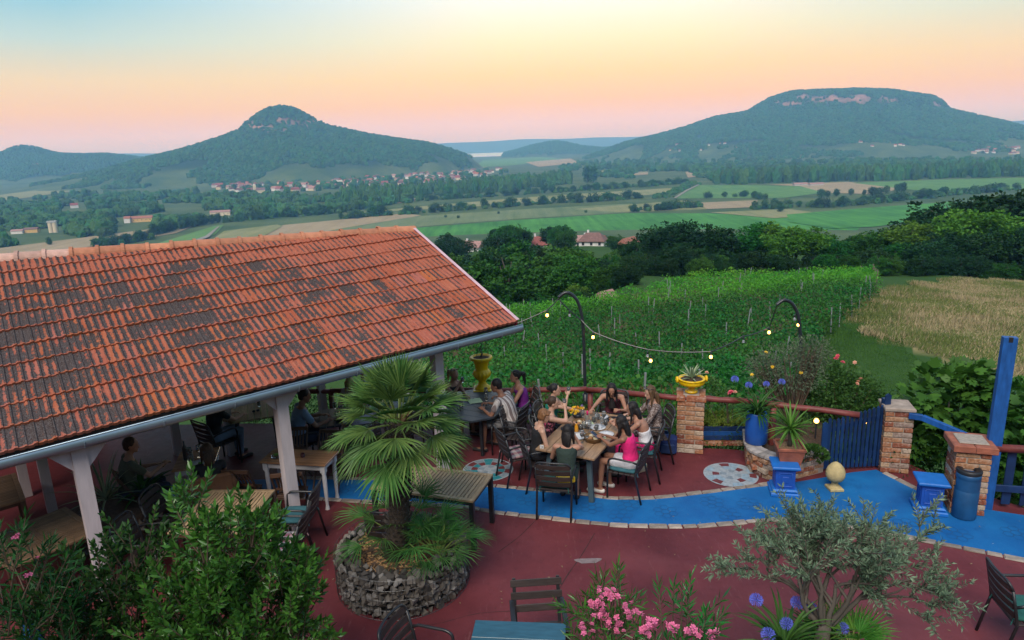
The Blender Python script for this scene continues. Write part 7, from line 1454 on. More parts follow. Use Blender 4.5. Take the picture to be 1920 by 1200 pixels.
TL = {'dark': leafmat('broadleaf_dark', (.006, .036, .010), (.022, .080, .018), .55, .2, .22, .25), 'mid': leafmat('broadleaf_mid', (.014, .080, .010), (.050, .17, .022), .55, .2, .22, .25), 'bright': leafmat('broadleaf_bright', (.04, .14, .014), (.12, .27, .03), .55, .25, .12, .25), 'spruce': leafmat('spruce_needle', (.012, .035, .018), (.030, .065, .028), .6, .1, .15, .4), 'far': leafmat('distant_foliage', (.014, .060, .016), (.055, .145, .034), .7, .1, .35, .06)}
SH = {'round': [((0, 0, 6.2), (3.0, 3.0, 2.9), .6), ((1.2, .3, 4.6), (2.2, 2.2, 1.9), .22), ((-1.2, -.4, 4.9), (2.1, 2.1, 2.0), .18)], 'wide': [((0, 0, 6.4), (4.2, 4.0, 2.3), .55), ((2.0, 0, 5.2), (2.2, 2.2, 2.0), .2), ((-2.0, .3, 5.4), (2.2, 2.2, 2.0), .25)], 'tall': [((0, 0, 6.3), (2.1, 2.1, 3.6), .8), ((.4, .2, 3.4), (1.9, 1.9, 1.8), .2)], 'poplar': [((0, 0, 5.8), (1.25, 1.25, 4.3), 1.0)], 'bush': [((0, 0, 4.2), (4.6, 4.6, 4.4), .8), ((2, 0, 2.6), (3.2, 3.2, 2.6), .2)]}
NEAR = {}
for kd, mt, sd in (('round', 'dark', 1), ('round', 'mid', 2), ('wide', 'dark', 3), ('wide', 'mid', 4), ('tall', 'dark', 5), ('tall', 'mid', 6), ('round', 'bright', 7), ('wide', 'bright', 8), ('bush', 'mid', 9), ('bush', 'bright', 10), ('bush', 'dark', 11)):
    NEAR[(kd, mt)] = (crown_mesh('crown', TL[mt], SH[kd], 150, 40, .42, sd), trunk_mesh('trunk', 10, .22, 5, sd, .25 if kd != 'bush' else .1))
# spruce: tiers of drooping branches
def spruce_mesh(seed):
    r = np.random.default_rng(seed); P = []; D = []
    for k in range(150):
        z = 1.0 + 8.8 * (k / 150) ** .9; R_ = 2.3 * (1 - z / 10.2) ** .85 + .12; a = k * 2.39996; n = 34; u = r.random(n) ** .7; d = np.array([math.cos(a), math.sin(a), 0]); s = np.array([-d[1], d[0], 0]); b = np.array([0, 0, z]) + d * (u * R_)[:, None] + np.array([0, 0, -1]) * (.35 * u * u * R_)[:, None] + s * (r.normal(size=n) * .10 * R_ * (1 - u * .5))[:, None]; P.append(b); D.append(d * .6 + r.normal(size=(n, 3)) * .5 + np.array([0, 0, -.25]))
    P = np.concatenate(P); D = np.concatenate(D); n = len(P); return leaves_mesh('crown', P, D, r.uniform(.4, .7, n), .26, TL['spruce'])
NEAR[('spruce', 'dark')] = (spruce_mesh(3), trunk_mesh('trunk', 14, .16, 0, 3))
FARP = {k: (crown_mesh('crown', TL['far'], SH[k], 46, 13, 1.25, 30 + i), trunk_mesh('trunk', 10, .25, 2, i, .2)) for i, k in enumerate(('round', 'wide', 'tall', 'poplar', 'bush'))}
def tree(lib, kind, label, x, y, h, cat='tree', group=None, name='broadleaf_tree', sx=1.0, z=None):
    cm, tm = lib[kind]; t = thing(name, label, cat, (x, y, (gz(x, y) if z is None else z)), random.uniform(0, 6.28), group); s = h / 10.0; t.scale = (s * sx, s * sx, s); link('trunk', tm, t); link('crown', cm, t); return t
def tree_px(lib, kind, label, px, top, dist, **k):
    p = AT(px, top, dist); g = gz(p.x, p.y); h = max(3.0, p.z - g + .3); return tree(lib, kind, label, p.x, p.y, h, z=g - .15, **k)
# wood edge beyond the vineyard, right half of the picture
belt = [(1190, 447, 120, 'round', 'dark'), (1232, 420, 128, 'wide', 'dark'), (1276, 408, 120, 'wide', 'dark'), (1318, 430, 130, 'round', 'dark'), (1352, 432, 112, 'tall', 'dark'), (1388, 441, 118, 'round', 'mid'), (1428, 418, 116, 'wide', 'mid'), (1462, 414, 112, 'round', 'bright'), (1496, 420, 104, 'wide', 'bright'), (1535, 432, 118, 'wide', 'mid'), (1568, 450, 108, 'round', 'mid'), (1603, 438, 124, 'round', 'dark'), (1636, 430, 112, 'wide', 'mid'), (1668, 424, 120, 'wide', 'dark'), (1702, 408, 108, 'round', 'bright'), (1735, 402, 116, 'wide', 'dark'), (1772, 392, 120, 'round', 'dark'), (1806, 366, 124, 'wide', 'dark'), (1842, 384, 104, 'wide', 'bright'), (1874, 360, 118, 'wide', 'dark'), (1912, 352, 112, 'wide', 'dark'), (1950, 350, 108, 'wide', 'dark'), (1215, 470, 104, 'bush', 'dark'), (1262, 462, 102, 'wide', 'dark'), (1306, 468, 104, 'round', 'dark'), (1352, 478, 100, 'round', 'mid'), (1412, 466, 100, 'wide', 'dark'), (1452, 478, 98, 'round', 'dark'), (1548, 478, 98, 'wide', 'mid'), (1595, 474, 98, 'round', 'mid'), (1640, 468, 100, 'wide', 'dark'), (1690, 452, 98, 'wide', 'mid'), (1745, 448, 98, 'wide', 'dark'), (1795, 430, 98, 'wide', 'dark'), (1848, 430, 97, 'wide', 'dark'), (1900, 420, 97, 'wide', 'dark'), (1955, 420, 97, 'wide', 'dark')]
lab = {'dark': 'dark green tree in the wood edge beyond the vineyard', 'mid': 'mid green tree in the wood edge beyond the vineyard', 'bright': 'bright yellow green tree in the wood edge beyond the vineyard'}
cnt_ = {}
for px, tp__, d, kd, mt in sorted(belt): cnt_[mt] = cnt_.get(mt, -1) + 1; tree_px(NEAR, (kd, mt), lab[mt] + ('' if mt == 'dark' else ', %s such from the left' % 'first second third fourth fifth sixth seventh eighth ninth tenth'.split()[cnt_[mt]]), px, tp__ + random.uniform(-4, 4), d + random.uniform(-3, 3), group='trees of the wood edge', sx=random.uniform(1.25, 1.55))
for i in range(30): px = 1180 + i * 26 + random.uniform(-8, 8); d = random.uniform(89, 96) if px > 1640 else random.uniform(96, 104); p = AT(px, 500, d); tree(NEAR, ('bush', random.choice(['dark', 'dark', 'mid'])), 'low dark bush at the foot of the wood edge', p.x, p.y, random.uniform(2.2, 3.6), 'bush', 'bushes at the foot of the wood edge', 'bush', 1.2)
# wooded slope below, between the roof and the wood edge
for px, tp__, d in ((985, 476, 98), (1014, 468, 112), (880, 463, 330)): tree_px(NEAR, ('spruce', 'dark'), {985: 'tall dark spruce standing nearest below the vineyard', 1014: 'slimmer spruce just behind the tall dark spruce', 880: 'small spruce beside the far white cottage'}[px], px, tp__, d, name='spruce_tree', sx=.95)
for px, tp__, d, mt in ((905, 507, 100, 'bright'), (1098, 505, 98, 'mid'), (1118, 497, 130, 'bright'), (1085, 532, 84, 'bright'), (1160, 520, 92, 'mid')): tree_px(NEAR, ('round', mt), 'rounded %s green tree standing free on the wooded slope' % ('light' if mt == 'bright' else 'mid'), px, tp__, d, group='free standing trees on the slope', sx=1.35)
for i in range(205):
    u = random.random() ** 1.15; d = 84 + 236 * u; px = random.uniform(840, 1330) if d > 110 else random.uniform(860, 1150); p = AT(px, 500, d); h = random.uniform(6, 11) if d > 85 and px < 1110 else random.uniform(3, 5.2); pz_ = gz(p.x, p.y); gx, gy = PROJ(p.x, p.y, pz_)
    if any(abs(gx - hx) < 26 and d < hd + 20 and PROJ(p.x, p.y, pz_ + h)[1] < hy + 8 for hx, hy, hd in ((1012, 455, 305), (1088, 452, 300), (1112, 470, 260), (884, 476, 330))): continue
    if 955 < px < 1045 and d < 118: continue
    mt = random.choice(['dark', 'dark', 'mid', 'mid', 'dark']); tree(NEAR, (random.choice(['round', 'wide', 'tall', 'bush']), mt), 'dense %s tree on the wooded slope below the terrace' % ('dark' if mt == 'dark' else 'mid green'), p.x, p.y, h, group='trees of the wooded slope', z=pz_ - .2, sx=random.uniform(1.15, 1.5))
for i in range(34):
    px = random.uniform(880, 1190); p = AT(px, 560, random.uniform(70, 96) if px < 1120 else random.uniform(84, 98)); mt = random.choice(['mid', 'mid', 'bright', 'dark']); tree(NEAR, ('bush', mt), '%s bush on the rough ground above the vines' % {'mid': 'mid green', 'bright': 'light green', 'dark': 'dark green'}[mt], p.x, p.y, random.uniform(1.8, 4.2), 'bush', 'bushes above the vines', 'bush', random.uniform(1.0, 1.4))
# hedgerow trees on the plain
def hedge(pts, n, h0, h1, kinds, label, group, dj=0.0, name='field_tree', sx=1.0):
    P = [G(px, py, PLAIN) for px, py in pts]; cum = [0]
    for a, b in zip(P, P[1:]): cum.append(cum[-1] + (b - a).length)
    for k in range(n):
        s = cum[-1] * (k + random.uniform(.1, .9)) / n
        for i in range(len(P) - 1):
            if s <= cum[i + 1]: p = P[i].lerp(P[i + 1], (s - cum[i]) / (cum[i + 1] - cum[i])); break
        p = p + Vector((random.uniform(-1, 1), random.uniform(-1, 1), 0)) * dj; tree(FARP, random.choice(kinds), label, p.x, p.y, random.uniform(h0, h1), 'tree', group, name, sx * random.uniform(.95, 1.35), PLAIN)
hedge([(640, 411), (720, 405), (860, 394), (940, 389), (1010, 383), (1100, 379), (1200, 371)], 46, 8, 15, ('round', 'wide', 'bush'), 'hedgerow tree between the grey green meadow and the pale strip', 'hedgerow trees above the meadow', 8)
hedge([(770, 377), (900, 370), (1000, 363), (1100, 357), (1200, 350), (1290, 343)], 58, 9, 15, ('round', 'wide', 'bush'), 'tree in the long bank behind the pale stubble strip', 'trees of the long bank', 14)
hedge([(1190, 397), (1250, 394), (1310, 388)], 14, 8, 13, ('round', 'bush', 'wide'), 'tree in the clump at the right end of the bright vineyard', 'trees at the vineyard end', 10)
hedge([(1310, 372), (1400, 369), (1430, 374)], 12, 6, 11, ('round', 'bush'), 'small tree in the row beside the tan plot right of centre', 'trees beside the tan plot', 6)
hedge([(1400, 392), (1480, 390), (1560, 388), (1660, 378), (1790, 365), (1900, 355)], 52, 7, 13, ('round', 'wide', 'bush'), 'tree in the bank above the right hand vineyard', 'trees above the right vineyard', 12)
hedge([(1530, 372), (1600, 366), (1640, 368), (1700, 358)], 12, 8, 14, ('round', 'tall'), 'tree standing in the right hand meadows', 'trees in the right meadows', 8)
hedge([(180, 466), (230, 457), (285, 448)], 14, 8, 12, ('tall', 'round', 'bush'), 'tree in the short copse just above the roof ridge', 'trees of the ridge side copse', 5)
hedge([(290, 442), (340, 430), (410, 416)], 24, 10, 15, ('poplar', 'tall'), 'slim poplar in the row along the left field', 'poplars along the left field', 3)
hedge([(430, 416), (520, 408), (640, 399)], 22, 9, 15, ('round', 'wide', 'bush'), 'tree in the bank left of the meadow', 'trees of the left bank', 12)
tree(FARP, 'round', 'lone round tree in the pale plot right of centre', *G(1464, 398, PLAIN)[:2], 11, z=PLAIN, name='field_tree'); tree(FARP, 'tall', 'lone slim tree in the tan field at the far left', *G(93, 460, PLAIN)[:2], 9, z=PLAIN, name='field_tree')
for i, (px, py) in enumerate(((1102, 342), (1113, 342))): tree(FARP, 'poplar', 'tall poplar, %s of the pair before the distant wood' % ('left' if i == 0 else 'right'), *G(px, py, PLAIN)[:2], 34, z=PLAIN, name='poplar_tree')
for i in range(5): tree(FARP, 'bush', 'small dark bush dotted on the meadow edge', *G(*((835, 408), (935, 401), (860, 409), (1098, 399), (985, 386))[i], PLAIN)[:2], 4, 'bush', 'meadow edge bushes', 'field_bush', z=PLAIN)

# ------------------------------------------------------------------ woods: masses nobody could count
def hit(px, py, r0=400., r1=9000.):
    d = ray(px, py); t = np.geomspace(r0, r1, 700); P = CAM[None] + d[None] * (t / np.linalg.norm(d[:2]))[:, None]; g = ground_z(P[:, 0], P[:, 1]); k = np.argmax(P[:, 2] < g); return Vector(P[k]) if P[k, 2] < g[k] else None
def blob_mesh(name, seed, tall=1.0):
    bm = bmesh.new(); bmesh.ops.create_icosphere(bm, subdivisions=3, radius=1.0)
    for v in bm.verts: n = mnoise.noise(v.co * 1.9 + Vector((seed * 7.1, 0, 0))) + .5 * mnoise.noise(v.co * 4.3 + Vector((0, seed * 3.3, 0))); n += .4 * mnoise.noise(v.co * 9.0 + Vector((seed, 2, 0))); v.co *= 1 + .42 * n; v.co.z = v.co.z * tall + .75 * tall
    me = bpy.data.meshes.new(name); bm.to_mesh(me); bm.free(); me.materials.append(TL['far']); return me
def scatter(name, label, pts, smin, smax, meshes, cat='woodland', zs=1.0):
    """one object: points that carry tree crowns"""
    me = bpy.data.meshes.new(name); me.from_pydata([tuple(p) for p in pts], [], []); o = link(name, me); tag(o, label, cat, kind='stuff')
    coll = bpy.data.collections.new(name + '_crowns')
    for m in meshes: coll.objects.link(bpy.data.objects.new('crown_form', m))
    ng = bpy.data.node_groups.new(name + '_nodes', 'GeometryNodeTree'); ng.interface.new_socket('Geometry', in_out='INPUT', socket_type='NodeSocketGeometry'); ng.interface.new_socket('Geometry', in_out='OUTPUT', socket_type='NodeSocketGeometry')
    N = ng.nodes; gi = N.new('NodeGroupInput'); go = N.new('NodeGroupOutput'); ci = N.new('GeometryNodeCollectionInfo'); ci.inputs[0].default_value = coll; ci.inputs[1].default_value = True; ci.inputs[2].default_value = True
    ip = N.new('GeometryNodeInstanceOnPoints'); ip.inputs['Pick Instance'].default_value = True
    rs_ = N.new('FunctionNodeRandomValue'); rs_.data_type = 'FLOAT'; rs_.inputs[2].default_value = smin; rs_.inputs[3].default_value = smax
    rr = N.new('FunctionNodeRandomValue'); rr.data_type = 'FLOAT_VECTOR'; rr.inputs[0].default_value = (-.1, -.1, 0); rr.inputs[1].default_value = (.1, .1, 6.28)
    L = ng.links; L.new(gi.outputs[0], ip.inputs['Points']); L.new(ci.outputs[0], ip.inputs['Instance']); L.new(rr.outputs[0], ip.inputs['Rotation']); L.new(rs_.outputs[1], ip.inputs['Scale']); L.new(ip.outputs[0], go.inputs[0])
    md = o.modifiers.new('scatter', 'NODES'); md.node_group = ng; return o
def poly_points(poly, n, z=PLAIN, gapn=0.0, gs=120.):
    xs = [p[0] for p in poly]; ys = [p[1] for p in poly]; out = []
    u = rng.random((n * 3, 2)); PXs = min(xs) + u[:, 0] * (max(xs) - min(xs)); PYs = min(ys) + u[:, 1] * (max(ys) - min(ys)); ok = in_poly(PXs, PYs, poly)
    for a, b in zip(PXs[ok][:n], PYs[ok][:n]):
        p = G(a, b, z) if z is not None else hit(a, b)
        if p is None or (gapn and vnoise(np.array([p.x]), np.array([p.y]), gs, 3.)[0] < gapn): continue
        out.append((p.x, p.y, (z if z is not None else p.z) - .5))
    return out
FB = [blob_mesh('crown_form', i, t) for i, t in enumerate((1.0, 1.15, 1.35, .95))]; PB_ = [blob_mesh('crown_form', 9 + i, 2.3) for i in range(2)]
WP = []
WP += poly_points([(-40, 430), (-40, 384), (150, 366), (330, 360), (480, 370), (640, 367), (760, 370), (770, 380), (640, 398), (520, 408), (420, 414), (300, 424), (150, 440)], 2600, PLAIN, -.08)
WP += poly_points([(-40, 468), (-40, 452), (60, 440), (180, 432), (330, 420), (420, 413), (330, 431), (180, 446), (60, 458)], 320, PLAIN)
WP = [p for p in WP if not any(abs(qx - bx_) < 30 and -3 < qy - by_ < 22 for (qx, qy) in [PROJ(*p)] for bx_, by_ in ((101, 436), (60, 436), (34, 438), (264, 416), (240, 418), (414, 404), (140, 390)))]
WP += poly_points([(395, 352), (520, 338), (660, 329), (860, 323), (945, 318), (955, 325), (840, 342), (700, 354), (560, 360), (440, 362)], 230, PLAIN)
scatter('valley_wood', 'dense mixed woods filling the left side of the valley', WP, 4.5, 8.5, FB)
WP = poly_points([(640, 368), (760, 362), (870, 353), (890, 350), (1060, 336), (1075, 344), (960, 358), (800, 368), (770, 378), (650, 388)], 700, PLAIN) + poly_points([(870, 354), (1062, 336), (1072, 345), (900, 360)], 380, PLAIN)
scatter('poplar_wood', 'dark poplar plantation in the middle of the valley', WP, 4.0, 6.5, PB_ + FB[:1])
WP = poly_points([(1040, 318), (1080, 305), (1300, 300), (1500, 305), (1920, 300), (1960, 318), (1920, 330), (1700, 333), (1520, 337), (1340, 340), (1300, 330), (1180, 335), (1060, 328)], 2600, PLAIN, -.15, 200.)
scatter('distant_wood', 'distant woods and orchards below the table mountain', WP, 5, 9, FB)
WP = poly_points([(1335, 342), (1520, 336), (1700, 333), (1800, 328), (1920, 324), (1920, 331), (1800, 334), (1700, 338), (1520, 342), (1340, 347)], 330, PLAIN)
scatter('poplar_belt', 'belt of tall poplars with bare trunks across the right side of the valley', WP, 5.0, 7.5, PB_)
HB = []
for pts, wd_ in (([(640, 411), (720, 405), (860, 394), (940, 389), (1010, 383), (1100, 379), (1200, 371)], 10), ([(770, 377), (900, 370), (1000, 363), (1100, 357), (1200, 350), (1290, 343)], 22), ([(1400, 392), (1480, 390), (1560, 388), (1660, 378), (1790, 365), (1900, 355)], 16), ([(430, 416), (520, 408), (640, 399)], 14), ([(180, 466), (230, 457), (285, 448)], 8), ([(1190, 397), (1310, 388)], 10), ([(1240, 372), (1275, 357), (1300, 345)], 14)):
    Pq = [G(a, b, PLAIN) for a, b in pts]
    for a, b in zip(Pq, Pq[1:]):
        for _ in range(int((b - a).length / 3.2)):
            if vnoise(np.array([a.x + _ * 3.]), np.array([a.y]), 30., 1.)[0] < -.75: continue
            p = a.lerp(b, random.random()); HB.append((p.x + random.gauss(0, wd_ * .5), p.y + random.gauss(0, wd_ * .5), PLAIN - .5))
scatter('hedge_undergrowth', 'undergrowth filling the hedgerows of the plain', HB, 1.6, 4.2, FB, 'undergrowth')
# forest on the hills
N_ = 420000; az_ = rng.uniform(-R(46), R(44), N_); rd_ = np.sqrt(rng.uniform(1500. ** 2, 6400. ** 2, N_)); hx_ = rd_ * np.sin(az_); hy_ = rd_ * np.cos(az_); hzv = ground_z(hx_, hy_); keep = np.zeros(N_, bool)
for h in HILLS:
    z_ = hill_z(h, hx_, hy_); topz = h['L'][0, 1] - PLAIN; dep = (hx_ - h['c'][0]) * h['f'][0] + (hy_ - h['c'][1]) * h['f'][1]
    keep |= (z_ > PLAIN + 3) & (((z_ - PLAIN) / topz - .10) * 3 + vnoise(hx_, hy_, 170., 6.) * .8 + .35 * vnoise(hx_, hy_, 60., 1.) > .05) & (dep < 260) & (np.abs(z_ - hzv) < 1)
pxh, pyh = PROJ(hx_, hy_, hzv); nh = vnoise(hx_, hy_, 55., 9.) + .7 * vnoise(hx_, hy_, 24., 2.)
rockm = blobs(pxh + 6 * nh, pyh + 5 * nh, [(460, 238, 26, 14), (500, 243, 60, 7), (540, 228, 26, 9), (580, 232, 24, 8), (560, 244, 26, 5), (70, 312, 28, 6), (1530, 183, 45, 7), (1610, 187, 28, 9), (1560, 188, 60, 5), (1480, 196, 30, 5), (1675, 190, 14, 6), (1650, 184, 20, 4), (1755, 198, 14, 5)], 2.0)
keep &= (pxh > -60) & (pxh < 1980) & ~((rockm > .22) & (rng.random(N_) > .28 * (pxh < 700) + .12)); sel = np.where(keep)[0][:130000]
scatter('hill_forest', 'forest covering the cone hill, the table mountain and the ridges between', np.stack([hx_[sel], hy_[sel], hzv[sel] - 2], -1), 3.6, 6.8, FB)

# ------------------------------------------------------------------ houses
wallc = [simple('house_wall_' + n, c, .9, .12, .8) for n, c in (('white', (.66, .63, .60)), ('cream', (.60, .50, .36)), ('grey', (.42, .40, .39)), ('ochre', (.60, .38, .14)))]; roofc = [simple('house_roof_' + n, c, .9, .3, 1.2) for n, c in (('red', (.24, .075, .06)), ('orange', (.31, .125, .085)), ('brown', (.18, .10, .085)), ('pink', (.33, .19, .165)))]; pane_m = simple('dark_window', (.03, .035, .045), .2, .2, 2)
def house(label, loc, L, Wd, hw, hr, wm, rm, rz, hip=False, chim=0, wins=0, name='village_house', group=None, cat='house'):
    t = thing(name, label, cat, loc, rz, group); q = MB(); q.box((0, 0, hw / 2 - .5), (L, Wd, hw + 1.0)); 
    if not hip: [q.add([(s * L / 2, -Wd / 2, hw), (s * L / 2, Wd / 2, hw), (s * L / 2, 0, hw + hr * .97)], [(0, 1, 2)]) for s in (-1, 1)]
    q.build('wall', wallc[wm], t); q = MB(); o = .5; a = L * (.28 if hip else .5) + (0 if hip else o); zb = hw - .15
    V = [(-L / 2 - o, -Wd / 2 - o, zb), (L / 2 + o, -Wd / 2 - o, zb), (L / 2 + o, Wd / 2 + o, zb), (-L / 2 - o, Wd / 2 + o, zb), (-a, 0, hw + hr), (a, 0, hw + hr)]
    q.add(V + [(x, y, z - .22) for x, y, z in V[:4]], [(0, 1, 5, 4), (2, 3, 4, 5), (1, 2, 5), (3, 0, 4), (0, 6, 7, 1), (2, 8, 9, 3), (1, 7, 8, 2), (3, 9, 6, 0)]); rf = q.build('roof', roofc[rm], t)
    for k in range(chim): q = MB(); q.box(((k - .5) * L * .4, .3, hw + hr * .9), (.7, .7, hr * .9)); q.build('chimney', wallc[0], rf)
    for k in range(wins):
        x = -L / 2 + L * (k + .5) / wins; q = MB(); q.box((x, -Wd / 2 - .02, hw * .55), (.9, .12, 1.1)); q.build('window', pane_m, t)
        q = MB(); q.box((x, Wd / 2 + .02, hw * .55), (.9, .12, 1.1)); q.build('window', pane_m, t)
    return t
def house_px(label, px, py, dist, *a, **k): p = AT(px, py, dist); return house(label, (p.x, p.y, gz(p.x, p.y)), *a, **k)
house_px('house with a dark red hip roof above the wooded slope', 1012, 468, 305, 9.5, 8, 2.8, 3.2, 0, 0, .2, True, 1, 3, name='hillside_house'); house_px('long white house with a pink roof and two chimneys on the slope', 1086, 466, 300, 14, 6, 2.8, 2.2, 0, 3, .25, False, 2, 4, name='hillside_house'); house_px('house with a brown hip roof among the trees, lowest on the slope', 1112, 482, 255, 9, 7, 2.4, 2.6, 0, 2, -.3, True, 1, 3, name='hillside_house')
house_px('small house with an orange roof behind the brown hip roof', 1124, 470, 290, 5, 4, 2.4, 1.8, 1, 1, .5, False, 0, 2, name='hillside_house'); house_px('white cottage with a weathered roof just right of the tile roof', 885, 490, 320, 11, 6, 2.6, 2.4, 0, 3, -.5, False, 1, 3, name='hillside_house'); house_px('half hidden orange roofed house behind the wood edge', 1178, 470, 200, 6, 4, 2.4, 2.0, 1, 1, .9, False, 0, 2, name='hillside_house')
house_px('small white vineyard hut at the far edge of the vines', 1136, 566, 76, 1.2, 1.0, .8, .55, 0, 3, .7, False, 0, 1, name='vineyard_hut', cat='hut')
vil = poly_points([(395, 352), (520, 338), (660, 329), (860, 323), (945, 318), (955, 325), (840, 342), (700, 354), (560, 360), (440, 362)], 150, PLAIN)
def village(pts, lab, grp, s=1.0):
    for p in pts:
        i = random.randrange(4); house(lab[i], (p[0], p[1], p[2] + 1.0), random.uniform(9, 14) * s, random.uniform(7, 9) * s, random.uniform(3.5, 5) * s, random.uniform(3, 4.2) * s, random.choice((0, 0, 0, 1, 2)), i, random.uniform(0, 3.1), False, 0, 0, group=grp)
village(vil, ['red roofed house in the village below the cone hill', 'orange roofed house in the village below the cone hill', 'brown roofed house in the village below the cone hill', 'pale pink roofed house in the village below the cone hill'], 'houses of the valley village', 1.45)
rv = [q_ for q_ in poly_points([(1825, 280), (1912, 277), (1912, 290), (1825, 294)], 26, None)]; village(rv, ['red roofed house in the village at the right foot of the table mountain', 'orange roofed house in the village at the right foot of the table mountain', 'brown roofed house in the village at the right foot of the table mountain', 'pink roofed house in the village at the right foot of the table mountain'], 'houses of the right village', 1.2)
rv = poly_points([(1195, 262), (1290, 258), (1400, 270), (1420, 282), (1290, 285), (1200, 282)], 22, None) + poly_points([(1610, 262), (1700, 268), (1700, 278), (1600, 276)], 7, None) + poly_points([(1000, 278), (1100, 274), (1100, 286), (1000, 290)], 9, None)
village(rv, ['tiny red roofed house scattered on the far vineyard slopes', 'tiny orange roofed house scattered on the far vineyard slopes', 'tiny brown roofed house scattered on the far vineyard slopes', 'tiny pale roofed house scattered on the far vineyard slopes'], 'houses on the far slopes', 1.0)
def plain_at(px, py): p = G(px, py, PLAIN); return (p.x, p.y, PLAIN)
ch_ = house('pale village church with a small steeple', plain_at(488, 362), 22, 10, 8, 5, 1, 2, .6, name='village_church', cat='church'); q = MB(); q.box((-12, 0, 9), (6, 6, 18)); q.box((-12, 0, 20.5), (6, 6, 5), None, .1); q.build('steeple', wallc[1], ch_)
house('long yellow farm building with an orange roof on the left', plain_at(264, 416), 34, 9, 6, 3, 3, 1, .25, wins=6, name='farm_building', cat='barn'); house('white annex at the end of the yellow farm building', plain_at(240, 418), 8, 8, 7, 3, 0, 1, .25, name='farm_building', cat='barn'); house('pale hall behind the bank of trees left of the meadow', plain_at(414, 404), 30, 10, 6, 2.5, 1, 3, .2, wins=5, name='farm_building', cat='barn')
house('low ochre shed with a grey roof at the far left', plain_at(60, 436), 17, 8, 5, 2, 3, 2, .2, name='farm_building', cat='barn'); house('low pink roofed shed at the far left edge', plain_at(34, 438), 14, 8, 4, 2, 0, 3, .2, name='farm_building', cat='barn'); house('white house with a red roof among the left woods', plain_at(140, 390), 13, 9, 6, 4, 0, 0, .7, name='farm_building', cat='house')
sp_ = plain_at(101, 436); si = thing('grain_silo', 'concrete grain silo tower among the trees on the left', 'silo', sp_, .3)
for i, x in enumerate((-2.6, 2.6)): q = MB(); q.lathe([(3, 0), (3, 13.5), (2.9, 14)], 18); o = q.build('silo_tube', wallc[1], si, smooth=False); o.location = (x, 0, 0)
q = MB(); q.box((0, 0, 14.6), (11, 6.6, 2.2)); q.build('top_house', wallc[2], si)
for px, py in ((1530, 352), (1500, 352)): house('long low shed in the meadow before the poplar belt', plain_at(px, py - 4), 26, 9, 3.5, 2, 2, 3, .1, name='farm_building', cat='barn', group='sheds before the poplar belt')

# ------------------------------------------------------------------ vineyard
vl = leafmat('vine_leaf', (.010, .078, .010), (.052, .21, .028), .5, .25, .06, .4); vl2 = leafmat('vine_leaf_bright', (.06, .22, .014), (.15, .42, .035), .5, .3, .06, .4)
stake_m = simple('grey_stake', (.22, .23, .24), .8, .25, 4); stake_w = simple('old_wood_stake', (.17, .14, .11), .9, .3, 4)
vd = np.array([math.cos(R(14)), math.sin(R(14))]); vnv = np.array([-vd[1], vd[0]]); SPC = 2.35; sq = MB(); sq.box((0, 0, .95), (.06, .06, 1.9)); STK = sq.mesh('stake', stake_m); sq = MB(); sq.box((0, 0, .95), (.11, .11, 1.9)); STKW = sq.mesh('stake', stake_w)
nrow = 0; ORD = 'first second third fourth fifth sixth seventh eighth ninth tenth eleventh twelfth thirteenth fourteenth fifteenth sixteenth seventeenth eighteenth nineteenth twentieth'.split(); ORD += ['twenty-' + o for o in ORD[:9]] + ['thirtieth'] + ['thirty-' + o for o in ORD[:9]] + ['fortieth'] + ['forty-' + o for o in ORD[:9]]
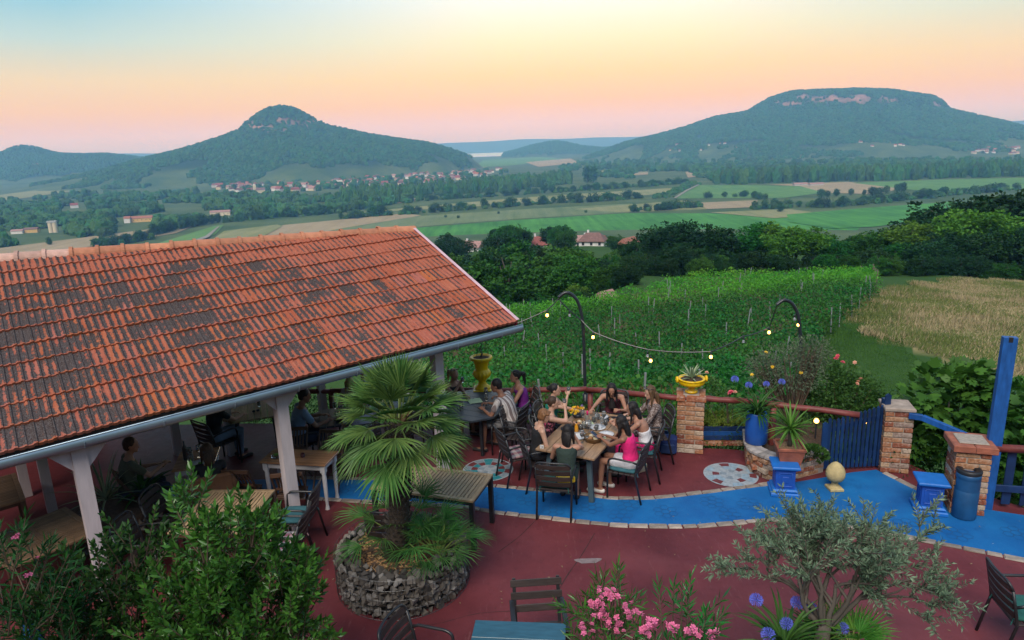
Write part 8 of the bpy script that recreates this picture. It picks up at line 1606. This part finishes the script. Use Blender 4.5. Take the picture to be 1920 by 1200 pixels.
for k in range(6, 52):
    sv = np.arange(-45, 75, .24); x = vd[0] * sv + vnv[0] * k * SPC; y = vd[1] * sv + vnv[1] * k * SPC; z = ground_z(x, y); px, py = PROJ(x, y, z + .8); ok = in_poly(px, py, VINEPOLY) & (y > 16); ok &= (px > 770)
    if ok.sum() < 14: continue
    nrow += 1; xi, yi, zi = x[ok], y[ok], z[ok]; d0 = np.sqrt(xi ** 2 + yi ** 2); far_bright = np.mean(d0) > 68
    t = thing('vine_row', '%s vine row on grey stakes counted from the terrace, %s' % (ORD[nrow - 1], 'bright leaves' if far_bright else 'dark leaves'), 'vine row', (xi[0], yi[0], zi[0]), 0, 'far bright vine rows' if far_bright else 'vine rows below the terrace'); o_ = np.array([xi[0], yi[0], zi[0]])
    den = np.clip(.62 + .5 * vnoise(xi, yi, 5., 7.) + .2 * rng.random(len(xi)), .12, 1); cnt = (den * 44).astype(int); rep = np.repeat(np.arange(len(xi)), cnt); n = len(rep); hh = rng.beta(1.6, 1.4, n) * (1.62 + .25 * np.sin(xi[rep] * 2.1 + k)); wdt = rng.normal(size=n) * (.20 + .22 * np.sin(hh * 1.8)); al = rng.uniform(-.2, .2, n)
    P = np.stack([xi[rep] + vd[0] * al + vnv[0] * wdt, yi[rep] + vd[1] * al + vnv[1] * wdt, zi[rep] + .25 + hh], -1) - o_; D = rng.normal(size=(n, 3)) * .7 + np.stack([vnv[0] * np.sign(wdt), vnv[1] * np.sign(wdt), -.25 + 0 * wdt], -1)
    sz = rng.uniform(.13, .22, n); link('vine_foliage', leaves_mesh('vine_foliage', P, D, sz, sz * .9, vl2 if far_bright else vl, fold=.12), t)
    ns = max(2, int(len(xi) * .24 / 6.0))
    for j_ in np.clip((np.linspace(0, len(xi) - 1, ns) + rng.normal(size=ns) * 5).astype(int), 0, len(xi) - 1): s_ = link('stake', STKW if (far_bright and j_ > len(xi) - 4) else STK, t); s_.location = (xi[j_] - o_[0], yi[j_] - o_[1], zi[j_] - o_[2]); s_.rotation_euler = (random.gauss(0, .05), random.gauss(0, .06), 0); s_.scale = (1, 1, random.uniform(.95, 1.22))
# ------------------------------------------------------------------ grasses
def blades(name, label, poly, n, h0, h1, wid, mats, rmax=110, kind='stuff', wob=0, cat='grass', lean=.35, midf=None):
    xs = [p[0] for p in poly]; ys = [p[1] for p in poly]; P = []
    t = rng.random((n * 4, 2)); r_ = np.sqrt(rng.uniform(13. ** 2, rmax ** 2, n * 6)); a_ = rng.uniform(R(8), R(46), n * 6); x = r_ * np.sin(a_); y = r_ * np.cos(a_); z = ground_z(x, y); px, py = PROJ(x, y, z); ok = in_poly(px + wob * vnoise(x, y, 4., 1.), py + wob * .5 * vnoise(x, y, 5., 4.), poly); x, y, z = x[ok][:n], y[ok][:n], z[ok][:n]; m = len(x)
    dirn = rng.normal(size=(m, 3)) * lean + np.array([.12, 0, 1.0]); hgt = rng.uniform(h0, h1, m) * (.7 + .5 * np.clip(vnoise(x, y, 7., 3.), -.6, 1)); mi = (rng.random(m) < np.clip(.44 + .7 * vnoise(x, y, 5.5, 8.) + .3 * vnoise(x, y, 2.1, 2.), .04, .96)).astype(int)
    o = link(name, leaves_mesh(name, np.stack([x, y, z - .02], -1), dirn, hgt, wid, mats, midx=mi, droop=.1)); tag(o, label, cat, kind=kind); return o
dryA = leafmat('dry_grass_gold', (.30, .23, .12), (.54, .44, .26), .85, .25, 0, .5, coord='World'); dryB = leafmat('dry_grass_green', (.10, .15, .035), (.23, .26, .085), .85, .25, 0, .5, coord='World'); grn = leafmat('meadow_grass', (.03, .09, .015), (.08, .19, .035), .8, .25, 0, .5, coord='World')
blades('dry_grass', 'tall dry golden grass on the slope right of the vineyard', DRYPOLY, 90000, .35, .85, .05, [dryB, dryA], 105, wob=30)
blades('green_grass', 'short green grass on the strip between vineyard and dry meadow', [(1500, 600), (1560, 585), (1600, 560), (1640, 545), (1700, 535), (1680, 600), (1700, 660), (1800, 720), (1960, 760), (1960, 820), (1560, 800), (1500, 690)], 60000, .10, .28, .035, [grn, grn], 70)
